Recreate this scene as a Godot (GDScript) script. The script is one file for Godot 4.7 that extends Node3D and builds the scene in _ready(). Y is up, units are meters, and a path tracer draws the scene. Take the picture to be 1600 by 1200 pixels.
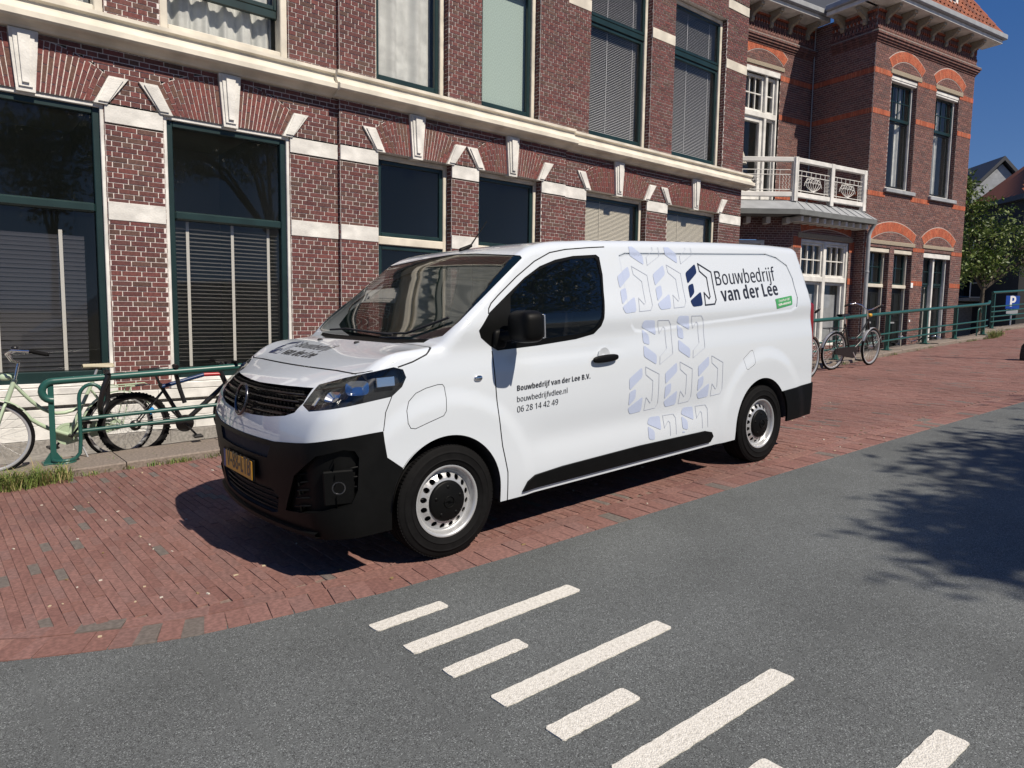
extends Node3D
# A white panel van parked on a brick-paved ramp in front of Dutch brick houses.

const CAM := Vector3(0, 1.55, 0)
const SLOPE := 0.0561
const FZ := -9.7            # face of the long brick building
var rng := RandomNumberGenerator.new()
var M := {}                 # materials
var used := {}              # names already given to top-level nodes
var fn := FastNoiseLite.new()

func gy(x: float) -> float:  # height of the ramp
	if x < 0.0:
		return -0.0208
	if x < 34.0:
		return -0.0208 + SLOPE * x
	return -0.0208 + SLOPE * 34.0 + 1.2 * (1.0 - exp(-(x - 34.0) * SLOPE / 1.2))

# ------------------------------------------------------------------ mesh collector
class MB:
	var v := PackedVector3Array()
	var n := PackedVector3Array()
	var c := PackedColorArray()
	var uv := PackedVector2Array()
	var i := PackedInt32Array()
	var col := Color(1, 1, 1)
	func vert(p: Vector3, nn: Vector3) -> int:
		v.append(p); n.append(nn); c.append(col)
		return v.size() - 1
	func tri(a: Vector3, b: Vector3, d: Vector3) -> void:
		var nn := (b - a).cross(d - a).normalized()
		var k := v.size()
		v.append(a); v.append(b); v.append(d)
		n.append(nn); n.append(nn); n.append(nn)
		c.append(col); c.append(col); c.append(col)
		i.append(k); i.append(k + 2); i.append(k + 1)
	func tri_n(a: Vector3, b: Vector3, d: Vector3, na: Vector3, nb: Vector3, nd: Vector3) -> void:
		var k := v.size()
		v.append(a); v.append(b); v.append(d)
		n.append(na); n.append(nb); n.append(nd)
		c.append(col); c.append(col); c.append(col)
		i.append(k); i.append(k + 2); i.append(k + 1)
	func quad(a: Vector3, b: Vector3, d: Vector3, e: Vector3) -> void:  # counter-clockwise seen from outside
		var nn := (b - a).cross(e - a)
		if nn.length_squared() < 1e-14:
			nn = (d - b).cross(e - b)
		nn = nn.normalized()
		var k := v.size()
		v.append(a); v.append(b); v.append(d); v.append(e)
		n.append(nn); n.append(nn); n.append(nn); n.append(nn)
		c.append(col); c.append(col); c.append(col); c.append(col)
		i.append(k); i.append(k + 2); i.append(k + 1)
		i.append(k); i.append(k + 3); i.append(k + 2)
	func quad_n(a: Vector3, b: Vector3, d: Vector3, e: Vector3, na: Vector3, nb: Vector3, nd: Vector3, ne: Vector3) -> void:
		var k := v.size()
		v.append(a); v.append(b); v.append(d); v.append(e)
		n.append(na); n.append(nb); n.append(nd); n.append(ne)
		c.append(col); c.append(col); c.append(col); c.append(col)
		i.append(k); i.append(k + 2); i.append(k + 1)
		i.append(k); i.append(k + 3); i.append(k + 2)
	# box between two corners in frame t; open = leave out the back face (-z)
	func box(t: Transform3D, lo: Vector3, hi: Vector3, open := false) -> void:
		var p: Array[Vector3] = []
		for k in 8:
			p.append(t * Vector3(hi.x if k & 1 else lo.x, hi.y if k & 2 else lo.y, hi.z if k & 4 else lo.z))
		quad(p[4], p[5], p[7], p[6])
		quad(p[1], p[3], p[7], p[5]) 
		quad(p[0], p[4], p[6], p[2])
		quad(p[2], p[6], p[7], p[3])
		quad(p[0], p[1], p[5], p[4])
		if not open:
			quad(p[1], p[0], p[2], p[3])
	# chamfered box
	func cbox(t: Transform3D, lo: Vector3, hi: Vector3, b: float) -> void:
		var mid := (lo + hi) * 0.5
		var h := (hi - lo) * 0.5
		b = minf(b, minf(h.x, minf(h.y, h.z)) * 0.45)
		var ax := [Vector3(1, 0, 0), Vector3(0, 1, 0), Vector3(0, 0, 1)]
		for a in 3:
			var u: Vector3 = ax[a]
			var w: Vector3 = ax[(a + 1) % 3]
			var x: Vector3 = ax[(a + 2) % 3]
			var hu := h[a]
			var hw := h[(a + 1) % 3]
			var hx := h[(a + 2) % 3]
			for s in [1.0, -1.0]:
				var o: Vector3 = mid + u * (hu * s)
				var q0: Vector3 = t * (o - w * (hw - b) - x * (hx - b))
				var q1: Vector3 = t * (o + w * (hw - b) - x * (hx - b))
				var q2: Vector3 = t * (o + w * (hw - b) + x * (hx - b))
				var q3: Vector3 = t * (o - w * (hw - b) + x * (hx - b))
				if s > 0: quad(q0, q1, q2, q3)
				else: quad(q3, q2, q1, q0)
			# edges along axis a
			for s1 in [1.0, -1.0]:
				for s2 in [1.0, -1.0]:
					var e0: Vector3 = mid + w * (hw * s1) + x * ((hx - b) * s2)
					var e1: Vector3 = mid + w * ((hw - b) * s1) + x * (hx * s2)
					var d: Vector3 = u * (hu - b)
					if s1 * s2 > 0: quad(t * (e0 - d), t * (e0 + d), t * (e1 + d), t * (e1 - d))
					else: quad(t * (e1 - d), t * (e1 + d), t * (e0 + d), t * (e0 - d))
		for s0 in [1.0, -1.0]:
			for s1 in [1.0, -1.0]:
				for s2 in [1.0, -1.0]:
					var cx: Vector3 = mid + Vector3(h.x * s0, (h.y - b) * s1, (h.z - b) * s2)
					var cy: Vector3 = mid + Vector3((h.x - b) * s0, h.y * s1, (h.z - b) * s2)
					var cz: Vector3 = mid + Vector3((h.x - b) * s0, (h.y - b) * s1, h.z * s2)
					if s0 * s1 * s2 > 0: tri(t * cx, t * cy, t * cz)
					else: tri(t * cx, t * cz, t * cy)
	func tube(pts: Array, r: float, seg := 8, closed := false, r1 := -1.0) -> void:
		var m := pts.size()
		if m < 2: return
		var up := Vector3(0, 1, 0)
		var t0: Vector3 = (pts[1] - pts[0]).normalized()
		if absf(t0.dot(up)) > 0.95: up = Vector3(1, 0, 0)
		var side := t0.cross(up).normalized()
		var rings: Array = []
		var norms: Array = []
		for k in m:
			var a: Vector3 = pts[(k - 1 + m) % m] if (k > 0 or closed) else pts[k]
			var b: Vector3 = pts[(k + 1) % m] if (k < m - 1 or closed) else pts[k]
			var tn := (b - a).normalized()
			side = (side - tn * side.dot(tn)).normalized()
			var u2 := side.cross(tn)
			var rr := r if r1 < 0 else lerpf(r, r1, float(k) / (m - 1))
			var ring := PackedVector3Array()
			var nr := PackedVector3Array()
			for s in seg + 1:
				var an := TAU * s / seg
				var d := side * cos(an) + u2 * sin(an)
				ring.append(pts[k] + d * rr)
				nr.append(d)
			rings.append(ring); norms.append(nr)
		var last := m if closed else m - 1
		for k in last:
			var A: PackedVector3Array = rings[k]
			var B: PackedVector3Array = rings[(k + 1) % m]
			var NA: PackedVector3Array = norms[k]
			var NB: PackedVector3Array = norms[(k + 1) % m]
			for s in seg:
				quad_n(A[s + 1], A[s], B[s], B[s + 1], NA[s + 1], NA[s], NB[s], NB[s + 1])
		if not closed:
			for s in range(1, seg - 1):
				tri(rings[0][0], rings[0][s], rings[0][s + 1])
				tri(rings[m - 1][0], rings[m - 1][s + 1], rings[m - 1][s])
	# surface of revolution round the frame's z axis; prof = [Vector2(radius, z)]
	func lathe(t: Transform3D, prof: Array, seg := 32, smooth := true, a0 := 0.0, a1 := TAU) -> void:
		var m := prof.size()
		var nrm: Array[Vector2] = []
		for k in m:
			var a: Vector2 = prof[maxi(k - 1, 0)]
			var b: Vector2 = prof[mini(k + 1, m - 1)]
			var d := (b - a).normalized()
			nrm.append(Vector2(d.y, -d.x))
		for k in m - 1:
			var p: Vector2 = prof[k]
			var q: Vector2 = prof[k + 1]
			var fd := (q - p).normalized()
			var fnn := Vector2(fd.y, -fd.x)
			var np := fnn
			var nq := fnn
			if smooth:
				if nrm[k].dot(fnn) > 0.72: np = nrm[k]
				if nrm[k + 1].dot(fnn) > 0.72: nq = nrm[k + 1]
			for s in seg:
				var x0 := lerpf(a0, a1, float(s) / seg)
				var x1 := lerpf(a0, a1, float(s + 1) / seg)
				var c0 := Vector3(cos(x0), sin(x0), 0)
				var c1 := Vector3(cos(x1), sin(x1), 0)
				quad_n(t * (c0 * p.x + Vector3(0, 0, p.y)), t * (c1 * p.x + Vector3(0, 0, p.y)), t * (c1 * q.x + Vector3(0, 0, q.y)), t * (c0 * q.x + Vector3(0, 0, q.y)),
					(t.basis * (c0 * np.x + Vector3(0, 0, np.y))).normalized(), (t.basis * (c1 * np.x + Vector3(0, 0, np.y))).normalized(), (t.basis * (c1 * nq.x + Vector3(0, 0, nq.y))).normalized(), (t.basis * (c0 * nq.x + Vector3(0, 0, nq.y))).normalized())
	# polygon in the frame's xy plane, front at z1, back at z0
	func prism(t: Transform3D, poly: PackedVector2Array, z0: float, z1: float, back := true) -> void:
		if Geometry2D.is_polygon_clockwise(poly):
			pass
		else:
			poly.reverse()
		poly.reverse()   # now counter-clockwise in a y-up plane
		var area := 0.0
		for k in poly.size():
			var a := poly[k]
			var b := poly[(k + 1) % poly.size()]
			area += a.x * b.y - a.y * b.x
		if area < 0: poly.reverse()
		var tr := Geometry2D.triangulate_polygon(poly)
		for k in range(0, tr.size(), 3):
			var a := poly[tr[k]]
			var b := poly[tr[k + 1]]
			var d := poly[tr[k + 2]]
			if (b - a).cross(d - a) < 0:
				var w := b
				b = d
				d = w
			tri(t * Vector3(a.x, a.y, z1), t * Vector3(b.x, b.y, z1), t * Vector3(d.x, d.y, z1))
			if back: tri(t * Vector3(a.x, a.y, z0), t * Vector3(d.x, d.y, z0), t * Vector3(b.x, b.y, z0))
		if z0 != z1:
			for k in poly.size():
				var a := poly[k]
				var b := poly[(k + 1) % poly.size()]
				quad(t * Vector3(a.x, a.y, z0), t * Vector3(b.x, b.y, z0), t * Vector3(b.x, b.y, z1), t * Vector3(a.x, a.y, z1))
	func mesh() -> ArrayMesh:
		var arr := []
		arr.resize(Mesh.ARRAY_MAX)
		arr[Mesh.ARRAY_VERTEX] = v
		arr[Mesh.ARRAY_NORMAL] = n
		arr[Mesh.ARRAY_COLOR] = c
		if uv.size() == v.size(): arr[Mesh.ARRAY_TEX_UV] = uv
		arr[Mesh.ARRAY_INDEX] = i
		var m := ArrayMesh.new()
		m.add_surface_from_arrays(Mesh.PRIMITIVE_TRIANGLES, arr)
		return m

const I := Transform3D.IDENTITY

func put(called: String, b: MB, m: Material, parent: Node) -> MeshInstance3D:
	return put_mesh(called, b.mesh(), m, parent)
func put_mesh(called: String, mesh: Mesh, m: Material, parent: Node) -> MeshInstance3D:
	var o := MeshInstance3D.new()
	o.name = called
	o.mesh = mesh
	o.material_override = m
	o.cast_shadow = GeometryInstance3D.SHADOW_CASTING_SETTING_ON
	parent.add_child(o, true)
	return o
func numbered(called: String) -> String:
	if not used.has(called):
		used[called] = 0
		return called
	used[called] += 1
	return "%s_%03d" % [called, used[called]]
func thing(called: String, label: String, category: String, group := "", at := Transform3D.IDENTITY) -> Node3D:
	var o := Node3D.new()
	o.name = numbered(called)
	add_child(o)
	o.transform = at
	o.set_meta("label", label)
	o.set_meta("category", category)
	if group != "": o.set_meta("group", group)
	return o
func tag(o: Node, label: String, category: String, group := "", kind := "") -> void:
	o.set_meta("label", label)
	o.set_meta("category", category)
	if group != "": o.set_meta("group", group)
	if kind != "": o.set_meta("kind", kind)
func structure(called: String, b: MB, m: Material, label: String, category: String) -> MeshInstance3D:
	var o := put(numbered(called), b, m, self)
	tag(o, label, category, "", "structure")
	return o
func hash01(a: int, b: int, c := 0) -> float:
	var h := (a * 73856093) ^ (b * 19349663) ^ (c * 83492791)
	h = (h ^ (h >> 13)) * 1274126177
	h = h & 0x7fffffff
	return float((h >> 7) & 0xffff) / 65535.0

# ------------------------------------------------------------------ materials
func noise_tex(seed_: int, freq: float, lo: Color, hi: Color, size := 512, oct := 4, ntype := FastNoiseLite.TYPE_SIMPLEX_SMOOTH, normal := 0.0, gamma := 1.0) -> ImageTexture:
	fn.seed = seed_
	fn.noise_type = ntype
	fn.frequency = freq
	fn.fractal_type = FastNoiseLite.FRACTAL_FBM
	fn.fractal_octaves = oct
	var im := fn.get_seamless_image(size, size)
	im.convert(Image.FORMAT_RGBA8)
	if normal > 0.0:
		im.bump_map_to_normal_map(normal)
		return ImageTexture.create_from_image(im)
	var data := im.get_data()
	var lut := []
	for k in 256:
		lut.append(lo.lerp(hi, pow(k / 255.0, gamma)))
	for k in range(0, data.size(), 4):
		var cc: Color = lut[data[k]]
		data[k] = int(cc.r * 255.0)
		data[k + 1] = int(cc.g * 255.0)
		data[k + 2] = int(cc.b * 255.0)
		data[k + 3] = 255
	return ImageTexture.create_from_image(Image.create_from_data(size, size, false, Image.FORMAT_RGBA8, data))
func flat(c: Color, rough := 0.6, metal := 0.0, vc := false) -> StandardMaterial3D:
	var m := StandardMaterial3D.new()
	m.albedo_color = c.linear_to_srgb() if not vc else Color(1, 1, 1)
	m.roughness = rough
	m.metallic = metal
	m.vertex_color_use_as_albedo = vc
	m.cull_mode = BaseMaterial3D.CULL_DISABLED
	return m
func grained(c: Color, rough: float, tex: Texture2D, scale: float, nrm: Texture2D = null, nscale := 0.5, vc := false) -> StandardMaterial3D:
	var m := flat(c, rough, 0.0, vc)
	m.albedo_texture = tex
	m.uv1_triplanar = true
	m.uv1_world_triplanar = true
	m.uv1_scale = Vector3.ONE * scale
	if nrm != null:
		m.normal_enabled = true
		m.normal_texture = nrm
		m.normal_scale = nscale
	return m
func glass(c: Color, alpha: float) -> StandardMaterial3D:
	var m := StandardMaterial3D.new()
	var s := c.linear_to_srgb()
	m.albedo_color = Color(s.r, s.g, s.b, alpha)
	m.transparency = BaseMaterial3D.TRANSPARENCY_ALPHA
	m.roughness = 0.02
	m.metallic_specular = 0.6
	m.cull_mode = BaseMaterial3D.CULL_DISABLED
	return m

func make_materials() -> void:
	var w := Color(1, 1, 1)
	var t_grain := noise_tex(3, 0.02, Color(0.74, 0.74, 0.74), w, 512, 5)
	var t_patch := noise_tex(7, 0.006, Color(0.82, 0.82, 0.82), w, 512, 5)
	var n_grain := noise_tex(11, 0.06, w, w, 512, 3, FastNoiseLite.TYPE_SIMPLEX_SMOOTH, 3.0)
	var n_rough := noise_tex(12, 0.12, w, w, 512, 3, FastNoiseLite.TYPE_SIMPLEX_SMOOTH, 6.0)
	M.brick = grained(w, 0.88, t_grain, 2.3, n_grain, 0.5, true)
	M.paver = grained(w, 0.85, t_grain, 3.1, n_rough, 0.6, true)
	M.mortar_white = grained(Color(0.86, 0.80, 0.76), 0.9, t_grain, 3.0)
	M.mortar_grey = grained(Color(0.64, 0.54, 0.49), 0.95, t_grain, 3.0)
	M.stone_white = grained(Color(0.80, 0.79, 0.75), 0.75, t_patch, 0.9, n_grain, 0.25)
	M.stone_grey = grained(Color(0.36, 0.34, 0.31), 0.9, t_grain, 2.0, n_rough, 0.6)
	M.stone_sand = grained(Color(0.42, 0.36, 0.27), 0.9, t_grain, 3.0, n_rough, 0.5)
	M.cream = grained(Color(0.76, 0.71, 0.60), 0.55, t_patch, 0.6)
	M.white_wood = grained(Color(0.82, 0.81, 0.77), 0.5, t_patch, 0.8)
	M.green_wood = grained(Color(0.012, 0.034, 0.034), 0.35, t_patch, 0.7)
	M.black_wood = grained(Color(0.012, 0.014, 0.014), 0.4, t_patch, 0.7)
	M.glass = glass(Color(0.02, 0.03, 0.03), 0.10)
	M.glass_dark = glass(Color(0.012, 0.016, 0.02), 0.45)
	M.room = flat(Color(0.26, 0.25, 0.23), 0.95)
	M.core = flat(Color(0.26, 0.25, 0.23), 0.95)
	M.slat_grey = flat(Color(0.19, 0.19, 0.205), 0.5)
	M.slat_cream = flat(Color(0.66, 0.62, 0.52), 0.55)
	M.slat_alu = flat(Color(0.58, 0.58, 0.58), 0.4)
	M.slat_open = flat(Color(0.50, 0.50, 0.49), 0.5)
	M.tape = flat(Color(0.55, 0.54, 0.50), 0.8)
	M.curtain = grained(Color(0.72, 0.74, 0.71), 0.9, t_patch, 1.0)
	M.curtain_green = grained(Color(0.52, 0.66, 0.60), 0.9, t_grain, 5.0)
	M.rail = flat(Color(0.016, 0.080, 0.068), 0.36)
	M.zinc = grained(Color(0.38, 0.40, 0.42), 0.5, t_patch, 0.7)
	M.terracotta = grained(w, 0.8, t_grain, 2.0, null, 0.0, true)
	M.wood_grey = grained(Color(0.16, 0.17, 0.17), 0.7, t_patch, 1.0)
	# asphalt: bright and dark chippings in a dark binder
	var cell := FastNoiseLite.new()
	cell.seed = 5
	cell.noise_type = FastNoiseLite.TYPE_CELLULAR
	cell.cellular_return_type = FastNoiseLite.RETURN_CELL_VALUE
	cell.frequency = 0.17
	cell.fractal_type = FastNoiseLite.FRACTAL_NONE
	var im := cell.get_seamless_image(1024, 1024)
	im.convert(Image.FORMAT_RGBA8)
	var d := im.get_data()
	var d2 := d.duplicate()
	for k in range(0, d.size(), 4):
		var x := d[k] / 255.0
		var g := 0.265 + 0.13 * x
		if x > 0.90: g = 0.40 + (x - 0.90) * 1.6
		if x < 0.14: g = 0.20
		d[k] = int(255 * g * 1.0)
		d[k + 1] = int(255 * g * 1.005)
		d[k + 2] = int(255 * g * 1.0)
		d[k + 3] = 255
	M.asphalt = StandardMaterial3D.new()
	M.asphalt.albedo_texture = ImageTexture.create_from_image(Image.create_from_data(1024, 1024, false, Image.FORMAT_RGBA8, d))
	M.asphalt.albedo_color = Color(1.13, 1.165, 1.17)
	M.asphalt.roughness = 0.88
	M.asphalt.uv1_triplanar = true
	M.asphalt.uv1_world_triplanar = true
	M.asphalt.uv1_scale = Vector3.ONE * 1.75
	cell.cellular_return_type = FastNoiseLite.RETURN_DISTANCE
	var im2 := cell.get_seamless_image(1024, 1024)
	im2.convert(Image.FORMAT_RGBA8)
	im2.bump_map_to_normal_map(5.0)
	M.asphalt.normal_enabled = true
	M.asphalt.normal_texture = ImageTexture.create_from_image(im2)
	M.asphalt.normal_scale = 0.6
	M.asphalt.detail_enabled = true
	M.asphalt.detail_blend_mode = BaseMaterial3D.BLEND_MODE_MUL
	M.asphalt.detail_uv_layer = BaseMaterial3D.DETAIL_UV_2
	M.asphalt.uv2_triplanar = true
	M.asphalt.uv2_world_triplanar = true
	M.asphalt.uv2_scale = Vector3.ONE * 0.13
	M.asphalt.detail_albedo = noise_tex(21, 0.012, Color(0.84, 0.84, 0.84), w, 512, 6)
	M.road_paint = grained(Color(0.74, 0.72, 0.66), 0.7, noise_tex(31, 0.05, Color(0.68, 0.67, 0.65), w, 512, 5, FastNoiseLite.TYPE_SIMPLEX_SMOOTH, 0.0, 0.35), 1.7, n_rough, 0.5)
	M.sand = grained(Color(0.27, 0.19, 0.155), 0.95, t_grain, 4.0)
	M.soil = grained(Color(0.11, 0.085, 0.065), 0.95, t_grain, 5.0)
	# vehicle
	M.van_white = flat(Color(0.575, 0.62, 0.67), 0.32)
	M.van_white.clearcoat_enabled = true
	M.van_white.clearcoat = 1.0
	M.van_white.clearcoat_roughness = 0.03
	M.van_white.metallic_specular = 0.3
	M.plastic = grained(Color(0.0045, 0.0048, 0.005), 0.5, t_patch, 3.0, n_grain, 0.10)
	M.plastic.metallic_specular = 0.25
	M.gloss_black = flat(Color(0.006, 0.006, 0.007), 0.12)
	M.gap = flat(Color(0.02, 0.02, 0.022), 0.8)
	M.rubber = grained(Color(0.009, 0.009, 0.0095), 0.75, t_patch, 4.0, n_grain, 0.2)
	M.rubber.metallic_specular = 0.2
	M.steel = flat(Color(0.52, 0.53, 0.54), 0.36, 0.55)
	M.kerb = grained(Color(0.30, 0.25, 0.21), 0.95, t_grain, 3.0, n_rough, 0.8)
	M.chrome = flat(Color(0.75, 0.76, 0.78), 0.12, 1.0)
	M.dark_chrome = flat(Color(0.12, 0.12, 0.13), 0.25, 0.9)
	M.windscreen = glass(Color(0.006, 0.014, 0.012), 0.50)
	M.windscreen.metallic_specular = 0.9
	M.side_glass = glass(Color(0.004, 0.006, 0.008), 0.55)
	M.side_glass.metallic_specular = 0.95
	M.lens = glass(Color(0.02, 0.02, 0.02), 0.03)
	M.lamp_dark = flat(Color(0.02, 0.022, 0.025), 0.2)
	M.seat = flat(Color(0.03, 0.031, 0.034), 0.9)
	M.dash = flat(Color(0.035, 0.035, 0.036), 0.6)
	M.navy = flat(Color(0.012, 0.022, 0.075), 0.3)
	M.ghost = flat(Color(0.42, 0.48, 0.63), 0.3)
	M.ghost_line = flat(Color(0.44, 0.48, 0.56), 0.3)
	M.ink = flat(Color(0.025, 0.026, 0.032), 0.3)
	M.sticker = flat(Color(0.06, 0.30, 0.10), 0.35)
	M.paper = flat(Color(0.82, 0.82, 0.80), 0.6)
	M.plate = flat(Color(0.72, 0.36, 0.03), 0.4)
	M.plate_blue = flat(Color(0.01, 0.04, 0.25), 0.4)
	M.red_lens = flat(Color(0.20, 0.008, 0.010), 0.15)
	M.sign_blue = flat(Color(0.012, 0.06, 0.32), 0.4)
	M.mint = flat(Color(0.40, 0.50, 0.36), 0.35)
	M.bike_black = flat(Color(0.012, 0.012, 0.013), 0.35)
	M.bike_blue = flat(Color(0.006, 0.028, 0.10), 0.3)
	M.bike_red = flat(Color(0.35, 0.02, 0.025), 0.3)
	M.bright_blue = flat(Color(0.02, 0.28, 0.70), 0.4)
	M.leather = flat(Color(0.42, 0.38, 0.27), 0.6)
	M.orange_lamp = flat(Color(0.55, 0.30, 0.02), 0.3)
	M.bark = grained(Color(0.10, 0.08, 0.06), 0.95, t_grain, 4.0, n_rough, 1.0)
	M.leaf = flat(Color(1, 1, 1), 0.55, 0.0, true)
	M.leaf.backlight_enabled = true
	M.leaf.backlight = Color(0.35, 0.45, 0.12)
	M.grass = flat(Color(1, 1, 1), 0.7, 0.0, true)
	M.dark_wall = grained(Color(0.022, 0.022, 0.024), 0.8, t_patch, 0.5)
	M.concrete = grained(Color(0.30, 0.28, 0.25), 0.9, t_grain, 0.7)
	M.opposite = grained(Color(0.17, 0.09, 0.07), 0.9, t_grain, 0.7)
	M.slate = grained(Color(0.05, 0.055, 0.065), 0.6, t_patch, 0.8)

# ------------------------------------------------------------------ ground
const EDGE := [[-6.0, -9.5], [-1.0, -4.95], [-0.3, -4.2], [0.222, -3.751], [0.447, -3.62], [0.68, -3.5], [0.927, -3.4], [1.215, -3.33], [1.837, -3.2], [2.655, -3.12], [3.755, -3.06], [5.244, -2.97], [7.36, -2.835], [10.53, -2.59], [20.0, -1.9], [45.0, -0.1], [80.0, 2.4]]
const RAILS := [[-6.0, -8.5], [0.957, -7.79], [13.0, -6.32], [17.7, -6.3], [20.9, -6.12], [22.2, -6.3], [23.2, -6.66], [26.0, -6.42], [45.0, -4.9], [80.0, -2.2]]
func along(tab: Array, x: float) -> float:
	for k in range(tab.size() - 1):
		if x <= tab[k + 1][0] or k == tab.size() - 2:
			return lerpf(tab[k][1], tab[k + 1][1], (x - tab[k][0]) / (tab[k + 1][0] - tab[k][0]))
	return 0.0
func edge_z(x: float) -> float: return along(EDGE, x)
func rail_z(x: float) -> float: return along(RAILS, x)
func kerb_z(x: float) -> float: return along(RAILS, x) + lerpf(0.42, 0.22, clampf((x - 2.0) / 10.0, 0, 1))

func build_ground() -> void:
	# earth out to the horizon, at the level of the house fronts
	var b := MB.new()
	for sx in 8:
		for sz in 8:
			var x0 := -400.0 + sx * 100.0
			var z0 := -400.0 + sz * 100.0
			b.quad(Vector3(x0, -0.12, z0 + 100), Vector3(x0 + 100, -0.12, z0 + 100), Vector3(x0 + 100, -0.12, z0), Vector3(x0, -0.12, z0))
	structure("ground", b, M.concrete, "flat grey ground stretching away to the horizon", "ground")
	# asphalt
	b = MB.new()
	var xs: Array[float] = []
	var x := -14.0
	while x < 80.0:
		xs.append(x)
		x += 0.25 if x < 14.0 else 1.0
	for k in xs.size() - 1:
		var a := xs[k]
		var c := xs[k + 1]
		var ea := edge_z(a) - 0.04
		var ec := edge_z(c) - 0.04
		b.quad(Vector3(a, gy(a) - 0.004, 16), Vector3(c, gy(c) - 0.004, 16), Vector3(c, gy(c) - 0.004, ec), Vector3(a, gy(a) - 0.004, ea))
	structure("road", b, M.asphalt, "dark grey asphalt road climbing past the van", "road")
	# ramp side facing the houses and bedding sand under the pavers
	b = MB.new()
	for k in xs.size() - 1:
		var a := xs[k]
		var c := xs[k + 1]
		b.quad(Vector3(a, gy(a) - 0.0055, edge_z(a) - 0.02), Vector3(c, gy(c) - 0.0055, edge_z(c) - 0.02), Vector3(c, gy(c) - 0.0055, rail_z(c) - 0.25), Vector3(a, gy(a) - 0.0055, rail_z(a) - 0.25))
		b.quad(Vector3(c, gy(c) - 0.012, rail_z(c) - 0.25), Vector3(c, -0.2, rail_z(c) - 0.25), Vector3(a, -0.2, rail_z(a) - 0.25), Vector3(a, gy(a) - 0.012, rail_z(a) - 0.25))
	var pave := structure("pavement", b, M.sand, "red-brown brick paving that the van is parked on", "pavement")
	# clinker pavers
	var tones := [Color(0.275, 0.138, 0.116), Color(0.292, 0.150, 0.126), Color(0.255, 0.126, 0.106), Color(0.308, 0.164, 0.138), Color(0.268, 0.146, 0.126), Color(0.195, 0.165, 0.148), Color(0.285, 0.160, 0.138)]
	var proto: Array = []
	for tcol in tones:
		var pb := MB.new()
		pb.col = tcol
		pb.cbox(I, Vector3(-0.5, -0.06, -0.5), Vector3(0.5, 0, 0.5), 0.0025)
		proto.append(pb.mesh())
	var rest := MB.new()
	var cand: Array = []
	var add := func(cx: float, cz: float, lx: float, lz: float, turn: float, id: int):
		var h := hash01(id, int(cz * 997.0), 3)
		var ti := 5 if h < 0.035 else int(h * 977.0) % 5
		if h > 0.93: ti = 6
		var patch := fn.get_noise_2d(cx * 9.0, cz * 9.0)
		var up := Vector3(-SLOPE, 1, 0).normalized() if cx > 0 else Vector3.UP
		var xa := Vector3(cos(turn), 0, -sin(turn))
		xa = (xa - up * xa.dot(up)).normalized()
		var za := xa.cross(up)
		var jit := (hash01(id, int(cz * 331.0), 9) - 0.5)
		up = (up + xa * jit * 0.022 + za * (h - 0.5) * 0.02).normalized()
		var bs := Basis(xa, up, xa.cross(up).normalized())
		var t := Transform3D(bs, Vector3(cx, gy(cx) + jit * 0.005 + 0.0012, cz))
		cand.append([Vector3(cx, gy(cx), cz).distance_to(CAM), t, lx, lz, ti, patch])
	fn.seed = 77
	fn.noise_type = FastNoiseLite.TYPE_SIMPLEX_SMOOTH
	fn.frequency = 0.05
	fn.fractal_octaves = 3
	var i := -20
	while i * 0.0535 < 36.0:
		var cx := i * 0.0535
		var za := kerb_z(cx)
		var zb := edge_z(cx) - 0.325
		var z := floorf(za / 0.206) * 0.206 + (0.103 if i % 2 else 0.0)
		while z < zb:
			var z0 := maxf(z, za)
			var z1 := minf(z + 0.206, zb)
			if z1 - z0 > 0.045:
				add.call(cx, (z0 + z1) * 0.5, 0.0518, z1 - z0 - 0.0022, (hash01(i, int(z * 100)) - 0.5) * 0.02, i)
			z += 0.206
		i += 1
	# border: one course along the edge, then a course of headers against the asphalt
	var s := -0.9
	var n := 0
	while s < 36.0:
		var ez := edge_z(s)
		var d := Vector2(1.0, (edge_z(s + 0.02) - edge_z(s - 0.02)) / 0.04).normalized()
		var turn := -atan2(d.y, d.x)
		var nx := Vector2(d.y, -d.x)
		add.call(s + nx.x * 0.10, ez + nx.y * 0.10, 0.1, 0.2, turn + (hash01(n, 5) - 0.5) * 0.05, 900 + n)
		if n % 2 == 0:
			add.call(s + d.x * 0.05 + nx.x * 0.262, ez + d.y * 0.05 + nx.y * 0.262, 0.204, 0.1, turn, 2900 + n)
		s += 0.1035 * d.x
		n += 1
	cand.sort_custom(func(a, c): return a[0] < c[0])
	var singles := 0
	for e in cand:
		var t: Transform3D = e[1]
		# only pavers the lens can see count as the nearest ones
		var rel: Vector3 = t.origin - CAM
		var fw := rel.dot(Vector3(0.6424, -0.0968, -0.7602))
		var rt := rel.dot(Vector3(0.7646, 0.0140, 0.6443))
		var sc := Transform3D(t.basis * Basis.from_scale(Vector3(e[2], 1, e[3])), t.origin)
		if singles < 300 and fw > 0.5 and absf(rt / fw) < 0.72 and not (t.origin.x > 1.6 and t.origin.x < 6.6 and t.origin.z > -5.1 and t.origin.z < -3.5):
			var o := put_mesh("brick", proto[e[4]], M.paver, pave)
			o.transform = sc
			singles += 1
		else:
			rest.col = tones[e[4]] * (1.0 + 0.25 * float(e[5]))
			rest.cbox(t, Vector3(-e[2] * 0.5, -0.03, -e[3] * 0.5), Vector3(e[2] * 0.5, 0, e[3] * 0.5), 0.0025)
	var ro := put("bricks_beyond", rest, M.paver, pave)
	ro.set_meta("kind", "stuff")
	# kerb ledge that carries the railing, in lengths
	var kx := -1.4
	var kn := 0
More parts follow.
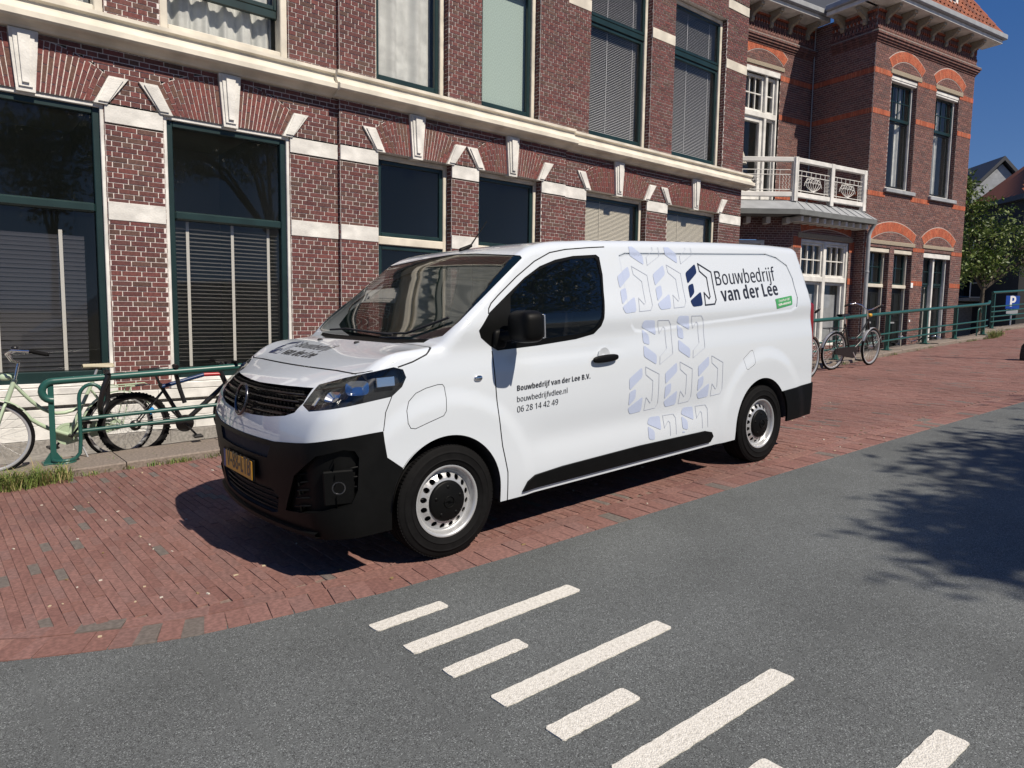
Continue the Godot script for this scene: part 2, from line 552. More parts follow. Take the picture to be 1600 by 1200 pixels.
	while kx < 30.0:
		b = MB.new()
		var l := 0.95
		for q in 2:
			pass
		var a := Vector3(kx, gy(kx), kerb_z(kx))
		var c := Vector3(kx + l, gy(kx + l), kerb_z(kx + l))
		var a2 := Vector3(kx, gy(kx), rail_z(kx) - 0.25)
		var c2 := Vector3(kx + l, gy(kx + l), rail_z(kx + l) - 0.25)
		var hh := Vector3(0, 0.055 + 0.02 * hash01(kn, 4), 0)
		var cm := Vector3(0, 0, -0.012)
		b.quad(a + Vector3(0, -0.05, 0), c + Vector3(0, -0.05, 0), c + hh - Vector3(0, 0.012, 0), a + hh - Vector3(0, 0.012, 0))
		b.quad(a + hh - Vector3(0, 0.012, 0), c + hh - Vector3(0, 0.012, 0), c + hh + cm, a + hh + cm)
		b.quad(a + hh + cm, c + hh + cm, c2 + hh, a2 + hh)
		b.quad(c2 + hh, c2 - Vector3(0, 1.4, 0), a2 - Vector3(0, 1.4, 0), a2 + hh)
		b.quad(c + Vector3(0, -0.05, 0), c2 + Vector3(0, -0.05, 0), c2 + hh, c + hh)
		b.quad(a2 + Vector3(0, -0.05, 0), a + Vector3(0, -0.05, 0), a + hh, a2 + hh)
		put("kerb_stone", b, M.kerb, pave)
		kx += l + 0.008
		kn += 1
	# bars of the rumble marking
	var bars := [[-2.92, -2.835, 1.59, 1.99], [-2.635, -2.535, 1.605, 2.60], [-2.35, -2.262, 1.62, 2.02], [-2.055, -1.958, 1.645, 2.612], [-1.765, -1.665, 1.665, 2.066], [-1.465, -1.362, 1.68, 2.617], [-1.17, -1.07, 1.69, 2.09], [-0.868, -0.765, 1.70, 2.67], [-0.57, -0.47, 1.72, 2.1], [-0.27, -0.17, 1.73, 2.7]]
	for k in bars.size():
		var r: Array = bars[k]
		b = MB.new()
		var poly := PackedVector2Array()
		var skew := 0.04
		var cr := 0.016
		var za: float = r[0]
		var zb: float = r[1]
		var outline: Array[Vector2] = []
		var corners := [Vector2(r[2], zb), Vector2(r[3], zb), Vector2(r[3], za), Vector2(r[2], za)]
		for q in 4:
			var p0: Vector2 = corners[q]
			var pm: Vector2 = corners[(q + 3) % 4]
			var pn: Vector2 = corners[(q + 1) % 4]
			var d0 := (pm - p0).normalized()
			var d1 := (pn - p0).normalized()
			for w in 4:
				var f := w / 3.0
				outline.append(p0 + d0 * cr * (1 - f) * (1 - f) + d1 * cr * f * f)
			var steps := int(p0.distance_to(pn) / 0.025)
			for w in range(1, steps):
				outline.append(p0.lerp(pn, float(w) / steps))
		for q in outline.size():
			var p := outline[q]
			var jx := (hash01(q, k, 5) - 0.5) * 0.0045
			p.y += jx + (p.x - r[2]) * skew
			p.x += (hash01(q, k, 8) - 0.5) * 0.003
			poly.append(Vector2(p.x, -p.y))
		# frame: x along the ramp, y away from the houses, z up
		var up := Vector3(-SLOPE, 1, 0).normalized()
		var t := Transform3D(Basis(Vector3(1, SLOPE, 0), Vector3(0, 0, -1), up), Vector3(0, -0.0208, 0))
		b.prism(t, poly, -0.01, 0.0015)
		var o := structure("road_marking", b, M.road_paint, "%s white bar painted on the asphalt, bar %d of the ramp marking counted from the brick edge" % ["long" if k % 2 else "short", k + 1], "road marking")
		o.set_meta("group", "white bars of the ramp marking")

func build_litter() -> void:
	# grass and weeds in the joint along the kerb
	var b := MB.new()
	rng.seed = 40
	var tufts: Array = []
	for k in 46: tufts.append([rng.randf_range(0.25, 1.0), 0.23, 0.9, rng.randf_range(-0.02, 0.24)])
	for k in 30: tufts.append([rng.randf_range(0.9, 2.5), 0.07, 0.6, rng.randf_range(-0.03, 0.05)])
	for k in 60: tufts.append([rng.randf_range(0.9, 3.0), 0.10, 0.5, rng.randf_range(-0.75, -0.1)])
	for k in 40: tufts.append([rng.randf_range(12.0, 24.0), 0.08, 0.6, rng.randf_range(-0.04, 0.04)])
	for k in 14: tufts.append([rng.randf_range(20.3, 21.6), 0.28, 0.9, rng.randf_range(-0.05, 0.1)])
	for t in tufts:
		var p := Vector3(t[0], gy(t[0]), kerb_z(t[0]) + t[3])
		var blades := int(26 * t[2])
		for w in blades:
			var an := rng.randf() * TAU
			var o := Vector3(rng.randfn(0, 0.03), 0, rng.randfn(0, 0.03))
			var h: float = t[1] * rng.randf_range(0.4, 1.0)
			var lean := Vector3(cos(an), 0, sin(an)) * h * rng.randf_range(0.3, 1.1)
			var sd := Vector3(-sin(an), 0, cos(an)) * rng.randf_range(0.002, 0.0045)
			var g := rng.randf()
			b.col = Color(0.09, 0.16, 0.025).lerp(Color(0.17, 0.20, 0.05), g) if rng.randf() > 0.2 else Color(0.30, 0.24, 0.11)
			var m := p + o + lean * 0.35 + Vector3(0, h * 0.62, 0)
			var e := p + o + lean + Vector3(0, h * rng.randf_range(0.55, 0.95), 0)
			b.quad(p + o - sd, p + o + sd, m + sd * 0.8, m - sd * 0.8)
			b.tri(m - sd * 0.8, m + sd * 0.8, e)
	var o2 := put("grass", b, M.grass, self)
	tag(o2, "tufts of grass and weeds growing along the kerb of the railing", "grass", "", "stuff")
	# fallen leaf bits, cigarette ends and grit on the paving
	b = MB.new()
	for k in 170:
		var x := rng.randf_range(0.2, 9.0)
		var z := rng.randf_range(kerb_z(x), edge_z(x) - 0.05)
		var r := rng.randf_range(0.003, 0.009)
		b.col = [Color(0.50, 0.42, 0.28), Color(0.55, 0.50, 0.42), Color(0.25, 0.18, 0.08), Color(0.6, 0.58, 0.5)][k % 4]
		var t := Transform3D(Basis(Vector3.UP, rng.randf() * TAU), Vector3(x, gy(x) + 0.004, z))
		b.box(t, Vector3(-r * rng.randf_range(1.0, 2.4), -0.003, -r * 0.7), Vector3(r, 0.003, r * 0.6))
	var o3 := put("litter", b, M.grass, self)
	tag(o3, "scraps of dry leaf and grit scattered on the paving", "litter", "", "stuff")

# ------------------------------------------------------------------ brickwork
var bag: Array = []          # [distance, transform, sx, sy, sz, tone]
var mortar: MB
func poly_span(poly: PackedVector2Array, y: float) -> Vector2:   # x range of a convex polygon at height y
	var lo := 1e9
	var hi := -1e9
	for k in poly.size():
		var a := poly[k]
		var b := poly[(k + 1) % poly.size()]
		if (a.y <= y and b.y > y) or (b.y <= y and a.y > y):
			var x := a.x + (b.x - a.x) * (y - a.y) / (b.y - a.y)
			lo = minf(lo, x)
			hi = maxf(hi, x)
	return Vector2(lo, hi)
func rect(x0: float, y0: float, x1: float, y1: float) -> PackedVector2Array:
	return PackedVector2Array([Vector2(x0, y0), Vector2(x1, y0), Vector2(x1, y1), Vector2(x0, y1)])
# fill x0..x1, y0..y1 of frame t (z points out of the wall) with bricks, leaving the holes open
func brick_wall(t: Transform3D, x0: float, x1: float, y0: float, y1: float, holes: Array, tones: Array, course := 0.061, st := 0.22, shift := 0.0, joint := 0.011) -> void:
	var r := int(floor((y0 + 0.3) / course)) + 0
	var y := r * course - 0.3
	while y < y1 - 0.01:
		var ya := maxf(y, y0)
		var yb := minf(y + course, y1)
		if yb - ya > 0.02:
			var mid := (ya + yb) * 0.5
			var runs: Array = [Vector2(x0, x1)]
			for h in holes:
				var s := poly_span(h, mid)
				if s.y <= s.x: continue
				var nr: Array = []
				for q in runs:
					if s.y <= q.x or s.x >= q.y: nr.append(q)
					else:
						if s.x > q.x + 0.001: nr.append(Vector2(q.x, s.x))
						if s.y < q.y - 0.001: nr.append(Vector2(s.y, q.y))
				runs = nr
			for q in runs:
				mortar.quad(t * Vector3(q.x, ya, 0), t * Vector3(q.y, ya, 0), t * Vector3(q.y, yb, 0), t * Vector3(q.x, yb, 0))
				var header := r % 2 == 0
				var step := st * 0.5 if header else st
				var ph := st * 0.25 if header else (0.0 if r % 4 == 1 else st * 0.5)
				var k := int(floor((q.x - ph - shift) / step))
				while true:
					var bx := ph + shift + k * step
					if bx >= q.y: break
					var a := maxf(bx, q.x)
					var c := minf(bx + step, q.y)
					if c - a > 0.028:
						var id := k * 7 + r * 131
						var h := hash01(k, r, int(x0 * 10.0))
						var tone: Color = tones[int(h * 991.0) % tones.size()]
						tone = tone * (0.82 + 0.36 * hash01(r, k, 2))
						var cen := t * Vector3((a + c) * 0.5, mid, 0)
						bag.append([cen.distance_squared_to(CAM), Transform3D(t.basis, cen), c - a - joint, yb - ya - joint, 0.005 + 0.003 * h, tone])
					k += 1
		y += course
		r += 1
# a brick with any four corners, given counter-clockwise, shrunk by the joint
func wedge(b: MB, t: Transform3D, p: Array, z0: float, z1: float, joint := 0.005) -> void:
	var c := Vector2.ZERO
	for q in p: c += q * 0.25
	var o: Array = []
	for q in p:
		var d: Vector2 = c - q
		o.append(q + Vector2(signf(d.x) * minf(joint, absf(d.x)), signf(d.y) * minf(joint, absf(d.y))))
	var f: Array = []
	var g: Array = []
	for q in o:
		f.append(t * Vector3(q.x, q.y, z1))
		g.append(t * Vector3(q.x, q.y, z0))
	b.quad(f[0], f[1], f[2], f[3])
	for k in 4:
		b.quad(g[k], g[(k + 1) % 4], f[(k + 1) % 4], f[k])

# ------------------------------------------------------------------ long brick building
const TONES_A := [Color(0.158, 0.060, 0.057), Color(0.176, 0.068, 0.062), Color(0.138, 0.060, 0.055), Color(0.190, 0.066, 0.060), Color(0.146, 0.080, 0.065)]
func frame_rect(b: MB, t: Transform3D, x0: float, y0: float, x1: float, y1: float, w: float, z0: float, z1: float, bev := 0.006, wb := -1.0) -> void:
	if wb < 0: wb = w
	b.cbox(t, Vector3(x0, y0, z0), Vector3(x0 + w, y1, z1), bev)
	b.cbox(t, Vector3(x1 - w, y0, z0), Vector3(x1, y1, z1), bev)
	b.cbox(t, Vector3(x0 + w, y1 - w, z0), Vector3(x1 - w, y1, z1 - 0.002), bev)
	b.cbox(t, Vector3(x0 + w, y0, z0), Vector3(x1 - w, y0 + wb, z1 - 0.002), bev)
func pane(b: MB, t: Transform3D, x0: float, y0: float, x1: float, y1: float, z: float) -> void:
	b.quad(t * Vector3(x0, y0, z), t * Vector3(x1, y0, z), t * Vector3(x1, y1, z), t * Vector3(x0, y1, z))
func room_box(b: MB, t: Transform3D, x0: float, y0: float, x1: float, y1: float, z: float, d: float) -> void:
	b.quad(t * Vector3(x0, y0, z - d), t * Vector3(x1, y0, z - d), t * Vector3(x1, y1, z - d), t * Vector3(x0, y1, z - d))
	b.quad(t * Vector3(x0, y0, z), t * Vector3(x0, y0, z - d), t * Vector3(x0, y1, z - d), t * Vector3(x0, y1, z))
	b.quad(t * Vector3(x1, y0, z - d), t * Vector3(x1, y0, z), t * Vector3(x1, y1, z), t * Vector3(x1, y1, z - d))
	b.quad(t * Vector3(x0, y0, z), t * Vector3(x1, y0, z), t * Vector3(x1, y0, z - d), t * Vector3(x0, y0, z - d))
	b.quad(t * Vector3(x0, y1, z - d), t * Vector3(x1, y1, z - d), t * Vector3(x1, y1, z), t * Vector3(x0, y1, z))
func reveal(b: MB, t: Transform3D, x0: float, y0: float, x1: float, y1: float, d: float) -> void:
	b.quad(t * Vector3(x0, y0, 0), t * Vector3(x0, y0, -d), t * Vector3(x0, y1, -d), t * Vector3(x0, y1, 0))
	b.quad(t * Vector3(x1, y0, -d), t * Vector3(x1, y0, 0), t * Vector3(x1, y1, 0), t * Vector3(x1, y1, -d))
	b.quad(t * Vector3(x0, y1, -d), t * Vector3(x1, y1, -d), t * Vector3(x1, y1, 0), t * Vector3(x0, y1, 0))
	b.quad(t * Vector3(x0, y0, 0), t * Vector3(x1, y0, 0), t * Vector3(x1, y0, -d), t * Vector3(x0, y0, -d))
func node(called: String, parent: Node) -> Node3D:
	var o := Node3D.new()
	o.name = called
	parent.add_child(o, true)
	return o
func slats(parent: Node, t: Transform3D, x0: float, x1: float, y0: float, y1: float, z: float, pitch: float, width: float, tilt: float, m: Material, single: bool, tapes: Array) -> void:
	var n := int((y1 - y0) / pitch)
	var mb := MB.new()
	t = parent.global_transform.affine_inverse() * t
	var proto: ArrayMesh = null
	if single:
		var sb := MB.new()
		var hw := (x1 - x0) * 0.5
		# a slightly curved slat
		var pr: Array = []
		for k in 5:
			var f := k / 4.0 - 0.5
			pr.append(Vector2(f * width, 0.10 * width * (0.25 - f * f)))
		for k in 4:
			var a: Vector2 = pr[k].rotated(tilt)
			var c: Vector2 = pr[k + 1].rotated(tilt)
			sb.quad(Vector3(-hw, a.y, a.x), Vector3(-hw, c.y, c.x), Vector3(hw, c.y, c.x), Vector3(hw, a.y, a.x))
			sb.quad(Vector3(-hw, a.y - 0.0015, a.x), Vector3(hw, a.y - 0.0015, a.x), Vector3(hw, c.y - 0.0015, c.x), Vector3(-hw, c.y - 0.0015, c.x))
		proto = sb.mesh()
	for k in n:
		var y := y0 + (k + 0.5) * pitch
		if single:
			var o := put_mesh("slat", proto, m, parent)
			o.transform = t * Transform3D(Basis(Vector3(0, 0, 1), (hash01(k, n) - 0.5) * 0.003), Vector3((x0 + x1) * 0.5, y + (hash01(k, 3) - 0.5) * 0.004, z))
		else:
			var a := Vector2(-width * 0.5, 0).rotated(tilt)
			mb.quad(t * Vector3(x0, y + a.y, z + a.x), t * Vector3(x0, y - a.y, z - a.x), t * Vector3(x1, y - a.y, z - a.x), t * Vector3(x1, y + a.y, z + a.x))
	if not single:
		var o2 := put("blind", mb, m, parent)
		o2.set_meta("kind", "stuff")
	for f in tapes:
		var tb := MB.new()
		var x := lerpf(x0, x1, f)
		var tw := 0.019 if single else 0.006
		tb.box(t, Vector3(x - tw, y0, z + width * 0.5), Vector3(x + tw, y1 + 0.03, z + width * 0.5 + 0.002))
		put("blind_tape", tb, M.tape if single else m, parent)
func curtain(parent: Node, t: Transform3D, x0: float, x1: float, y0: float, y1: float, z: float, m: Material, folds: float, seed_: int, called := "curtain", deep := 0.035) -> void:
	var b := MB.new()
	var n := int((x1 - x0) / 0.02) + 2
	var pz := func(x: float) -> float:
		return deep * (sin(x * folds + seed_) + 0.5 * sin(x * folds * 2.3 + seed_ * 2.0) + 0.4 * sin(x * folds * 0.41 + seed_ * 5.0))
	for k in n:
		var xa := lerpf(x0, x1, float(k) / n)
		var xc := lerpf(x0, x1, float(k + 1) / n)
		var za: float = z + pz.call(xa)
		var zc: float = z + pz.call(xc)
		var na := t.basis * Vector3(-(pz.call(xa + 0.004) - pz.call(xa - 0.004)) / 0.008, 0, 1).normalized()
		var nc := t.basis * Vector3(-(pz.call(xc + 0.004) - pz.call(xc - 0.004)) / 0.008, 0, 1).normalized()
		b.quad_n(t * Vector3(xa, y0, za), t * Vector3(xc, y0, zc), t * Vector3(xc, y1, zc), t * Vector3(xa, y1, za), na, nc, nc, na)
	put(called, b, m, parent)

func build_long_house() -> void:
	var top := 9.6
	var H := thing("brick_building", "long dark red brick building with white stone bands, keystones and green windows behind the van", "building", "", Transform3D(Basis(), Vector3(0, 0, FZ)))
	mortar = MB.new()
	var inv := H.transform.affine_inverse()
	var A0 := Transform3D(Basis(), Vector3(0, 0, FZ))
	var A1 := Transform3D(Basis(), Vector3(0, 0, FZ + 0.07))
	# openings: [x0, x1, section frame, kind]
	var G := [[-1.85, -0.25, A0, "W"], [0.33, 1.86, A0, "W"], [2.50, 4.12, A0, "W"], [5.455, 6.80, A1, "M"], [7.348, 8.76, A1, "M"], [9.977, 11.78, A0, "R"], [12.467, 14.38, A0, "R"]]
	var U := [[-1.85, -0.25], [0.30, 1.90], [2.50, 4.125], [5.42, 6.73], [7.386, 8.68], [10.01, 11.80], [12.54, 14.41]]
	var holes: Array = []
	for g in G: holes.append(rect(g[0], 0.5, g[1], 3.955))
	for u in U: holes.append(rect(u[0], 4.6, u[1], 8.25))
	# flat arches over the ground-floor windows
	var arch := MB.new()
	var stone := MB.new()
	for g in G:
		var c: float = (g[0] + g[1]) * 0.5
		var hw: float = (g[1] - g[0]) * 0.5
		var kb := 0.09
		var kt := 0.14
		var yi := 3.955
		# springers
		for s in [-1.0, 1.0]:
			var b0: float = c + s * (hw - 0.11)
			var b1: float = c + s * (hw + 0.03)
			var t0: float = c + s * (hw + 0.055)
			var t1: float = c + s * (hw + 0.265)
			var poly := PackedVector2Array([Vector2(b0, yi - 0.01), Vector2(b1, yi - 0.01), Vector2(t1, 4.275), Vector2(t0, 4.275)])
			holes.append(poly)
			var sp := MB.new()
			var ft: Transform3D = inv * g[2]
			sp.prism(ft, poly, -0.1, 0.035)
			var ip := PackedVector2Array()
			var cen := (poly[0] + poly[1] + poly[2] + poly[3]) * 0.25
			for q in poly: ip.append(cen + (q - cen) * Vector2(0.72, 0.84))
			sp.prism(ft, ip, 0.035, 0.052, false)
			put("springer_stone", sp, M.stone_white, H)
			# brick fan between springer and keystone
			var n := 10 if hw < 0.75 else 12
			var fan := PackedVector2Array()
			for k in n:
				var f0 := float(k) / n
				var f1 := float(k + 1) / n
				var P := func(f: float, v: float) -> Vector2:
					var xb := lerpf(c + s * kb, b0, f)
					var xt := lerpf(c + s * kt, t0, f)
					var yt := 4.525 - 0.25 * f * f
					return Vector2(xb, yi).lerp(Vector2(xt, yt), v)
				var cuts := [0.0, 0.38, 0.72, 1.0] if k % 2 == 0 else [0.0, 0.20, 0.55, 0.88, 1.0]
				for w in cuts.size() - 1:
					var p := [P.call(f0, cuts[w]), P.call(f1, cuts[w]), P.call(f1, cuts[w + 1]), P.call(f0, cuts[w + 1])]
					if s < 0: p = [p[1], p[0], p[3], p[2]]
					arch.col = TONES_A[int(hash01(k, w, int(c * 31)) * 997) % 5] * Color(1.2, 1.1, 1.08)
					wedge(arch, inv * g[2], p, -0.02, 0.008)
				# mortar behind the fan and wall opening
				mortar.quad(inv * g[2] * Vector3(P.call(minf(f0, f1), 0.0).x if s > 0 else P.call(f1, 0.0).x, yi, 0.001), inv * g[2] * Vector3(P.call(f1, 0.0).x if s > 0 else P.call(f0, 0.0).x, yi, 0.001), inv * g[2] * Vector3(P.call(f1, 1.0).x if s > 0 else P.call(f0, 1.0).x, P.call(f1 if s > 0 else f0, 1.0).y + 0.004, 0.001), inv * g[2] * Vector3(P.call(f0, 1.0).x if s > 0 else P.call(f1, 1.0).x, P.call(f0 if s > 0 else f1, 1.0).y + 0.004, 0.001))
			for k in 7:
				var f := k / 6.0
				fan.append(Vector2(lerpf(c + s * kt, t0, f), 4.525 - 0.25 * f * f + 0.004))
			fan.append(Vector2(b0, yi - 0.001))
			fan.append(Vector2(c, yi - 0.001))
			fan.append(Vector2(c, 4.529))
			holes.append(fan)
		# keystone with raised panel
		var ks := MB.new()
		var ft2: Transform3D = inv * g[2]
		var kp := PackedVector2Array([Vector2(c - kb, yi - 0.03), Vector2(c + kb, yi - 0.03), Vector2(c + kt, 4.585), Vector2(c - kt, 4.585)])
		holes.append(kp)
		ks.prism(ft2, kp, -0.1, 0.05)
		ks.prism(ft2, PackedVector2Array([Vector2(c - kb * 0.72, yi + 0.02), Vector2(c + kb * 0.72, yi + 0.02), Vector2(c + kt * 0.75, 4.56), Vector2(c - kt * 0.75, 4.56)]), 0.05, 0.068, false)
		ks.prism(ft2, PackedVector2Array([Vector2(c - kb * 0.36, yi + 0.06), Vector2(c + kb * 0.36, yi + 0.06), Vector2(c + kt * 0.42, 4.54), Vector2(c - kt * 0.42, 4.54)]), 0.068, 0.092, false)
		put("keystone", ks, M.stone_white, H)
	var am := put("arch_bricks", arch, M.brick, H)
	am.set_meta("kind", "stuff")
	# stone bands on the piers
	var piers := [[-0.25, 0.33, A0], [1.86, 2.50, A0], [4.12, 4.84, A0], [4.84, 5.455, A1], [6.80, 7.348, A1], [8.76, 9.36, A1], [9.36, 9.977, A0], [11.78, 12.467, A0], [14.38, 15.25, A0]]
	for p in piers:
		for yy in [[3.745, 3.95], [2.615, 2.83]]:
			var bb := MB.new()
			bb.cbox(inv * p[2], Vector3(p[0] + 0.001, yy[0], -0.12), Vector3(p[1] - 0.001, yy[1], 0.014), 0.004)
			put("stone_band", bb, M.stone_white, H)
			holes.append(rect(p[0], yy[0], p[1], yy[1]))
	var upiers := [[1.90, 2.50, A0], [4.125, 4.84, A0], [4.84, 5.42, A1], [6.73, 7.386, A1], [8.68, 9.36, A1], [9.36, 10.01, A0], [11.80, 12.54, A0], [14.41, 15.25, A0]]
	for p in upiers:
		for yy in [[7.20, 7.40], [8.50, 8.70]]:
			var bb := MB.new()
			bb.cbox(inv * p[2], Vector3(p[0] + 0.001, yy[0], -0.12), Vector3(p[1] - 0.001, yy[1], 0.014), 0.004)
			put("stone_band", bb, M.cream, H)
			holes.append(rect(p[0], yy[0], p[1], yy[1]))
	# brick faces of the three sections
	var saved := mortar
	mortar = MB.new()
	brick_wall(A0, -3.0, 4.84, 0.55, top, holes, TONES_A)
	brick_wall(A1, 4.84, 9.36, 0.55, top, holes, TONES_A, 0.061, 0.22, 0.03)
	brick_wall(A0, 9.36, 15.25, 0.55, top, holes, TONES_A, 0.061, 0.22, 0.07)
	# returns of the forward section and the end wall
	var side := Transform3D(Basis(Vector3(0, 0, 1), Vector3.UP, Vector3(-1, 0, 0)), Vector3(4.84, 0, FZ))
	brick_wall(side, 0, 0.07, 0.55, top, [], TONES_A)
	var side2 := Transform3D(Basis(Vector3(0, 0, -1), Vector3.UP, Vector3(1, 0, 0)), Vector3(9.36, 0, FZ + 0.07))
	brick_wall(side2, 0, 0.07, 0.55, top, [], TONES_A)
	var side3 := Transform3D(Basis(Vector3(0, 0, -1), Vector3.UP, Vector3(1, 0, 0)), Vector3(15.25, 0, FZ))
	brick_wall(side3, 0, 3.2, 0.55, top, [], TONES_A)
	# brick reveals beside the recessed windows
	for g in G + [[U[3][0], U[3][1], A1, "U"], [U[4][0], U[4][1], A1, "U"], [U[5][0], U[5][1], A0, "U"], [U[6][0], U[6][1], A0, "U"], [U[1][0], U[1][1], A0, "U"], [U[2][0], U[2][1], A0, "U"]]:
		var up: bool = g[3] == "U"
		var ya := 4.9 if up else 0.55
		var yb := 8.25 if up else 3.955
		var d := 0.13 if g[3] != "W" else 0.06
		var gz: float = g[2].origin.z
		brick_wall(Transform3D(Basis(Vector3(0, 0, 1), Vector3.UP, Vector3(-1, 0, 0)), Vector3(g[1], 0, gz - d)), 0, d, ya, yb, [], TONES_A, 0.061, 0.22, 0.0)
		brick_wall(Transform3D(Basis(Vector3(0, 0, -1), Vector3.UP, Vector3(1, 0, 0)), Vector3(g[0], 0, gz)), 0, d, ya, yb, [], TONES_A, 0.061, 0.22, 0.0)
		mortar.quad(Vector3(g[0], yb, gz - d - 0.1), Vector3(g[1], yb, gz - d - 0.1), Vector3(g[1], yb, gz), Vector3(g[0], yb, gz))
	for k in saved.v.size():
		saved.v[k] = H.transform * saved.v[k]
	var base_i := mortar.v.size()
	mortar.v.append_array(saved.v); mortar.n.append_array(saved.n); mortar.c.append_array(saved.c)
	for k in saved.i: mortar.i.append(k + base_i)
	flush_house(H, M.mortar_white)
	# closed back so that no light leaks through
	var shell := MB.new()
	shell.quad(inv * Vector3(15.2, -0.1, FZ - 4.2), inv * Vector3(-3, -0.1, FZ - 4.2), inv * Vector3(-3, top, FZ - 4.2), inv * Vector3(15.2, top, FZ - 4.2))
	shell.quad(inv * Vector3(-3, top, FZ + 0.08), inv * Vector3(15.2, top, FZ + 0.08), inv * Vector3(15.2, top, FZ - 4.2), inv * Vector3(-3, top, FZ - 4.2))
	put("back_wall", shell, M.room, H)
	# plinth
	var spans := [[-3.0, 4.84, A0], [4.84, 9.36, A1], [9.36, 15.25, A0]]
	for p in spans:
		var x: float = p[0]
		var ft: Transform3D = inv * p[2]
		for row in [[-0.14, 0.03, 0.05, 1.1, M.stone_grey], [0.034, 0.20, 0.035, 2.9, M.stone_white], [0.203, 0.295, 0.03, 2.6, M.stone_white], [0.298, 0.388, 0.03, 3.1, M.stone_white], [0.43, 0.55, 0.06, 2.6, M.stone_white]]:
			var q := x
			var n := 0
			while q < p[1] - 0.01:
				var e := minf(q + row[3] * (0.8 + 0.4 * hash01(n, int(row[0] * 100))), p[1])
				var pb := MB.new()
				pb.cbox(ft, Vector3(q + 0.001, row[0], -0.15), Vector3(e - 0.001, row[1], row[2]), 0.005)
				put("plinth_stone", pb, row[4], H)
				q = e
				n += 1
		var lb := MB.new()
		lb.box(ft, Vector3(x, 0.388, -0.15), Vector3(p[1], 0.43, 0.0))
		put("plinth_groove", lb, M.stone_grey, H)
	# cornice over the ground floor, one length per section
	var prof := [Vector2(-0.02, 4.585), Vector2(0.055, 4.595), Vector2(0.075, 4.62), Vector2(0.12, 4.645), Vector2(0.20, 4.655), Vector2(0.226, 4.675), Vector2(0.226, 4.735), Vector2(0.205, 4.752), Vector2(0.16, 4.765), Vector2(0.12, 4.82), Vector2(0.115, 4.875), Vector2(0.16, 4.892), Vector2(0.16, 4.935), Vector2(0.10, 4.955), Vector2(-0.02, 4.985)]
	for p in [[-3.0, 4.84 - 0.1, A0], [4.84 - 0.1, 9.36 + 0.1, A1], [9.36 + 0.1, 15.25 + 0.22, A0]]:
		var cb := MB.new()
		var ft: Transform3D = inv * p[2]
		for k in prof.size() - 1:
			var a: Vector2 = prof[k]
			var c: Vector2 = prof[k + 1]
			cb.quad(ft * Vector3(p[0], a.y, a.x), ft * Vector3(p[1], a.y, a.x), ft * Vector3(p[1], c.y, c.x), ft * Vector3(p[0], c.y, c.x))
		for s in 2:
			var poly := PackedVector2Array()
			for q in prof: poly.append(q)
			var tr := Geometry2D.triangulate_polygon(poly)
			for k in range(0, tr.size(), 3):
				var P := [poly[tr[k]], poly[tr[k + 1]], poly[tr[k + 2]]]
				if s == 0: P.reverse()
				cb.tri(ft * Vector3(p[s], P[0].y, P[0].x), ft * Vector3(p[s], P[1].y, P[1].x), ft * Vector3(p[s], P[2].y, P[2].x))
		put("cornice", cb, M.cream, H)
	# ground-floor windows
	for k in G.size():
		var g: Array = G[k]
		var x0: float = g[0]
		var x1: float = g[1]
		var ft: Transform3D = inv * g[2]
		var W := node("window", H)
		var b := MB.new()
		if g[3] == "W":
			var sl := MB.new()
			sl.cbox(ft, Vector3(x0 - 0.02, 0.555, -0.1), Vector3(x1 + 0.02, 0.635, 0.065), 0.006)
			put("sill", sl, M.stone_white, W)
			frame_rect(b, ft, x0, 0.64, x1, 3.95, 0.045, -0.14, -0.015)
			put("trim", b, M.white_wood, W)
			b = MB.new()
			frame_rect(b, ft, x0 + 0.045, 0.645, x1 - 0.045, 3.905, 0.075, -0.16, -0.05, 0.008, 0.17)
			b.cbox(ft, Vector3(x0 + 0.12, 2.69, -0.15), Vector3(x1 - 0.12, 2.80, -0.035), 0.02)
			put("frame", b, M.green_wood, W)
			b = MB.new()
			pane(b, ft, x0 + 0.11, 2.78, x1 - 0.11, 3.84, -0.10)
			put("pane", b, M.glass, W)
			b = MB.new()
			pane(b, ft, x0 + 0.11, 0.80, x1 - 0.11, 2.70, -0.105)
			put("pane", b, M.glass, W)
			slats(W, H.transform * ft, x0 + 0.13, x1 - 0.13 - (0.10 if k == 1 else 0.0), 0.82, 2.44 if k == 1 else 2.66, -0.19, 0.0515, 0.05, 1.0 if k < 2 else 0.22, M.slat_grey if k < 2 else M.slat_open, true, [0.24, 0.79] if k == 1 else [0.12, 0.54, 0.9])
			b = MB.new()
			room_box(b, ft, x0 - 0.2, 0.1, x1 + 0.2, 4.3, -0.17, 3.4)
			put("room", b, M.room, W)
		else:
			var m: bool = g[3] == "M"
			var z := -0.13
			frame_rect(b, ft, x0, 0.56, x1, 3.95, 0.075, z - 0.10, z + 0.0, 0.008)
			b.cbox(ft, Vector3(x0 + 0.075, 2.60, z - 0.1), Vector3(x1 - 0.075, 2.725, z + 0.01), 0.01)
			put("frame", b, M.cream, W)
			b = MB.new()
			frame_rect(b, ft, x0 + 0.075, 2.727, x1 - 0.075, 3.873, 0.062, z - 0.08, z - 0.02, 0.008)
			put("sash", b, M.green_wood, W)
			b = MB.new()
			frame_rect(b, ft, x0 + 0.075, 0.64, x1 - 0.075, 2.598, 0.07, z - 0.08, z - 0.02, 0.008)
			put("sash", b, M.green_wood, W)
			b = MB.new()
			pane(b, ft, x0 + 0.13, 2.78, x1 - 0.13, 3.82, z - 0.05)
			put("pane", b, M.glass, W)
			b = MB.new()
			pane(b, ft, x0 + 0.14, 0.70, x1 - 0.14, 2.54, z - 0.05)
			put("pane", b, M.glass, W)
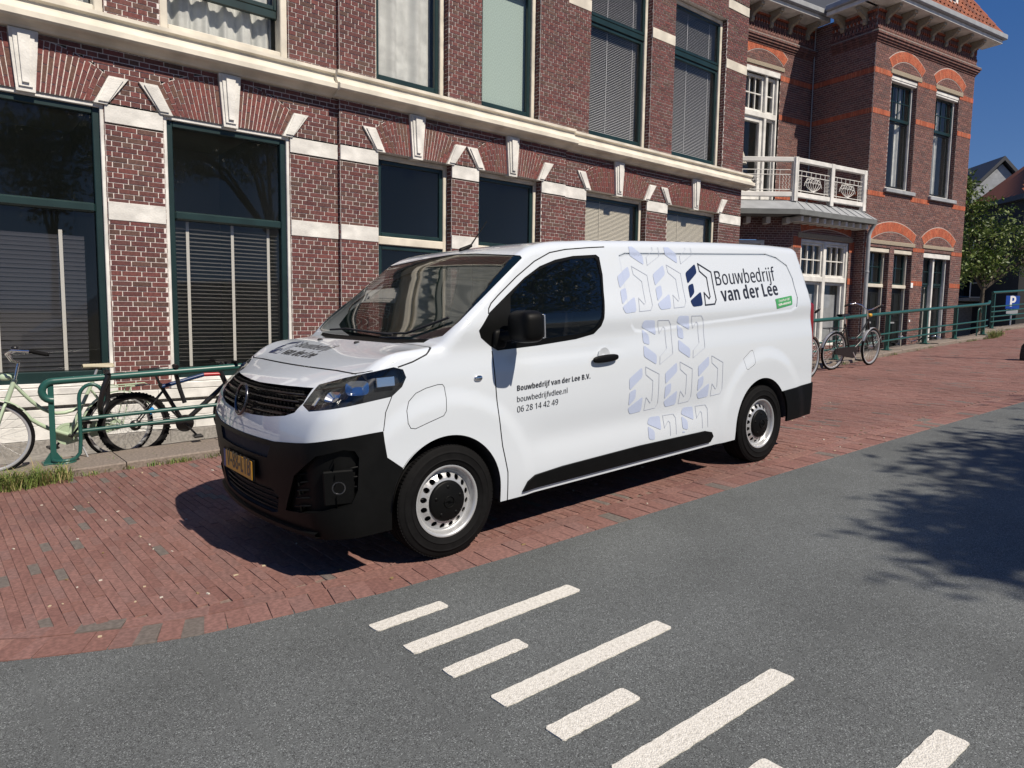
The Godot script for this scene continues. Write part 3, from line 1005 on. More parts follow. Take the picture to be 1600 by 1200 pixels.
			if not m:
				slats(W, H.transform * ft, x0 + 0.14, x1 - 0.24, 0.8, 3.80, z - 0.12, 0.026, 0.027, -0.95, M.slat_cream, false, [0.35])
			b = MB.new()
			room_box(b, ft, x0 - 0.2, 0.1, x1 + 0.2, 4.3, z - 0.11, 3.4)
			put("room", b, M.room, W)
	# first-floor windows
	for k in U.size():
		var u: Array = U[k]
		var x0: float = u[0]
		var x1: float = u[1]
		var ft: Transform3D = inv * (A1 if x0 > 5.0 and x0 < 9.0 else A0)
		var W := node("window", H)
		var z := -0.12
		var b := MB.new()
		frame_rect(b, ft, x0, 4.96, x1, 8.24, 0.085 if k > 2 else 0.10, z - 0.1, z + (0.0 if k > 2 else 0.09), 0.01, 0.07 if k > 2 else 0.10)
		put("frame", b, M.cream, W)
		var bar := 7.18
		if k == 2: bar = 5.56
		if k == 1: bar = 5.9
		b = MB.new()
		frame_rect(b, ft, x0 + 0.085, bar + 0.06, x1 - 0.085, 8.15, 0.06, z - 0.07, z - 0.012, 0.008)
		b.cbox(ft, Vector3(x0 + 0.085, bar - 0.05, z - 0.08), Vector3(x1 - 0.085, bar + 0.06, z - 0.02), 0.01)
		if k > 2: frame_rect(b, ft, x0 + 0.085, 5.03, x1 - 0.085, bar - 0.05, 0.065, z - 0.11, z - 0.045, 0.008, 0.10)
		put("sash", b, M.green_wood, W)
		b = MB.new()
		pane(b, ft, x0 + 0.13, bar, x1 - 0.13, 8.1, z - 0.04)
		put("pane", b, M.glass, W)
		b = MB.new()
		pane(b, ft, x0 + 0.09, 5.05, x1 - 0.09, bar, z - 0.08)
		put("pane", b, M.glass, W)
		if k <= 2: curtain(W, ft, x0 + 0.10, x1 - 0.10, 5.05, 8.1, z - 0.2, M.curtain, 24.0, k)
		elif k == 3: curtain(W, ft, x0 + 0.10, x1 - 0.12, 5.12, 8.1, z - 0.2, M.curtain, 13.0, 7)
		elif k == 4: curtain(W, ft, x0 + 0.10, x1 - 0.12, 5.16, 8.1, z - 0.16, M.curtain_green, 3.0, 9, "roller_blind", 0.004)
		else:
			slats(W, H.transform * ft, x0 + 0.16, x1 - 0.17, 5.10, 7.12, z - 0.17, 0.032, 0.027, -0.7, M.slat_alu, false, [0.4, 0.92])
			slats(W, H.transform * ft, x0 + 0.16, x1 - 0.17, 7.2, 8.1, z - 0.17, 0.032, 0.027, -0.7, M.slat_alu, false, [0.4, 0.92])
		b = MB.new()
		room_box(b, ft, x0 - 0.2, 4.6, x1 + 0.2, 8.6, z - 0.115, 3.4)
		put("room", b, M.room, W)
func flush_house(H: Node3D, mm: Material) -> void:
	# mortar and bricks were laid in world space
	var keep := mortar
	var inv := H.global_transform.affine_inverse()
	for k in keep.v.size():
		keep.v[k] = inv * keep.v[k]
		keep.n[k] = inv.basis * keep.n[k]
	put("mortar", keep, mm, H)
	mortar = MB.new()
	bag.sort_custom(func(a, b): return a[0] < b[0])
	var unit: Dictionary = {}
	var rest := MB.new()
	var n := 0
	for e in bag:
		var t: Transform3D = e[1]
		var rel := t.origin - CAM
		var fw := rel.dot(Vector3(0.6424, -0.0968, -0.7602))
		var rt := rel.dot(Vector3(0.7646, 0.0140, 0.6443)) / fw
		var dn := rel.dot(Vector3(-0.0518, -0.9952, 0.0830)) / fw
		var lt := inv * t
		if fw > 1.0 and absf(rt) < 0.715 and dn > -0.535 and dn < 0.02 and t.basis.z.dot(-rel) > 0.0 and n < 300:
			var key := int(hash01(n, 77) * 11.0)
			if not unit.has(key):
				var mb := MB.new()
				mb.col = e[5]
				mb.box(I, Vector3(-0.5, -0.5, -1), Vector3(0.5, 0.5, 1), true)
				unit[key] = mb.mesh()
			var o := put_mesh("brick", unit[key], M.brick, H)
			o.transform = Transform3D(lt.basis * Basis.from_scale(Vector3(e[2], e[3], e[4])), lt.origin)
			n += 1
		else:
			rest.col = e[5]
			rest.box(lt, Vector3(-e[2] * 0.5, -e[3] * 0.5, -0.004), Vector3(e[2] * 0.5, e[3] * 0.5, e[4]), true)
	var ro := put("brickwork", rest, M.brick, H)
	ro.set_meta("kind", "stuff")
	bag = []

# ------------------------------------------------------------------ van: body shape as a field, negative inside
# van frame: x back from the front axle, y up from the road, z towards the driver's side
var vT: PackedFloat32Array
var vN: PackedFloat32Array
var vW: PackedFloat32Array
var vR: PackedFloat32Array
var vC: PackedFloat32Array
const PANEL := [[1.578, 1.777], [1.642, 1.795], [3.446, 1.802], [3.60, 1.772], [3.744, 1.704], [3.80, 1.589], [3.815, 1.417], [3.79, 1.335], [3.705, 1.306], [2.815, 1.272], [1.704, 1.240], [1.634, 1.250], [1.593, 1.292], [1.575, 1.40]]
var panel_poly := PackedVector2Array()
func table(pts: Array, a: float, b: float, n: int) -> PackedFloat32Array:
	var m: Array[float] = []
	var c := pts.size()
	for i in c:
		if i == 0: m.append((pts[1][1] - pts[0][1]) / (pts[1][0] - pts[0][0]))
		elif i == c - 1: m.append((pts[c - 1][1] - pts[c - 2][1]) / (pts[c - 1][0] - pts[c - 2][0]))
		else:
			var h0: float = pts[i][0] - pts[i - 1][0]
			var h1: float = pts[i + 1][0] - pts[i][0]
			m.append(((pts[i][1] - pts[i - 1][1]) / h0 * h1 + (pts[i + 1][1] - pts[i][1]) / h1 * h0) / (h0 + h1))
	var out := PackedFloat32Array()
	for k in n:
		var x := lerpf(a, b, float(k) / (n - 1))
		var i := 0
		while i < c - 2 and pts[i + 1][0] < x: i += 1
		var h: float = pts[i + 1][0] - pts[i][0]
		var s: float = (x - pts[i][0]) / h
		if s < 0: out.append(pts[0][1] + m[0] * (x - pts[0][0]))
		elif s > 1: out.append(pts[c - 1][1] + m[c - 1] * (x - pts[c - 1][0]))
		else: out.append((2 * s * s * s - 3 * s * s + 1) * pts[i][1] + (s * s * s - 2 * s * s + s) * h * m[i] + (-2 * s * s * s + 3 * s * s) * pts[i + 1][1] + (s * s * s - s * s) * h * m[i + 1])
	return out
func van_tables() -> void:
	vT = table([[-1.0, 0.897], [-0.83, 0.989], [-0.75, 1.042], [-0.65, 1.090], [-0.53, 1.134], [-0.3, 1.205], [-0.1, 1.257], [0.0, 1.284], [0.06, 1.327], [0.2, 1.4375], [0.35, 1.5565], [0.5, 1.675], [0.63, 1.775], [0.75, 1.837], [0.9, 1.873], [1.2, 1.894], [1.6, 1.903], [2.2, 1.909], [3.0, 1.908], [3.7, 1.893], [4.2, 1.864]], -1.0, 4.2, 521)
	var n := [[0.1, -0.78], [0.22, -0.83], [0.32, -0.865], [0.5, -0.885], [0.62, -0.888], [0.72, -0.885], [0.82, -0.872], [0.92, -0.85], [1.02, -0.82], [1.15, -0.76]]
	for e in n: e[1] += 0.005
	vN = table(n, 0.1, 1.15, 106)
	var w := [[0.1, 0.90], [0.22, 0.925], [0.32, 0.938], [0.5, 0.948], [0.7, 0.956], [0.9, 0.96], [1.08, 0.957], [1.22, 0.945], [1.35, 0.925], [1.55, 0.88], [1.75, 0.832], [1.95, 0.78]]
	for e in w: e[1] += -0.001 if e[0] < 0.6 else (-0.008 if e[0] < 1.3 else 0.022)
	vW = table(w, 0.1, 1.95, 186)
	var r := [[0.1, 4.0], [0.3, 4.05], [0.6, 4.075], [0.9, 4.075], [1.2, 4.055], [1.5, 4.01], [1.8, 3.945], [2.0, 3.9]]
	for e in r: e[1] += 0.069
	vR = table(r, 0.1, 2.0, 191)
	vC = table([[0.2, 0.149], [0.5, 0.157], [0.9, 0.157], [1.1, 0.236], [1.23, 0.03], [1.3, -0.004], [1.6, -0.008], [1.8, -0.007], [2.0, -0.005]], 0.2, 2.0, 181)
	for p in PANEL: panel_poly.append(Vector2(p[0], p[1]))
func look(t: PackedFloat32Array, s: float) -> float:   # s in table steps
	var i := int(s)
	if i < 0: i = 0
	elif i > t.size() - 2: i = t.size() - 2
	var f := s - i
	return t[i] * (1.0 - f) + t[i + 1] * f
func smax(a: float, b: float, r: float) -> float:
	var u := maxf(a + r, 0.0)
	var v := maxf(b + r, 0.0)
	return minf(maxf(a, b), -r) + sqrt(u * u + v * v)
func panel_depth(x: float, y: float) -> float:
	if x < 1.53 or x > 3.87 or y < 1.20 or y > 1.84: return -1.0
	var d := 1e9
	for k in panel_poly.size():
		var a := panel_poly[k]
		var e := panel_poly[(k + 1) % panel_poly.size()] - a
		d = minf(d, ((x - a.x) * e.y - (y - a.y) * e.x) / e.length())
	return d
func van_w(x: float, y: float, fine: bool) -> float:
	var w := look(vW, (y - 0.1) * 100.0)
	var rf := sqrt(x * x + (y - 0.34) * (y - 0.34))
	var rr := sqrt((x - 3.275) * (x - 3.275) + (y - 0.34) * (y - 0.34))
	if rf < 0.68: w += 0.014 * (1.0 - smoothstep(0.56, 0.68, rf))
	if rr < 0.68: w += 0.014 * (1.0 - smoothstep(0.56, 0.68, rr))
	if x > 0.45 and x < 2.7 and y < 1.0: w -= 0.014 * exp(-pow((y - 0.60) / 0.11, 2.0)) * smoothstep(0.45, 0.8, x) * (1.0 - smoothstep(2.35, 2.7, x))
	if x < 0.1: w -= 0.034 * (1.0 - smoothstep(-0.9, 0.1, x))
	if fine:
		var d := panel_depth(x, y)
		if d > -0.016: w -= 0.007 * smoothstep(-0.016, 0.016, d)
		# soft hollow round the cab window and shoulder crease
		w -= 0.004 * exp(-pow((y - 1.14) / 0.035, 2.0)) * smoothstep(0.4, 0.7, x) * (1.0 - smoothstep(1.35, 1.6, x))
	return w
func van_f(p: Vector3, fine := true) -> float:
	var x := p.x
	var y := p.y
	var z := absf(p.z)
	var zz := z * z
	var xs := x - look(vC, (clampf(y, 0.2, 2.0) - 0.2) * 100.0) * zz
	var yc := y + (-0.045 + 0.066 * smoothstep(-0.35, 0.0, x)) * zz
	var st := (xs + 1.0) * 100.0
	var sl := (look(vT, st + 2.0) - look(vT, st - 2.0)) * 25.0
	var top := (yc - look(vT, st)) / sqrt(1.0 + sl * sl)
	var nose := look(vN, (clampf(y, 0.1, 1.15) - 0.1) * 100.0) - xs
	var pr := smax(top, nose, 0.05)
	var r := 0.054 + 0.094 * (1.0 - smoothstep(0.8, 1.1, y)) * (1.0 - smoothstep(-0.6, 0.0, x))
	var g := smax(pr, z - van_w(x, y, fine), r)
	return smax(g, x - look(vR, (y - 0.1) * 100.0) + 0.041 * zz, 0.048)
func van_n(p: Vector3) -> Vector3:
	var e := 0.004
	var zp := maxf(p.z, 0.0)
	var q := Vector3(p.x, p.y, zp)
	var f := van_f(q)
	var g := Vector3(van_f(q + Vector3(e, 0, 0)) - f, van_f(q + Vector3(0, e, 0)) - f, (van_f(q + Vector3(0, 0, e)) - f) if zp > 0.002 else 0.0)
	return g.normalized()
func van_snap(p: Vector3, times := 2) -> Vector3:
	for k in times:
		var e := 0.005
		var f := van_f(p)
		var g := Vector3(van_f(p + Vector3(e, 0, 0)) - f, van_f(p + Vector3(0, e, 0)) - f, van_f(p + Vector3(0, 0, e)) - f) / e
		p -= g * (f / maxf(g.length_squared(), 0.2))
	return p
func van_side_z(x: float, y: float) -> float:   # the driver's side surface at x, y
	var z := van_w(x, y, true)
	for k in 4:
		z -= van_f(Vector3(x, y, z))
	return z

# ---- half shell by surface nets, then cut into panels along exact outlines
var tri_p: Array = []      # flat list of triangles: [Vector3, Vector3, Vector3]
var tri_l: PackedInt32Array = PackedInt32Array()
func van_shell() -> void:
	var h := 0.03
	var ox := -0.99
	var oy := 0.17
	var oz := -0.015
	var nx := 176
	var ny := 61
	var nz := 35
	var val := PackedFloat32Array()
	val.resize(nx * ny * nz)
	val.fill(1.0)
	# coarse pass finds the blocks that hold the surface
	var bs := 5
	for bx in range(0, nx, bs):
		for by in range(0, ny, bs):
			for bz in range(0, nz, bs):
				var c := Vector3(ox + (bx + bs * 0.5) * h, oy + (by + bs * 0.5) * h, oz + (bz + bs * 0.5) * h)
				var f := van_f(c, false)
				var near := absf(f) < 0.22
				for i in range(bx, mini(bx + bs, nx)):
					for j in range(by, mini(by + bs, ny)):
						for k in range(bz, mini(bz + bs, nz)):
							val[(i * ny + j) * nz + k] = van_f(Vector3(ox + i * h, oy + j * h, oz + k * h), false) if near else f
	var vid := PackedInt32Array()
	vid.resize(nx * ny * nz)
	vid.fill(-1)
	var pos := PackedVector3Array()
	for i in nx - 1:
		for j in ny - 1:
			var base := (i * ny + j) * nz
			for k in nz - 1:
				var q := base + k
				var neg := 0
				var a := [val[q], val[q + 1], val[q + nz], val[q + nz + 1], val[q + ny * nz], val[q + ny * nz + 1], val[q + ny * nz + nz], val[q + ny * nz + nz + 1]]
				for w in 8:
					if a[w] < 0: neg += 1
				if neg == 0 or neg == 8: continue
				var s := Vector3.ZERO
				var n := 0
				for e in [[0, 1], [2, 3], [4, 5], [6, 7], [0, 2], [1, 3], [4, 6], [5, 7], [0, 4], [1, 5], [2, 6], [3, 7]]:
					var f0: float = a[e[0]]
					var f1: float = a[e[1]]
					if (f0 < 0) != (f1 < 0):
						var t := f0 / (f0 - f1)
						var c0 := Vector3((e[0] >> 2) & 1, (e[0] >> 1) & 1, e[0] & 1)
						var c1 := Vector3((e[1] >> 2) & 1, (e[1] >> 1) & 1, e[1] & 1)
						s += c0.lerp(c1, t)
						n += 1
				var p := Vector3(ox + i * h, oy + j * h, oz + k * h) + s / n * h
				if k == 0: p.z = 0.0
				p = van_snap(p, 2)
				if k == 0: p.z = 0.0
				vid[q] = pos.size()
				pos.append(p)
	var push := func(a: int, b: int, c: int, d: int, flip: bool):
		if a < 0 or b < 0 or c < 0 or d < 0: return
		if flip:
			var w := b
			b = d
			d = w
		if pos[a].distance_squared_to(pos[c]) <= pos[b].distance_squared_to(pos[d]):
			tri_p.append([pos[a], pos[b], pos[c]])
			tri_p.append([pos[a], pos[c], pos[d]])
		else:
			tri_p.append([pos[a], pos[b], pos[d]])
			tri_p.append([pos[b], pos[c], pos[d]])
	var sx := ny * nz
	for i in range(1, nx - 1):
		for j in range(1, ny - 1):
			for k in range(1, nz - 1):
				var q := (i * ny + j) * nz + k
				var f := val[q] < 0
				if f != (val[q + sx] < 0): push.call(vid[q - nz - 1], vid[q - 1], vid[q], vid[q - nz], not f)
				if f != (val[q + nz] < 0): push.call(vid[q - sx - 1], vid[q - sx], vid[q], vid[q - 1], not f)
				if f != (val[q + 1] < 0): push.call(vid[q - sx - nz], vid[q - nz], vid[q], vid[q - sx], not f)
	tri_l.resize(tri_p.size())
	tri_l.fill(0)
func uv_of(p: Vector3, view: int) -> Vector2:
	if view == 0: return Vector2(p.x, p.y)                   # from the side
	if view == 1: return Vector2(p.z, p.y)                   # from the front
	return Vector2((p.x + p.z) * 0.70711, p.y)               # from the front corner
func hull(pts: Array) -> PackedVector2Array:
	var pv := PackedVector2Array()
	for p in pts: pv.append(Vector2(p[0], p[1]))
	var hl := Geometry2D.convex_hull(pv)
	if hl.size() > 1 and hl[0].is_equal_approx(hl[hl.size() - 1]): hl.remove_at(hl.size() - 1)
	var area := 0.0
	for k in hl.size(): area += hl[k].cross(hl[(k + 1) % hl.size()])
	if area < 0: hl.reverse()
	return hl
# everything of label `from` inside the convex outline gets label `to`
func cut(poly: PackedVector2Array, view: int, from: int, to: int, x0: float, x1: float, zmin := -1.0) -> void:
	var lo := Vector2(1e9, 1e9)
	var hi := Vector2(-1e9, -1e9)
	for p in poly:
		lo = lo.min(p)
		hi = hi.max(p)
	var count := tri_p.size()
	for q in count:
		if tri_l[q] != from: continue
		var t: Array = tri_p[q]
		var cx: float = (t[0].x + t[1].x + t[2].x) / 3.0
		if cx < x0 or cx > x1: continue
		if zmin > 0 and (t[0].z + t[1].z + t[2].z) / 3.0 < zmin: continue
		var u0 := uv_of(t[0], view)
		var u1 := uv_of(t[1], view)
		var u2 := uv_of(t[2], view)
		if maxf(u0.x, maxf(u1.x, u2.x)) < lo.x or minf(u0.x, minf(u1.x, u2.x)) > hi.x or maxf(u0.y, maxf(u1.y, u2.y)) < lo.y or minf(u0.y, minf(u1.y, u2.y)) > hi.y: continue
		var inside: Array = [t[0], t[1], t[2]]
		var outs: Array = []
		for k in poly.size():
			var a := poly[k]
			var n := poly[(k + 1) % poly.size()] - a
			var pin: Array = []
			var pout: Array = []
			for w in inside.size():
				var p: Vector3 = inside[w]
				var r: Vector3 = inside[(w + 1) % inside.size()]
				var dp := n.cross(uv_of(p, view) - a)
				var dr := n.cross(uv_of(r, view) - a)
				if dp >= 0: pin.append(p)
				if dp <= 0: pout.append(p)
				if (dp > 0 and dr < 0) or (dp < 0 and dr > 0):
					var m := p.lerp(r, dp / (dp - dr))
					pin.append(m)
					pout.append(m)
			if pout.size() >= 3: outs.append(pout)
			inside = pin
			if inside.size() < 3: break
		if inside.size() < 3: continue
		# replace this triangle
		var first := true
		for w in range(1, inside.size() - 1):
			var nt := [inside[0], inside[w], inside[w + 1]]
			if first:
				tri_p[q] = nt
				tri_l[q] = to
				first = false
			else:
				tri_p.append(nt)
				tri_l.append(to)
		for o in outs:
			for w in range(1, o.size() - 1):
				if (o[w] - o[0]).cross(o[w + 1] - o[0]).length_squared() < 1e-16: continue
				tri_p.append([o[0], o[w], o[w + 1]])
				tri_l.append(from)
func cut_line(pts: Array, view: int, from: int, to: int, w: float, x0: float, x1: float, zmin := -1.0) -> void:
	for k in pts.size() - 1:
		var a := Vector2(pts[k][0], pts[k][1])
		var b := Vector2(pts[k + 1][0], pts[k + 1][1])
		var d := (b - a).normalized()
		var s := Vector2(-d.y, d.x) * w * 0.5
		a -= d * w * 0.3
		b += d * w * 0.3
		cut(hull([[a.x + s.x, a.y + s.y], [a.x - s.x, a.y - s.y], [b.x - s.x, b.y - s.y], [b.x + s.x, b.y + s.y]]), view, from, to, x0, x1, zmin)
# a panel as a mesh: moved out (or in) by `off` along the surface, with edges down to the shell
func van_piece(label: int, off: float, both := true, only_mirror := false, skirt := 0.0) -> MB:
	var b := MB.new()
	var cache := {}
	var edges := {}
	for q in tri_p.size():
		if tri_l[q] != label: continue
		var t: Array = tri_p[q]
		var P: Array = []
		var N: Array = []
		for w in 3:
			var key: Vector3i = Vector3i((t[w] * 20000.0).round())
			if not cache.has(key):
				var p: Vector3 = t[w]
				var keep := p.z < 0.001
				p = van_snap(p, 1)
				if keep: p.z = 0.0
				cache[key] = [p, van_n(p)]
			P.append(cache[key][0] + cache[key][1] * off)
			N.append(cache[key][1])
			if skirt != 0.0:
				var k2: Vector3i = Vector3i((t[(w + 1) % 3] * 20000.0).round())
				if edges.has([k2, key]): edges.erase([k2, key])
				else: edges[[key, k2]] = true
		if not only_mirror: b.tri_n(P[0], P[1], P[2], N[0], N[1], N[2])
		if both or only_mirror:
			var f := Vector3(1, 1, -1)
			b.tri_n(P[0] * f, P[2] * f, P[1] * f, N[0] * f, N[2] * f, N[1] * f)
	for e in edges:
		if not cache.has(e[0]) or not cache.has(e[1]): continue
		var c0: Array = cache[e[0]]
		var c1: Array = cache[e[1]]
		if c0[0].z < 0.002 and c1[0].z < 0.002: continue
		var a: Vector3 = c0[0] + c0[1] * off
		var c: Vector3 = c1[0] + c1[1] * off
		var a2: Vector3 = c0[0] + c0[1] * (off - skirt)
		var d2: Vector3 = c1[0] + c1[1] * (off - skirt)
		var f := Vector3(1, 1, -1)
		if not only_mirror: b.quad(c, a, a2, d2)
		if both or only_mirror: b.quad(a * f, c * f, d2 * f, a2 * f)
	return b
enum { BODY, DROP, GLASS_F, BLACK_W, GLASS_S, LAMP, GRILLE, BUMPER, FOG, REARB, CLAD, GAP, FUEL, COWL, SLOT, LOWG, SEAM }
func van_cut() -> void:
	var ring := func(c: Vector2, r: float) -> Array:
		var o: Array = []
		for k in 41:
			var a := PI * k / 40.0
			o.append([c.x + r * cos(a), c.y + r * sin(a)])
		o.append([c.x - r, 0.0])
		o.append([c.x + r, 0.0])
		return o
	cut(hull(ring.call(Vector2(-0.005, 0.36), 0.378)), 0, BODY, DROP, -0.6, 0.6, 0.3)
	cut(hull(ring.call(Vector2(3.245, 0.36), 0.385)), 0, BODY, DROP, 2.6, 3.9, 0.3)
	cut(hull([[-2, -1], [3.4, -1], [3.4, 0.262], [-2, 0.255]]), 0, BODY, DROP, -2, 5)
	cut(hull([[3.3, -1], [5, -1], [5, 0.35], [3.3, 0.305]]), 0, BODY, DROP, 3.2, 5)
	# glass
	cut(hull([[-0.4, 1.288], [0.161, 1.284], [0.40, 1.284], [0.57, 1.29], [0.646, 1.307], [0.745, 1.39], [0.918, 1.587], [1.003, 1.678], [1.08, 1.758], [1.07, 1.775], [0.928, 1.79], [0.718, 1.819], [0.56, 1.828], [0.3, 1.832], [-0.4, 1.832]]), 2, BODY, GLASS_F, -0.14, 0.9)
	cut(hull([[-0.4, 1.262], [0.30, 1.259], [0.52, 1.268], [0.56, 1.2885], [-0.4, 1.2885]]), 2, BODY, COWL, -0.12, 0.3)
	cut(hull([[0.253, 1.328], [0.347, 1.433], [0.522, 1.543], [0.666, 1.635], [0.811, 1.707], [0.955, 1.749], [1.123, 1.775], [1.344, 1.785], [1.371, 1.767], [1.372, 1.644], [1.342, 1.469], [1.313, 1.349], [1.285, 1.298], [1.218, 1.249], [1.052, 1.225], [0.715, 1.207], [0.396, 1.199], [0.339, 1.231], [0.269, 1.285]]), 0, BODY, BLACK_W, 0.1, 1.6, 0.5)
	cut(hull([[0.498, 1.40], [0.53, 1.525], [0.663, 1.62], [0.806, 1.687], [0.949, 1.728], [1.118, 1.756], [1.326, 1.762], [1.350, 1.741], [1.351, 1.627], [1.326, 1.47], [1.295, 1.358], [1.237, 1.292], [1.168, 1.265], [0.736, 1.247], [0.503, 1.235]]), 0, BLACK_W, GLASS_S, 0.1, 1.6, 0.5)
	# lamps, grille, bumpers
	cut(hull([[-0.055, 0.975], [0.006, 1.074], [0.164, 1.112], [0.3, 1.14], [0.431, 1.162], [0.474, 1.145], [0.488, 1.1], [0.468, 1.05], [0.42, 1.003], [0.301, 0.988], [0.153, 0.968], [0.001, 0.948]]), 2, BODY, LAMP, -0.95, 0.0, 0.3)
	cut(hull([[-0.5, 1.042], [0.378, 1.052], [0.628, 1.058], [0.655, 0.985], [0.627, 0.935], [0.549, 0.911], [0.384, 0.892], [0.176, 0.882], [-0.5, 0.88]]), 1, BODY, GRILLE, -1, -0.5)
	cut(hull([[-0.9, 0.0], [-0.9, 0.764], [-0.263, 0.764], [-0.263, 0.0]]), 2, BODY, BUMPER, -1, -0.2)
	cut(hull([[-0.263, 0.0], [-0.263, 0.764], [-0.075, 0.782], [-0.075, 0.0]]), 2, BODY, BUMPER, -1, -0.2)
	cut(hull([[-0.075, 0.0], [-0.075, 0.782], [0.152, 0.81], [0.152, 0.0]]), 2, BODY, BUMPER, -1, -0.2)
	cut(hull([[0.152, 0.0], [0.152, 0.81], [0.375, 0.82], [0.388, 0.674], [0.39, 0.0]]), 2, BODY, BUMPER, -1, -0.2)
	cut(hull([[0.388, 0.0], [0.388, 0.674], [0.455, 0.60], [0.46, 0.0]]), 2, BODY, BUMPER, -1, -0.2)
	cut(hull([[-0.10, 0.60], [0.06, 0.725], [0.2, 0.752], [0.245, 0.736], [0.262, 0.696], [0.252, 0.522], [0.221, 0.454], [0.098, 0.425], [-0.087, 0.392], [-0.20, 0.381]]), 2, BUMPER, FOG, -1, -0.2, 0.3)
	cut(hull([[-0.6, 0.738], [0.45, 0.738], [0.40, 0.662], [-0.6, 0.662]]), 1, BUMPER, SLOT, -1, -0.5)
	cut(hull([[-0.6, 0.488], [0.42, 0.488], [0.49, 0.45], [0.45, 0.352], [0.38, 0.335], [-0.6, 0.325]]), 1, BUMPER, LOWG, -1, -0.5)
	cut(hull([[3.52, 0.595], [4.3, 0.628], [4.3, 0.0], [3.52, 0.0]]), 0, BODY, REARB, 3.4, 4.4)
	cut(hull([[0.545, 0.290], [0.588, 0.348], [0.66, 0.376], [0.903, 0.392], [1.675, 0.406], [2.45, 0.398], [2.53, 0.378], [2.555, 0.34], [2.52, 0.297]]), 0, BODY, CLAD, 0.4, 2.7, 0.5)
	# shut lines
	cut_line([[0.428, 0.26], [0.428, 0.44], [0.391, 0.611], [0.371, 0.80], [0.360, 1.0], [0.352, 1.20]], 0, BODY, GAP, 0.008, 0, 0.6, 0.5)
	cut_line([[0.337, 1.425], [0.345, 1.455], [0.370, 1.485], [0.430, 1.528], [0.604, 1.642], [0.774, 1.738], [0.92, 1.795], [1.063, 1.817], [1.282, 1.832], [1.44, 1.839]], 0, BODY, GAP, 0.008, 0.2, 1.6, 0.5)
	cut_line([[-0.7, 1.136], [0.149, 1.137], [0.6, 1.138], [0.82, 1.133]], 1, BODY, GAP, 0.005, -0.9, -0.3)
	cut_line([[0.20, 1.131], [0.33, 1.150]], 2, BODY, GAP, 0.004, -0.6, -0.2)
	cut_line([[-0.289, 1.160], [-0.198, 1.181], [-0.104, 1.214], [-0.055, 1.25], [-0.036, 1.296]], 0, BODY, GAP, 0.008, -0.5, 0.2, 0.5)
	cut_line([[0.42, 1.003], [0.389, 0.92], [0.377, 0.822]], 2, BODY, GAP, 0.004, -0.6, -0.1, 0.5)
	var fuel := [[-0.26, 0.914], [-0.242, 0.965], [-0.196, 1.005], [-0.13, 1.027], [-0.053, 1.039], [-0.02, 1.037], [-0.008, 1.02], [-0.004, 0.96], [-0.011, 0.883], [-0.03, 0.858], [-0.13, 0.832], [-0.215, 0.808], [-0.245, 0.815], [-0.260, 0.845], [-0.26, 0.914]]
	cut_line(fuel, 0, BODY, GAP, 0.004, -0.5, 0.2, 0.5)
	cut_line([[2.962, 0.935], [3.06, 0.992], [3.095, 0.996], [3.105, 0.975], [3.12, 0.895], [3.105, 0.875], [3.01, 0.838], [2.99, 0.85], [2.962, 0.935]], 0, BODY, GAP, 0.003, 2.6, 3.4, 0.5)
	# finer cells along the edge of the pressed side panel
	cut_line(PANEL + [PANEL[0]], 0, BODY, 99, 0.034, 1.3, 4.0, 0.5)
	cut_line(PANEL + [PANEL[0]], 0, 99, 98, 0.002, 1.3, 4.0, 0.5)
	for q in tri_l.size():
		if tri_l[q] >= 98: tri_l[q] = BODY
	cut_line(PANEL.slice(0, 8), 0, BODY, SEAM, 0.009, 1.3, 4.0, 0.5)

# ------------------------------------------------------------------ van: assembly
func nose_x(y: float, z: float) -> float:   # front surface at height y, offset z
	var x := -0.9
	for k in 6:
		x += van_f(Vector3(x, y, z))
	return x
func hood_y(x: float, z: float) -> float:
	var y := 1.4
	for k in 8:
		y -= van_f(Vector3(x, y, z))
	return y
func split_tris(tris: Array, most: float) -> Array:
	var out: Array = []
	var todo := tris
	while todo.size() > 0:
		var nx: Array = []
		for t in todo:
			var a: Vector2 = t[0]
			var b: Vector2 = t[1]
			var c: Vector2 = t[2]
			var ab := a.distance_to(b)
			var bc := b.distance_to(c)
			var ca := c.distance_to(a)
			var m := maxf(ab, maxf(bc, ca))
			if m < most: out.append(t)
			elif m == ab:
				nx.append([a, (a + b) * 0.5, c]); nx.append([(a + b) * 0.5, b, c])
			elif m == bc:
				nx.append([b, (b + c) * 0.5, a]); nx.append([(b + c) * 0.5, c, a])
			else:
				nx.append([c, (c + a) * 0.5, b]); nx.append([(c + a) * 0.5, a, b])
		todo = nx
	return out
func side_decal(b: MB, tris: Array, off := 0.0026) -> void:
	for t in tris:
		var P: Array = []
		for q in t: P.append(Vector3(q.x, q.y, van_side_z(q.x, q.y) + off))
		if (t[1] - t[0]).cross(t[2] - t[0]) < 0: P.reverse()
		var n := van_n(Vector3(P[0].x, P[0].y, P[0].z - off))
		b.tri_n(P[0], P[1], P[2], n, n, n)
func hood_decal(b: MB, tris: Array) -> void:   # drawn with x to the driver's side and y towards the windscreen
	for t in tris:
		var P: Array = []
		for q in t: P.append(Vector3(q.y, hood_y(q.y, q.x) + 0.0025, q.x))
		if (P[1] - P[0]).cross(P[2] - P[0]).y < 0: P.reverse()
		b.tri(P[0], P[1], P[2])
func poly_tris(pts: Array) -> Array:
	var pv := PackedVector2Array()
	for p in pts: pv.append(p)
	var tr := Geometry2D.triangulate_polygon(pv)
	var o: Array = []
	for k in range(0, tr.size(), 3): o.append([pv[tr[k]], pv[tr[k + 1]], pv[tr[k + 2]]])
	return o
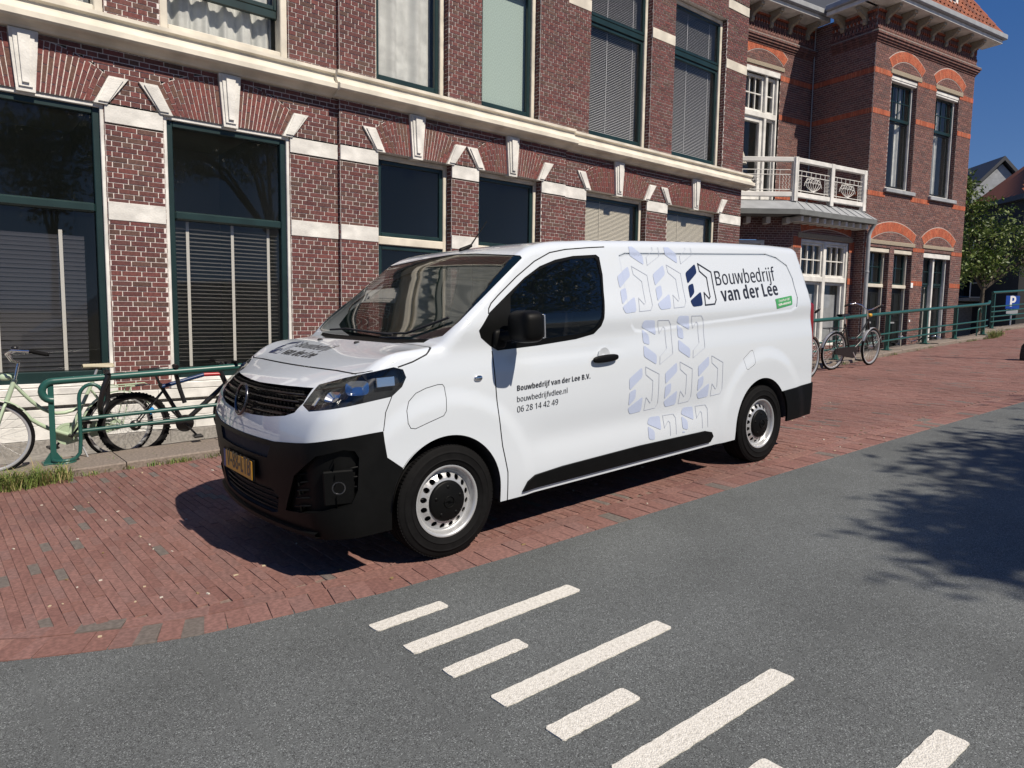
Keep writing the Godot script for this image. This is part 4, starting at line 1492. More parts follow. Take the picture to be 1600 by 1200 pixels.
func stroke_tris(pts: Array, w: float) -> Array:
	var o: Array = []
	var n := pts.size()
	for k in n:
		var a: Vector2 = pts[k]
		var b: Vector2 = pts[(k + 1) % n]
		var d := (b - a).normalized()
		var s := Vector2(-d.y, d.x) * w * 0.5
		o.append([a - s - d * w * 0.4, b - s + d * w * 0.4, b + s + d * w * 0.4])
		o.append([a - s - d * w * 0.4, b + s + d * w * 0.4, a + s - d * w * 0.4])
	return o
# triangles of a line of lettering, x0 = start, y0 = baseline, fitted to width w
func text_tris(s: String, x0: float, y0: float, w: float, slope := 0.0, bold := false, stretch := 1.0, weight := -1) -> Array:
	var f := SystemFont.new()
	f.font_names = PackedStringArray(["Droid Sans"])
	f.font_weight = (700 if bold else 400) if weight < 0 else weight
	var tm := TextMesh.new()
	tm.font = f
	tm.text = s
	tm.font_size = 48
	tm.pixel_size = 0.01
	tm.depth = 0.0
	tm.curve_step = 2.0
	tm.horizontal_alignment = HORIZONTAL_ALIGNMENT_LEFT
	tm.vertical_alignment = VERTICAL_ALIGNMENT_BOTTOM
	var arr := tm.get_mesh_arrays()
	var v: PackedVector3Array = arr[Mesh.ARRAY_VERTEX]
	var ix: PackedInt32Array = arr[Mesh.ARRAY_INDEX] if arr[Mesh.ARRAY_INDEX] != null else PackedInt32Array()
	var lo := 1e9
	var hi := -1e9
	for p in v:
		lo = minf(lo, p.x)
		hi = maxf(hi, p.x)
	# baseline: bottom of the line box plus the descent
	var desc := f.get_descent(48) * 0.01
	var sc := w / maxf(hi - lo, 0.001)
	var o: Array = []
	var P: Array = []
	for p in v:
		var x := (p.x - lo) * sc
		P.append(Vector2(x0 + x, y0 + (p.y - desc) * sc * stretch + slope * x))
	if ix.size() == 0:
		for k in range(0, P.size(), 3): o.append([P[k], P[k + 1], P[k + 2]])
	else:
		for k in range(0, ix.size(), 3): o.append([P[ix[k]], P[ix[k + 1]], P[ix[k + 2]]])
	return o
const LOGO_A := [Vector2(2.288, 1.652), Vector2(2.426, 1.722), Vector2(2.431, 1.651), Vector2(2.292, 1.567)]
const LOGO_B := [Vector2(2.292, 1.554), Vector2(2.361, 1.572), Vector2(2.356, 1.500), Vector2(2.285, 1.453)]
const LOGO_C := [Vector2(2.280, 1.438), Vector2(2.436, 1.506), Vector2(2.426, 1.397), Vector2(2.304, 1.391)]
const LOGO_D := [Vector2(2.464, 1.722), Vector2(2.615, 1.655), Vector2(2.610, 1.436), Vector2(2.583, 1.403), Vector2(2.460, 1.399), Vector2(2.474, 1.496), Vector2(2.522, 1.447), Vector2(2.540, 1.463), Vector2(2.545, 1.612), Vector2(2.468, 1.664)]
func round_poly(p: Array, r: float) -> Array:
	var o: Array = []
	var n := p.size()
	for k in n:
		var a: Vector2 = p[(k + n - 1) % n]
		var b: Vector2 = p[k]
		var c: Vector2 = p[(k + 1) % n]
		var rr := minf(r, minf(a.distance_to(b), b.distance_to(c)) * 0.35)
		var p0 := b + (a - b).normalized() * rr
		var p1 := b + (c - b).normalized() * rr
		for w in 4:
			var f := w / 3.0
			o.append(p0.lerp(b, f).lerp(b.lerp(p1, f), f))
	return o
func mapped(p: Array, dx: float, y0: float, flip: bool) -> Array:
	var o: Array = []
	for q in p: o.append(Vector2(q.x + dx, y0 + ((1.722 - q.y) if flip else (q.y - 1.389))))
	return o
func keep_between(tris: Array, lo: float, hi: float) -> Array:
	var o: Array = []
	for t in tris:
		var pv := PackedVector2Array(t)
		var box := PackedVector2Array([Vector2(-9, lo), Vector2(9, lo), Vector2(9, hi), Vector2(-9, hi)])
		for r in Geometry2D.intersect_polygons(pv, box):
			for q in poly_tris(Array(r)): o.append(q)
	return o

func wheel(parent: Node3D, at: Vector3, s: float) -> void:
	var W := node("wheel", parent)
	# wheel frame: z points outwards
	W.transform = Transform3D(Basis(Vector3(s, 0, 0), Vector3.UP, Vector3(0, 0, s)), at)
	var R := 0.343
	var b := MB.new()
	var pr := [Vector2(0.205, -0.19), Vector2(0.26, -0.205), Vector2(0.305, -0.200), Vector2(0.331, -0.182)]
	# five ribs of tread
	for k in 5:
		var z := -0.178 + k * 0.0355
		pr.append(Vector2(R - 0.004 * absf(k - 2.0), z))
		pr.append(Vector2(R - 0.004 * absf(k - 2.0), z + 0.029))
		if k < 4:
			pr.append(Vector2(R - 0.011, z + 0.030))
			pr.append(Vector2(R - 0.011, z + 0.0345))
	pr += [Vector2(0.331, 0.000), Vector2(0.322, 0.006), Vector2(0.305, 0.010), Vector2(0.298, 0.014), Vector2(0.296, 0.018), Vector2(0.290, 0.018), Vector2(0.288, 0.0155), Vector2(0.27, 0.017), Vector2(0.255, 0.016), Vector2(0.253, 0.019), Vector2(0.249, 0.019), Vector2(0.247, 0.014), Vector2(0.235, 0.010), Vector2(0.224, 0.004), Vector2(0.216, -0.004), Vector2(0.205, -0.008)]
	b.lathe(I, pr, 72, true)
	# sipes on the shoulder
	for k in 96:
		var a := TAU * k / 96.0
		var d := Vector3(cos(a), sin(a), 0)
		var tt := Vector3(-sin(a), cos(a), 0)
		b.box(Transform3D(Basis(tt, d, Vector3(0, 0, 1)), d * 0.331), Vector3(-0.0075, -0.008, -0.030), Vector3(0.0075, 0.0065, -0.001))
	put("tyre", b, M.rubber, W)
	# pressed steel rim with round holes
	b = MB.new()
	b.lathe(I, [Vector2(0.196, -0.19), Vector2(0.200, -0.03), Vector2(0.206, -0.010), Vector2(0.214, -0.004), Vector2(0.216, 0.004), Vector2(0.209, 0.006), Vector2(0.200, 0.000), Vector2(0.193, -0.012), Vector2(0.190, -0.030), Vector2(0.184, -0.040), Vector2(0.178, -0.040)], 64, true)
	var n := 16
	for k in n:
		var a0 := TAU * k / n
		var a1 := TAU * (k + 1) / n
		var am := (a0 + a1) * 0.5
		var hc := Vector2(cos(am), sin(am)) * 0.152
		var hr := 0.0175
		var ri := 0.122
		var ro := 0.178
		var border: Array = []
		for w in 4: border.append(Vector2.from_angle(lerpf(a0, a1, w / 4.0)) * ro)
		for w in 4: border.append(Vector2.from_angle(a1) * lerpf(ro, ri, w / 4.0))
		for w in 4: border.append(Vector2.from_angle(lerpf(a1, a0, w / 4.0)) * ri)
		for w in 4: border.append(Vector2.from_angle(a0) * lerpf(ri, ro, w / 4.0))
		var zf := func(p: Vector2) -> float:
			var r := p.length()
			return -0.040 + 0.030 * sin(PI * clampf((0.178 - r) / 0.075, 0, 1) * 0.62)
		for w in 16:
			var p0: Vector2 = border[w]
			var p1: Vector2 = border[(w + 1) % 16]
			var h0 := hc + (p0 - hc).normalized() * hr
			var h1 := hc + (p1 - hc).normalized() * hr
			b.quad(Vector3(p1.x, p1.y, zf.call(p1)), Vector3(p0.x, p0.y, zf.call(p0)), Vector3(h0.x, h0.y, zf.call(h0)), Vector3(h1.x, h1.y, zf.call(h1)))
			b.quad(Vector3(h1.x, h1.y, zf.call(h1)), Vector3(h0.x, h0.y, zf.call(h0)), Vector3(h0.x, h0.y, zf.call(h0) - 0.008), Vector3(h1.x, h1.y, zf.call(h1) - 0.008))
	put("rim", b, M.steel, W)
	b = MB.new()
	b.lathe(I, [Vector2(0.19, -0.10), Vector2(0.10, -0.10), Vector2(0.0, -0.10)], 24, false)
	put("brake_drum", b, M.gap, W)
	# black centre cap with bolt dimples and emblem
	b = MB.new()
	b.lathe(I, [Vector2(0.124, -0.012), Vector2(0.121, 0.0), Vector2(0.112, 0.008), Vector2(0.075, 0.013), Vector2(0.05, 0.020), Vector2(0.0, 0.021)], 48, true)
	for k in 5:
		var a := TAU * k / 5.0 + 0.3
		b.lathe(Transform3D(Basis(), Vector3(cos(a) * 0.088, sin(a) * 0.088, 0.006)), [Vector2(0.011, 0.0), Vector2(0.010, 0.008), Vector2(0.0, 0.009)], 10, true)
	var rp: Array = []
	for k in 33: rp.append(Vector3(cos(TAU * k / 32.0) * 0.034, sin(TAU * k / 32.0) * 0.034, 0.023))
	b.tube(rp, 0.003, 6)
	b.prism(Transform3D(Basis(), Vector3(0, 0, 0.022)), PackedVector2Array([Vector2(-0.045, 0.004), Vector2(0.008, 0.002), Vector2(-0.008, -0.007), Vector2(0.045, -0.004), Vector2(-0.008, -0.002), Vector2(0.008, 0.007)]), 0.0, 0.003)
	put("hub_cap", b, M.plastic, W)

func super_box(b: MB, t: Transform3D, h: Vector3, e: float, seg := 24) -> void:   # rounded block
	var P := func(u: float, v: float) -> Vector3:
		var f := func(x: float) -> float: return signf(x) * pow(absf(x), e)
		return Vector3(h.x * f.call(cos(v)) * f.call(cos(u)), h.y * f.call(sin(v)), h.z * f.call(cos(v)) * f.call(sin(u)))
	var N := func(u: float, v: float) -> Vector3:
		var f := func(x: float) -> float: return signf(x) * pow(absf(x), 2.0 - e)
		return Vector3(f.call(cos(v)) * f.call(cos(u)) / h.x, f.call(sin(v)) / h.y, f.call(cos(v)) * f.call(sin(u)) / h.z).normalized()
	var m := seg / 2
	for i in seg:
		for j in m:
			var u0 := TAU * i / seg
			var u1 := TAU * (i + 1) / seg
			var v0 := -PI / 2 + PI * j / m
			var v1 := -PI / 2 + PI * (j + 1) / m
			b.quad_n(t * P.call(u1, v0), t * P.call(u0, v0), t * P.call(u0, v1), t * P.call(u1, v1), t.basis * N.call(u1, v0), t.basis * N.call(u0, v0), t.basis * N.call(u0, v1), t.basis * N.call(u1, v1))

func build_van() -> void:
	van_tables()
	van_shell()
	van_cut()
	var th := -0.024
	var ph := 0.0561
	var xa := Vector3(cos(ph) * cos(th), sin(ph), -cos(ph) * sin(th))
	var za := Vector3(sin(th), 0, cos(th))
	var V := thing("delivery_van", "white panel van with black bumpers and pale blue pattern parked on the brick paving", "van", "", Transform3D(Basis(xa, za.cross(xa), za), Vector3(2.4071, 0.1142, -4.2933)))
	put("body", van_piece(BODY, 0.0), M.van_white, V)
	put("shut_line", van_piece(GAP, -0.006), M.gap, V)
	put("panel_groove", van_piece(SEAM, -0.009, true, false, -0.009), M.van_white, V)
	put("windscreen", van_piece(GLASS_F, -0.004), M.windscreen, V)
	put("cowl", van_piece(COWL, -0.006), M.plastic, V)
	for side in [false, true]:
		var sw := put("window_surround", van_piece(BLACK_W, 0.001, false, side), M.plastic, V)
		put("side_window", van_piece(GLASS_S, -0.006, false, side, -0.006), M.side_glass, V)
	var fb := put("front_bumper", van_piece(BUMPER, 0.005, true, false, 0.008), M.plastic, V)
	put("rear_bumper", van_piece(REARB, 0.014, true, false, 0.018), M.plastic, V)
	for side in [false, true]:
		put("side_cladding", van_piece(CLAD, 0.014, false, side, 0.018), M.plastic, V)
	# grille
	var gr := put("grille", van_piece(GRILLE, -0.045, true, false, -0.045), M.gloss_black, V)
	for y in [0.915, 0.95, 0.985, 1.02]:
		var gb := MB.new()
		var pts: Array = []
		var zm := 0.60 if y > 0.93 else 0.50
		for k in 25:
			var z := lerpf(-zm, zm, k / 24.0)
			pts.append(Vector3(nose_x(y, z) + 0.012, y, z))
		gb.tube(pts, 0.0075, 6)
		put("grille_bar", gb, M.gloss_black, gr)
	var fm := MB.new()
	for k in 30:
		for j in 5:
			var z := -0.58 + k * 0.04 + (0.02 if j % 2 else 0.0)
			var y := 0.905 + j * 0.03
			if absf(z) > 0.56: continue
			fm.box(Transform3D(Basis(), Vector3(nose_x(y, z) + 0.03, y, z)), Vector3(-0.006, -0.011, -0.015), Vector3(0.006, 0.011, 0.015))
	var fmo := put("grille_mesh", fm, M.plastic, gr)
	fmo.set_meta("kind", "stuff")
	# emblem: ring with a flash across it
	var ex := nose_x(0.96, 0.0)
	var et := Transform3D(Basis(Vector3(0, 0, 1), Vector3(0.25, 0.97, 0).normalized(), Vector3(-0.97, 0.25, 0).normalized()), Vector3(ex - 0.012, 0.955, 0))
	var eb := MB.new()
	var ring: Array = []
	for k in 41: ring.append(et * Vector3(cos(TAU * k / 40.0) * 0.092, sin(TAU * k / 40.0) * 0.092, 0.012))
	eb.tube(ring, 0.0095, 8)
	eb.prism(et, PackedVector2Array([Vector2(-0.135, 0.013), Vector2(0.022, 0.006), Vector2(-0.022, -0.022), Vector2(0.135, -0.013), Vector2(-0.022, -0.006), Vector2(0.022, 0.022)]), 0.004, 0.022)
	put("emblem", eb, M.dark_chrome, V)
	# headlights
	for side in [false, true]:
		var s := -1.0 if side else 1.0
		var hl := put("headlight", van_piece(LAMP, -0.05, false, side, -0.05), M.lamp_dark, V)
		put("lens", van_piece(LAMP, 0.0, false, side), M.lens, hl)
		var tilt := Basis(Vector3(0, 1, 0), s * 0.85)
		for e in [[-0.630, 1.026, 0.80, 0.050, 0.036], [-0.52, 1.056, 0.885, 0.062, 0.045]]:
			var c := Vector3(e[0], e[1], e[2] * s)
			c = van_snap(Vector3(c.x, c.y, absf(c.z)), 3)
			var nn := van_n(c)
			c -= nn * 0.022
			c.z *= s
			nn.z *= s
			var rt := Vector3.UP.cross(nn).normalized()
			var rb := MB.new()
			var tr := Transform3D(Basis(rt, nn.cross(rt), nn), c)
			var oct := PackedVector2Array()
			for k in 20:
				var a := TAU * k / 20.0
				oct.append(Vector2(signf(cos(a)) * pow(absf(cos(a)), 0.55) * e[3], signf(sin(a)) * pow(absf(sin(a)), 0.55) * e[4]))
			for k in 20:
				var p0 := oct[k]
				var p1 := oct[(k + 1) % 20]
				rb.quad(tr * Vector3(p0.x, p0.y, 0.006), tr * Vector3(p1.x, p1.y, 0.006), tr * Vector3(p1.x * 0.45, p1.y * 0.45, -0.022), tr * Vector3(p0.x * 0.45, p0.y * 0.45, -0.022))
			rb.prism(tr, PackedVector2Array([Vector2(-e[3] * 0.45, -e[4] * 0.45), Vector2(e[3] * 0.45, -e[4] * 0.45), Vector2(e[3] * 0.45, e[4] * 0.45), Vector2(-e[3] * 0.45, e[4] * 0.45)]), -0.024, -0.021)
			put("reflector", rb, M.chrome, hl)
		# indicator pane and light bar
		var ib := MB.new()
		for e in [[-0.36, 1.085, 0.92, 0.055, 0.028], [-0.70, 1.015, 0.70, 0.014, 0.030]]:
			var c := van_snap(Vector3(e[0], e[1], e[2]), 3)
			var nn := van_n(c)
			c -= nn * 0.03
			c.z *= s
			nn.z *= s
			var rt := Vector3.UP.cross(nn).normalized()
			ib.cbox(Transform3D(Basis(rt, nn.cross(rt), nn), c), Vector3(-e[3], -e[4], -0.008), Vector3(e[3], e[4], 0.006), 0.006)
		put("indicator", ib, M.chrome, hl)
	# front lower openings
	put("upper_slot", van_piece(SLOT, -0.012, true, false, -0.017), M.gap, V)
	var lg := put("lower_grille", van_piece(LOWG, -0.05, true, false, -0.055), M.gap, V)
	for y in [0.362, 0.395, 0.428, 0.461]:
		var gb := MB.new()
		var pts: Array = []
		for k in 21:
			var z := lerpf(-0.44, 0.44, k / 20.0)
			pts.append(Vector3(nose_x(y, z) + 0.012, y, z))
		gb.tube(pts, 0.007, 6)
		put("grille_bar", gb, M.plastic, lg)
	for side in [false, true]:
		var s := -1.0 if side else 1.0
		var fg := put("fog_light_bay", van_piece(FOG, -0.028, false, side, -0.033), M.plastic, V)
		for k in 5:
			var y := 0.425 + k * 0.048
			var gb := MB.new()
			var pts: Array = []
			for w in 9:
				var u := lerpf(-0.17 + k * 0.022, 0.035 + k * 0.016, w / 8.0)
				var p := van_snap(Vector3(u * 0.70711 - 0.40 - (0.1 - u * 0.3), y + w * 0.0045, u * 0.70711 + 0.72), 4)
				p -= van_n(p) * 0.010
				p.z *= s
				pts.append(p)
			gb.tube(pts, 0.006, 6)
			put("louvre", gb, M.plastic, fg)
		var c := van_snap(Vector3(-0.66, 0.545, 0.88), 4)
		var nn := van_n(c)
		c.z *= s
		nn.z *= s
		var rt := Vector3.UP.cross(nn).normalized()
		var fbm := MB.new()
		var ft := Transform3D(Basis(rt, nn.cross(rt), nn), c - nn * 0.030)
		fbm.cbox(ft, Vector3(-0.080, -0.095, -0.01), Vector3(0.080, 0.095, 0.022), 0.016)
		put("lamp_housing", fbm, M.plastic, fg)
		fbm = MB.new()
		fbm.lathe(ft, [Vector2(0.036, 0.0225), Vector2(0.030, 0.0235), Vector2(0.024, 0.010), Vector2(0.0, 0.004)], 24, true)
		put("fog_lamp", fbm, M.dark_chrome, fg)
	# number plate
	var pt := Transform3D(Basis(Vector3(0, 0, 1), Vector3(0.05, 1, 0).normalized(), Vector3(-1, 0.05, 0).normalized()), Vector3(-0.905, 0.565, 0))
	var pb := MB.new()
	pb.cbox(pt, Vector3(-0.27, -0.063, -0.014), Vector3(0.27, 0.063, 0.0), 0.004)
	var plate := put("number_plate", pb, M.plastic, V)
	pb = MB.new()
	pb.cbox(pt, Vector3(-0.222, -0.055, 0.0), Vector3(0.26, 0.055, 0.003), 0.002)
	put("plate_face", pb, M.plate, plate)
	pb = MB.new()
	pb.cbox(pt, Vector3(-0.26, -0.055, 0.0), Vector3(-0.223, 0.055, 0.003), 0.002)
	put("country_strip", pb, M.plate_blue, plate)
	pb = MB.new()
	for t in text_tris("V-88-LTB", -0.195, -0.037, 0.43, 0.0, true, 1.35):
		var Q := [pt * Vector3(t[0].x, t[0].y, 0.004), pt * Vector3(t[1].x, t[1].y, 0.004), pt * Vector3(t[2].x, t[2].y, 0.004)]
		if (t[1] - t[0]).cross(t[2] - t[0]) < 0: Q.reverse()
		pb.tri(Q[0], Q[1], Q[2])
	put("lettering", pb, M.ink, plate)
	# chin spoiler
	var cb := MB.new()
	var lip: Array = []
	for k in 31:
		var z := lerpf(-0.80, 0.80, k / 30.0)
		lip.append(Vector3(nose_x(0.30, z) + 0.02, 0.268, z))
	for k in 30:
		var a: Vector3 = lip[k]
		var c: Vector3 = lip[k + 1]
		var f := Vector3(-0.045, 0, 0)
		cb.quad(a + f + Vector3(0, 0.022, 0), a + f, c + f, c + f + Vector3(0, 0.022, 0))
		cb.quad(a + Vector3(0, 0.04, 0), a + f + Vector3(0, 0.022, 0), c + f + Vector3(0, 0.022, 0), c + Vector3(0, 0.04, 0))
		cb.quad(a + f, a + Vector3(0.2, 0, 0), c + Vector3(0.2, 0, 0), c + f)
	put("chin_spoiler", cb, M.plastic, V)
	# underbody, wheel housings
	var ub := MB.new()
	ub.box(I, Vector3(-0.55, 0.24, -0.60), Vector3(3.95, 0.34, 0.60))
	ub.box(I, Vector3(0.40, 0.255, -0.90), Vector3(2.80, 0.30, 0.90))
	ub.box(I, Vector3(3.66, 0.33, -0.88), Vector3(4.05, 0.40, 0.88))
	put("underbody", ub, M.gap, V)
	for wx in [-0.005, 3.245]:
		for s in [-1.0, 1.0]:
			var wb := MB.new()
			for k in 24:
				var a0 := PI * k / 24.0
				var a1 := PI * (k + 1) / 24.0
				var p0 := Vector3(wx + 0.384 * cos(a0), 0.36 + 0.384 * sin(a0), 0)
				var p1 := Vector3(wx + 0.384 * cos(a1), 0.36 + 0.384 * sin(a1), 0)
				var zo := Vector3(0, 0, 0.955 * s)
				var zi := Vector3(0, 0, 0.55 * s)
				wb.quad(p0 + zo, p1 + zo, p1 + zi, p0 + zi)
				wb.tri(p0 + zi, p1 + zi, Vector3(wx, 0.3, 0.55 * s))
			for e in [-1.0, 1.0]:
				var yb := 0.345 if wx > 1.0 and e > 0 else 0.27
				wb.quad(Vector3(wx + 0.384 * e, yb, 0.93 * s), Vector3(wx + 0.384 * e, 0.37, 0.93 * s), Vector3(wx + 0.384 * e, 0.37, 0.55 * s), Vector3(wx + 0.384 * e, yb, 0.55 * s))
			put("wheel_housing", wb, M.gap, V)
	for wx in [0.0, 3.275]:
		for s in [-1.0, 1.0]:
			wheel(V, Vector3(wx, 0.337, 0.918 * s), s)
	# door mirrors
	for s in [-1.0, 1.0]:
		var mb := MB.new()
		var mt := Transform3D(Basis(Vector3(0, 1, 0), -0.12 * s), Vector3(0.475, 1.345, 1.115 * s))
		super_box(mb, mt, Vector3(0.080, 0.096, 0.118), 0.55, 32)
		var mo := put("door_mirror", mb, M.plastic, V)
		mb = MB.new()
		mb.tube([Vector3(0.39, 1.285, 0.92 * s), Vector3(0.42, 1.285, 0.98 * s), Vector3(0.455, 1.30, 1.06 * s)], 0.034, 12)
		super_box(mb, Transform3D(Basis(), Vector3(0.40, 1.27, 0.945 * s)), Vector3(0.05, 0.06, 0.03), 0.6, 16)
		put("mirror_arm", mb, M.plastic, mo)
		mb = MB.new()
		mb.cbox(mt, Vector3(0.066, -0.07, -0.095), Vector3(0.079, 0.07, 0.095), 0.004)
		put("mirror_glass", mb, M.chrome, mo)
	# door handles and repeaters
	for s in [-1.0, 1.0]:
		var z := van_side_z(1.3, 1.085)
		var hb := MB.new()
		super_box(hb, Transform3D(Basis(Vector3(0, 0, 1), 0.02), Vector3(1.302, 1.077, (z + 0.022) * s)), Vector3(0.122, 0.026, 0.018), 0.7, 28)
		var ho := put("door_handle", hb, M.plastic, V)
		hb = MB.new()
		hb.lathe(Transform3D(Basis(Vector3(s, 0, 0), Vector3.UP, Vector3(0, 0, s)), Vector3(1.302, 1.098, (z + 0.001) * s)), [Vector2(0.058, 0.004), Vector2(0.052, 0.006), Vector2(0.040, -0.001), Vector2(0.0, -0.006)], 28, true)
		put("handle_bowl", hb, M.van_white, ho)
		var rb := MB.new()
		super_box(rb, Transform3D(Basis(), Vector3(0.231, 1.048, (van_side_z(0.231, 1.048) + 0.004) * s)), Vector3(0.030, 0.017, 0.009), 0.8, 20)
		put("side_indicator", rb, M.chrome, V)
		# tail light on the rear corner
		var tb := MB.new()
		tb.cbox(I, Vector3(4.055, 0.86, 0.80 * s if s > 0 else -0.925), Vector3(4.145, 1.36, 0.925 if s > 0 else -0.80), 0.02)
		put("tail_light", tb, M.red_lens, V)
	# aerial, washer nozzles, wipers
	var ab := MB.new()
	var ay := hood_y(0.86, 0.0)
	ab.tube([Vector3(0.80, ay - 0.01, 0), Vector3(0.90, ay + 0.03, 0)], 0.02, 8, false, 0.012)
	ab.tube([Vector3(0.89, ay + 0.025, 0), Vector3(1.05, ay + 0.21, 0)], 0.006, 6, false, 0.003)
	put("aerial", ab, M.plastic, V)
	for z in [-0.45, 0.12]:
		var nb := MB.new()
		super_box(nb, Transform3D(Basis(), Vector3(-0.13, hood_y(-0.13, z) + 0.004, z)), Vector3(0.02, 0.009, 0.013), 0.8, 12)
		put("washer_nozzle", nb, M.gap, V)
	for w in [[[-0.60, 1.300], [-0.35, 1.312], [0.05, 1.300], [0.36, 1.292]], [[0.20, 1.296], [0.50, 1.305], [0.80, 1.40]]]:
		var wb := MB.new()
		var pts: Array = []
		for q in w: 
			var x := -0.1
			for k in 8: x += van_f(Vector3(x, q[1], q[0])) * 0.9
			pts.append(Vector3(x - 0.012, q[1] + 0.010, q[0]))
		wb.tube(pts, 0.008, 6)
		put("wiper", wb, M.gap, V)
	# cab
	var cabin := MB.new()
	cabin.cbox(I, Vector3(1.46, 0.34, -0.80), Vector3(1.50, 1.80, 0.80), 0.01)
	cabin.box(I, Vector3(-0.3, 0.32, -0.86), Vector3(1.46, 0.36, 0.86))
	put("bulkhead", cabin, M.dash, V)
	cabin = MB.new()
	var dp := PackedVector2Array([Vector2(0.02, 1.20), Vector2(0.30, 1.22), Vector2(0.52, 1.15), Vector2(0.56, 1.02), Vector2(0.48, 0.80), Vector2(0.02, 0.75)])
	cabin.prism(Transform3D(Basis(), Vector3(0, 0, 0)), dp, -0.82, 0.82)
	put("dashboard", cabin, M.dash, V)
	for z in [-0.52, -0.14, 0.42]:
		var sb := MB.new()
		sb.cbox(Transform3D(Basis(), Vector3(1.0, 0.78, z)), Vector3(-0.26, -0.16, -0.22 if z > 0 else -0.18), Vector3(0.24, 0.08, 0.22 if z > 0 else 0.18), 0.05)
		sb.cbox(Transform3D(Basis(Vector3(0, 0, 1), -0.2), Vector3(1.26, 0.80, z)), Vector3(-0.09, 0.0, -0.21 if z > 0 else -0.17), Vector3(0.06, 0.62, 0.21 if z > 0 else 0.17), 0.05)
		sb.cbox(Transform3D(Basis(Vector3(0, 0, 1), -0.15), Vector3(1.36, 1.44, z)), Vector3(-0.05, 0.0, -0.12), Vector3(0.04, 0.20, 0.12), 0.04)
		put("seat", sb, M.seat, V)
	var st := MB.new()
	var sp: Array = []
	var stt := Transform3D(Basis(Vector3(0, 0, 1), 0.55), Vector3(0.66, 1.14, 0.42))
	for k in 33: sp.append(stt * Vector3(0.0, sin(TAU * k / 32.0) * 0.19, cos(TAU * k / 32.0) * 0.19))
	st.tube(sp, 0.016, 8)
	st.tube([stt * Vector3(-0.02, 0, -0.18), stt * Vector3(-0.03, -0.02, 0), stt * Vector3(-0.02, 0, 0.18)], 0.022, 8)
	put("steering_wheel", st, M.seat, V)
	# print on the side
	var b := MB.new()
	for p in [LOGO_A, LOGO_B, LOGO_C]: side_decal(b, split_tris(poly_tris(round_poly(p, 0.02)), 0.03))
	put("logo", b, M.navy, V)
	b = MB.new()
	side_decal(b, split_tris(stroke_tris(LOGO_D, 0.011), 0.03))
	put("logo_outline", b, M.ink, V)
	b = MB.new()
	side_decal(b, text_tris("Bouwbedrijf", 2.655, 1.548, 0.875, 0.030, false, 1.0, 300))
	put("lettering", b, M.ink, V)
	b = MB.new()
	side_decal(b, text_tris("van der Lee", 2.690, 1.418, 0.835, 0.036, true, 1.0))
	put("lettering", b, M.ink, V)
	b = MB.new()
	side_decal(b, text_tris("Bouwbedrijf van der Lee B.V.", 0.525, 0.938, 0.64, 0.022, true))
	put("lettering", b, M.ink, V)
	b = MB.new()
	side_decal(b, text_tris("bouwbedrijfvdlee.nl", 0.523, 0.868, 0.428, 0.022))
	put("lettering", b, M.ink, V)
	b = MB.new()
	side_decal(b, text_tris("06 28 14 42 49", 0.522, 0.803, 0.345, 0.022))
	put("lettering", b, M.ink, V)
	b = MB.new()
	side_decal(b, split_tris(poly_tris(round_poly([Vector2(3.455, 1.414), Vector2(3.73, 1.437), Vector2(3.722, 1.356), Vector2(3.473, 1.328)], 0.01)), 0.03), 0.0026)
	put("sticker", b, M.sticker, V)
	b = MB.new()
	side_decal(b, text_tris("Onze bus rijdt", 3.505, 1.385, 0.18, 0.09), 0.0038)
	side_decal(b, text_tris("100% elektrisch", 3.493, 1.350, 0.205, 0.10, true), 0.0038)
	put("sticker_lettering", b, M.paper, V)
	# pale pattern of the same mark, alternate rows turned over
	for e in [[-0.775, 1.372, false], [-0.385, 1.382, false], [-0.575, 0.985, true], [-0.180, 1.0, true], [-0.735, 0.648, false], [-0.340, 0.650, false], [0.058, 0.665, false], [-0.52, 0.268, true], [-0.125, 0.29, true], [-0.60, 1.712, true], [-0.21, 1.722, true]]:
		b = MB.new()
		for p in [LOGO_A, LOGO_B, LOGO_C]:
			side_decal(b, split_tris(keep_between(poly_tris(round_poly(mapped(p, e[0], e[1], e[2]), 0.02)), 0.425, 1.846), 0.018), 0.0024)
		if b.v.size() > 0: put("pattern_mark", b, M.ghost, V)
		b = MB.new()
		side_decal(b, split_tris(keep_between(stroke_tris(mapped(LOGO_D, e[0], e[1], e[2]), 0.0045), 0.425, 1.846), 0.018), 0.0024)
		if b.v.size() > 0: put("pattern_outline", b, M.ghost_line, V)
	# print on the bonnet
	b = MB.new()
	hood_decal(b, text_tris("Bouwbedrijf", -0.50, -0.30, 0.52, 0.0, false, 1.35, 300))
	hood_decal(b, text_tris("van der Lee", -0.47, -0.42, 0.50, 0.0, true, 1.35))
	put("bonnet_lettering", b, M.ink, V)
	b = MB.new()
	for p in [LOGO_A, LOGO_B, LOGO_C]:
		var q: Array = []
		for w in p: q.append(Vector2(-0.68 + (w.x - 2.28) * 0.52, -0.43 + (w.y - 1.389) * 0.70))
		hood_decal(b, split_tris(poly_tris(q), 0.05))
	var qd: Array = []
	for w in LOGO_D: qd.append(Vector2(-0.68 + (w.x - 2.28) * 0.52, -0.43 + (w.y - 1.389) * 0.70))
	hood_decal(b, split_tris(stroke_tris(qd, 0.006), 0.05))
	put("bonnet_logo", b, M.navy, V)

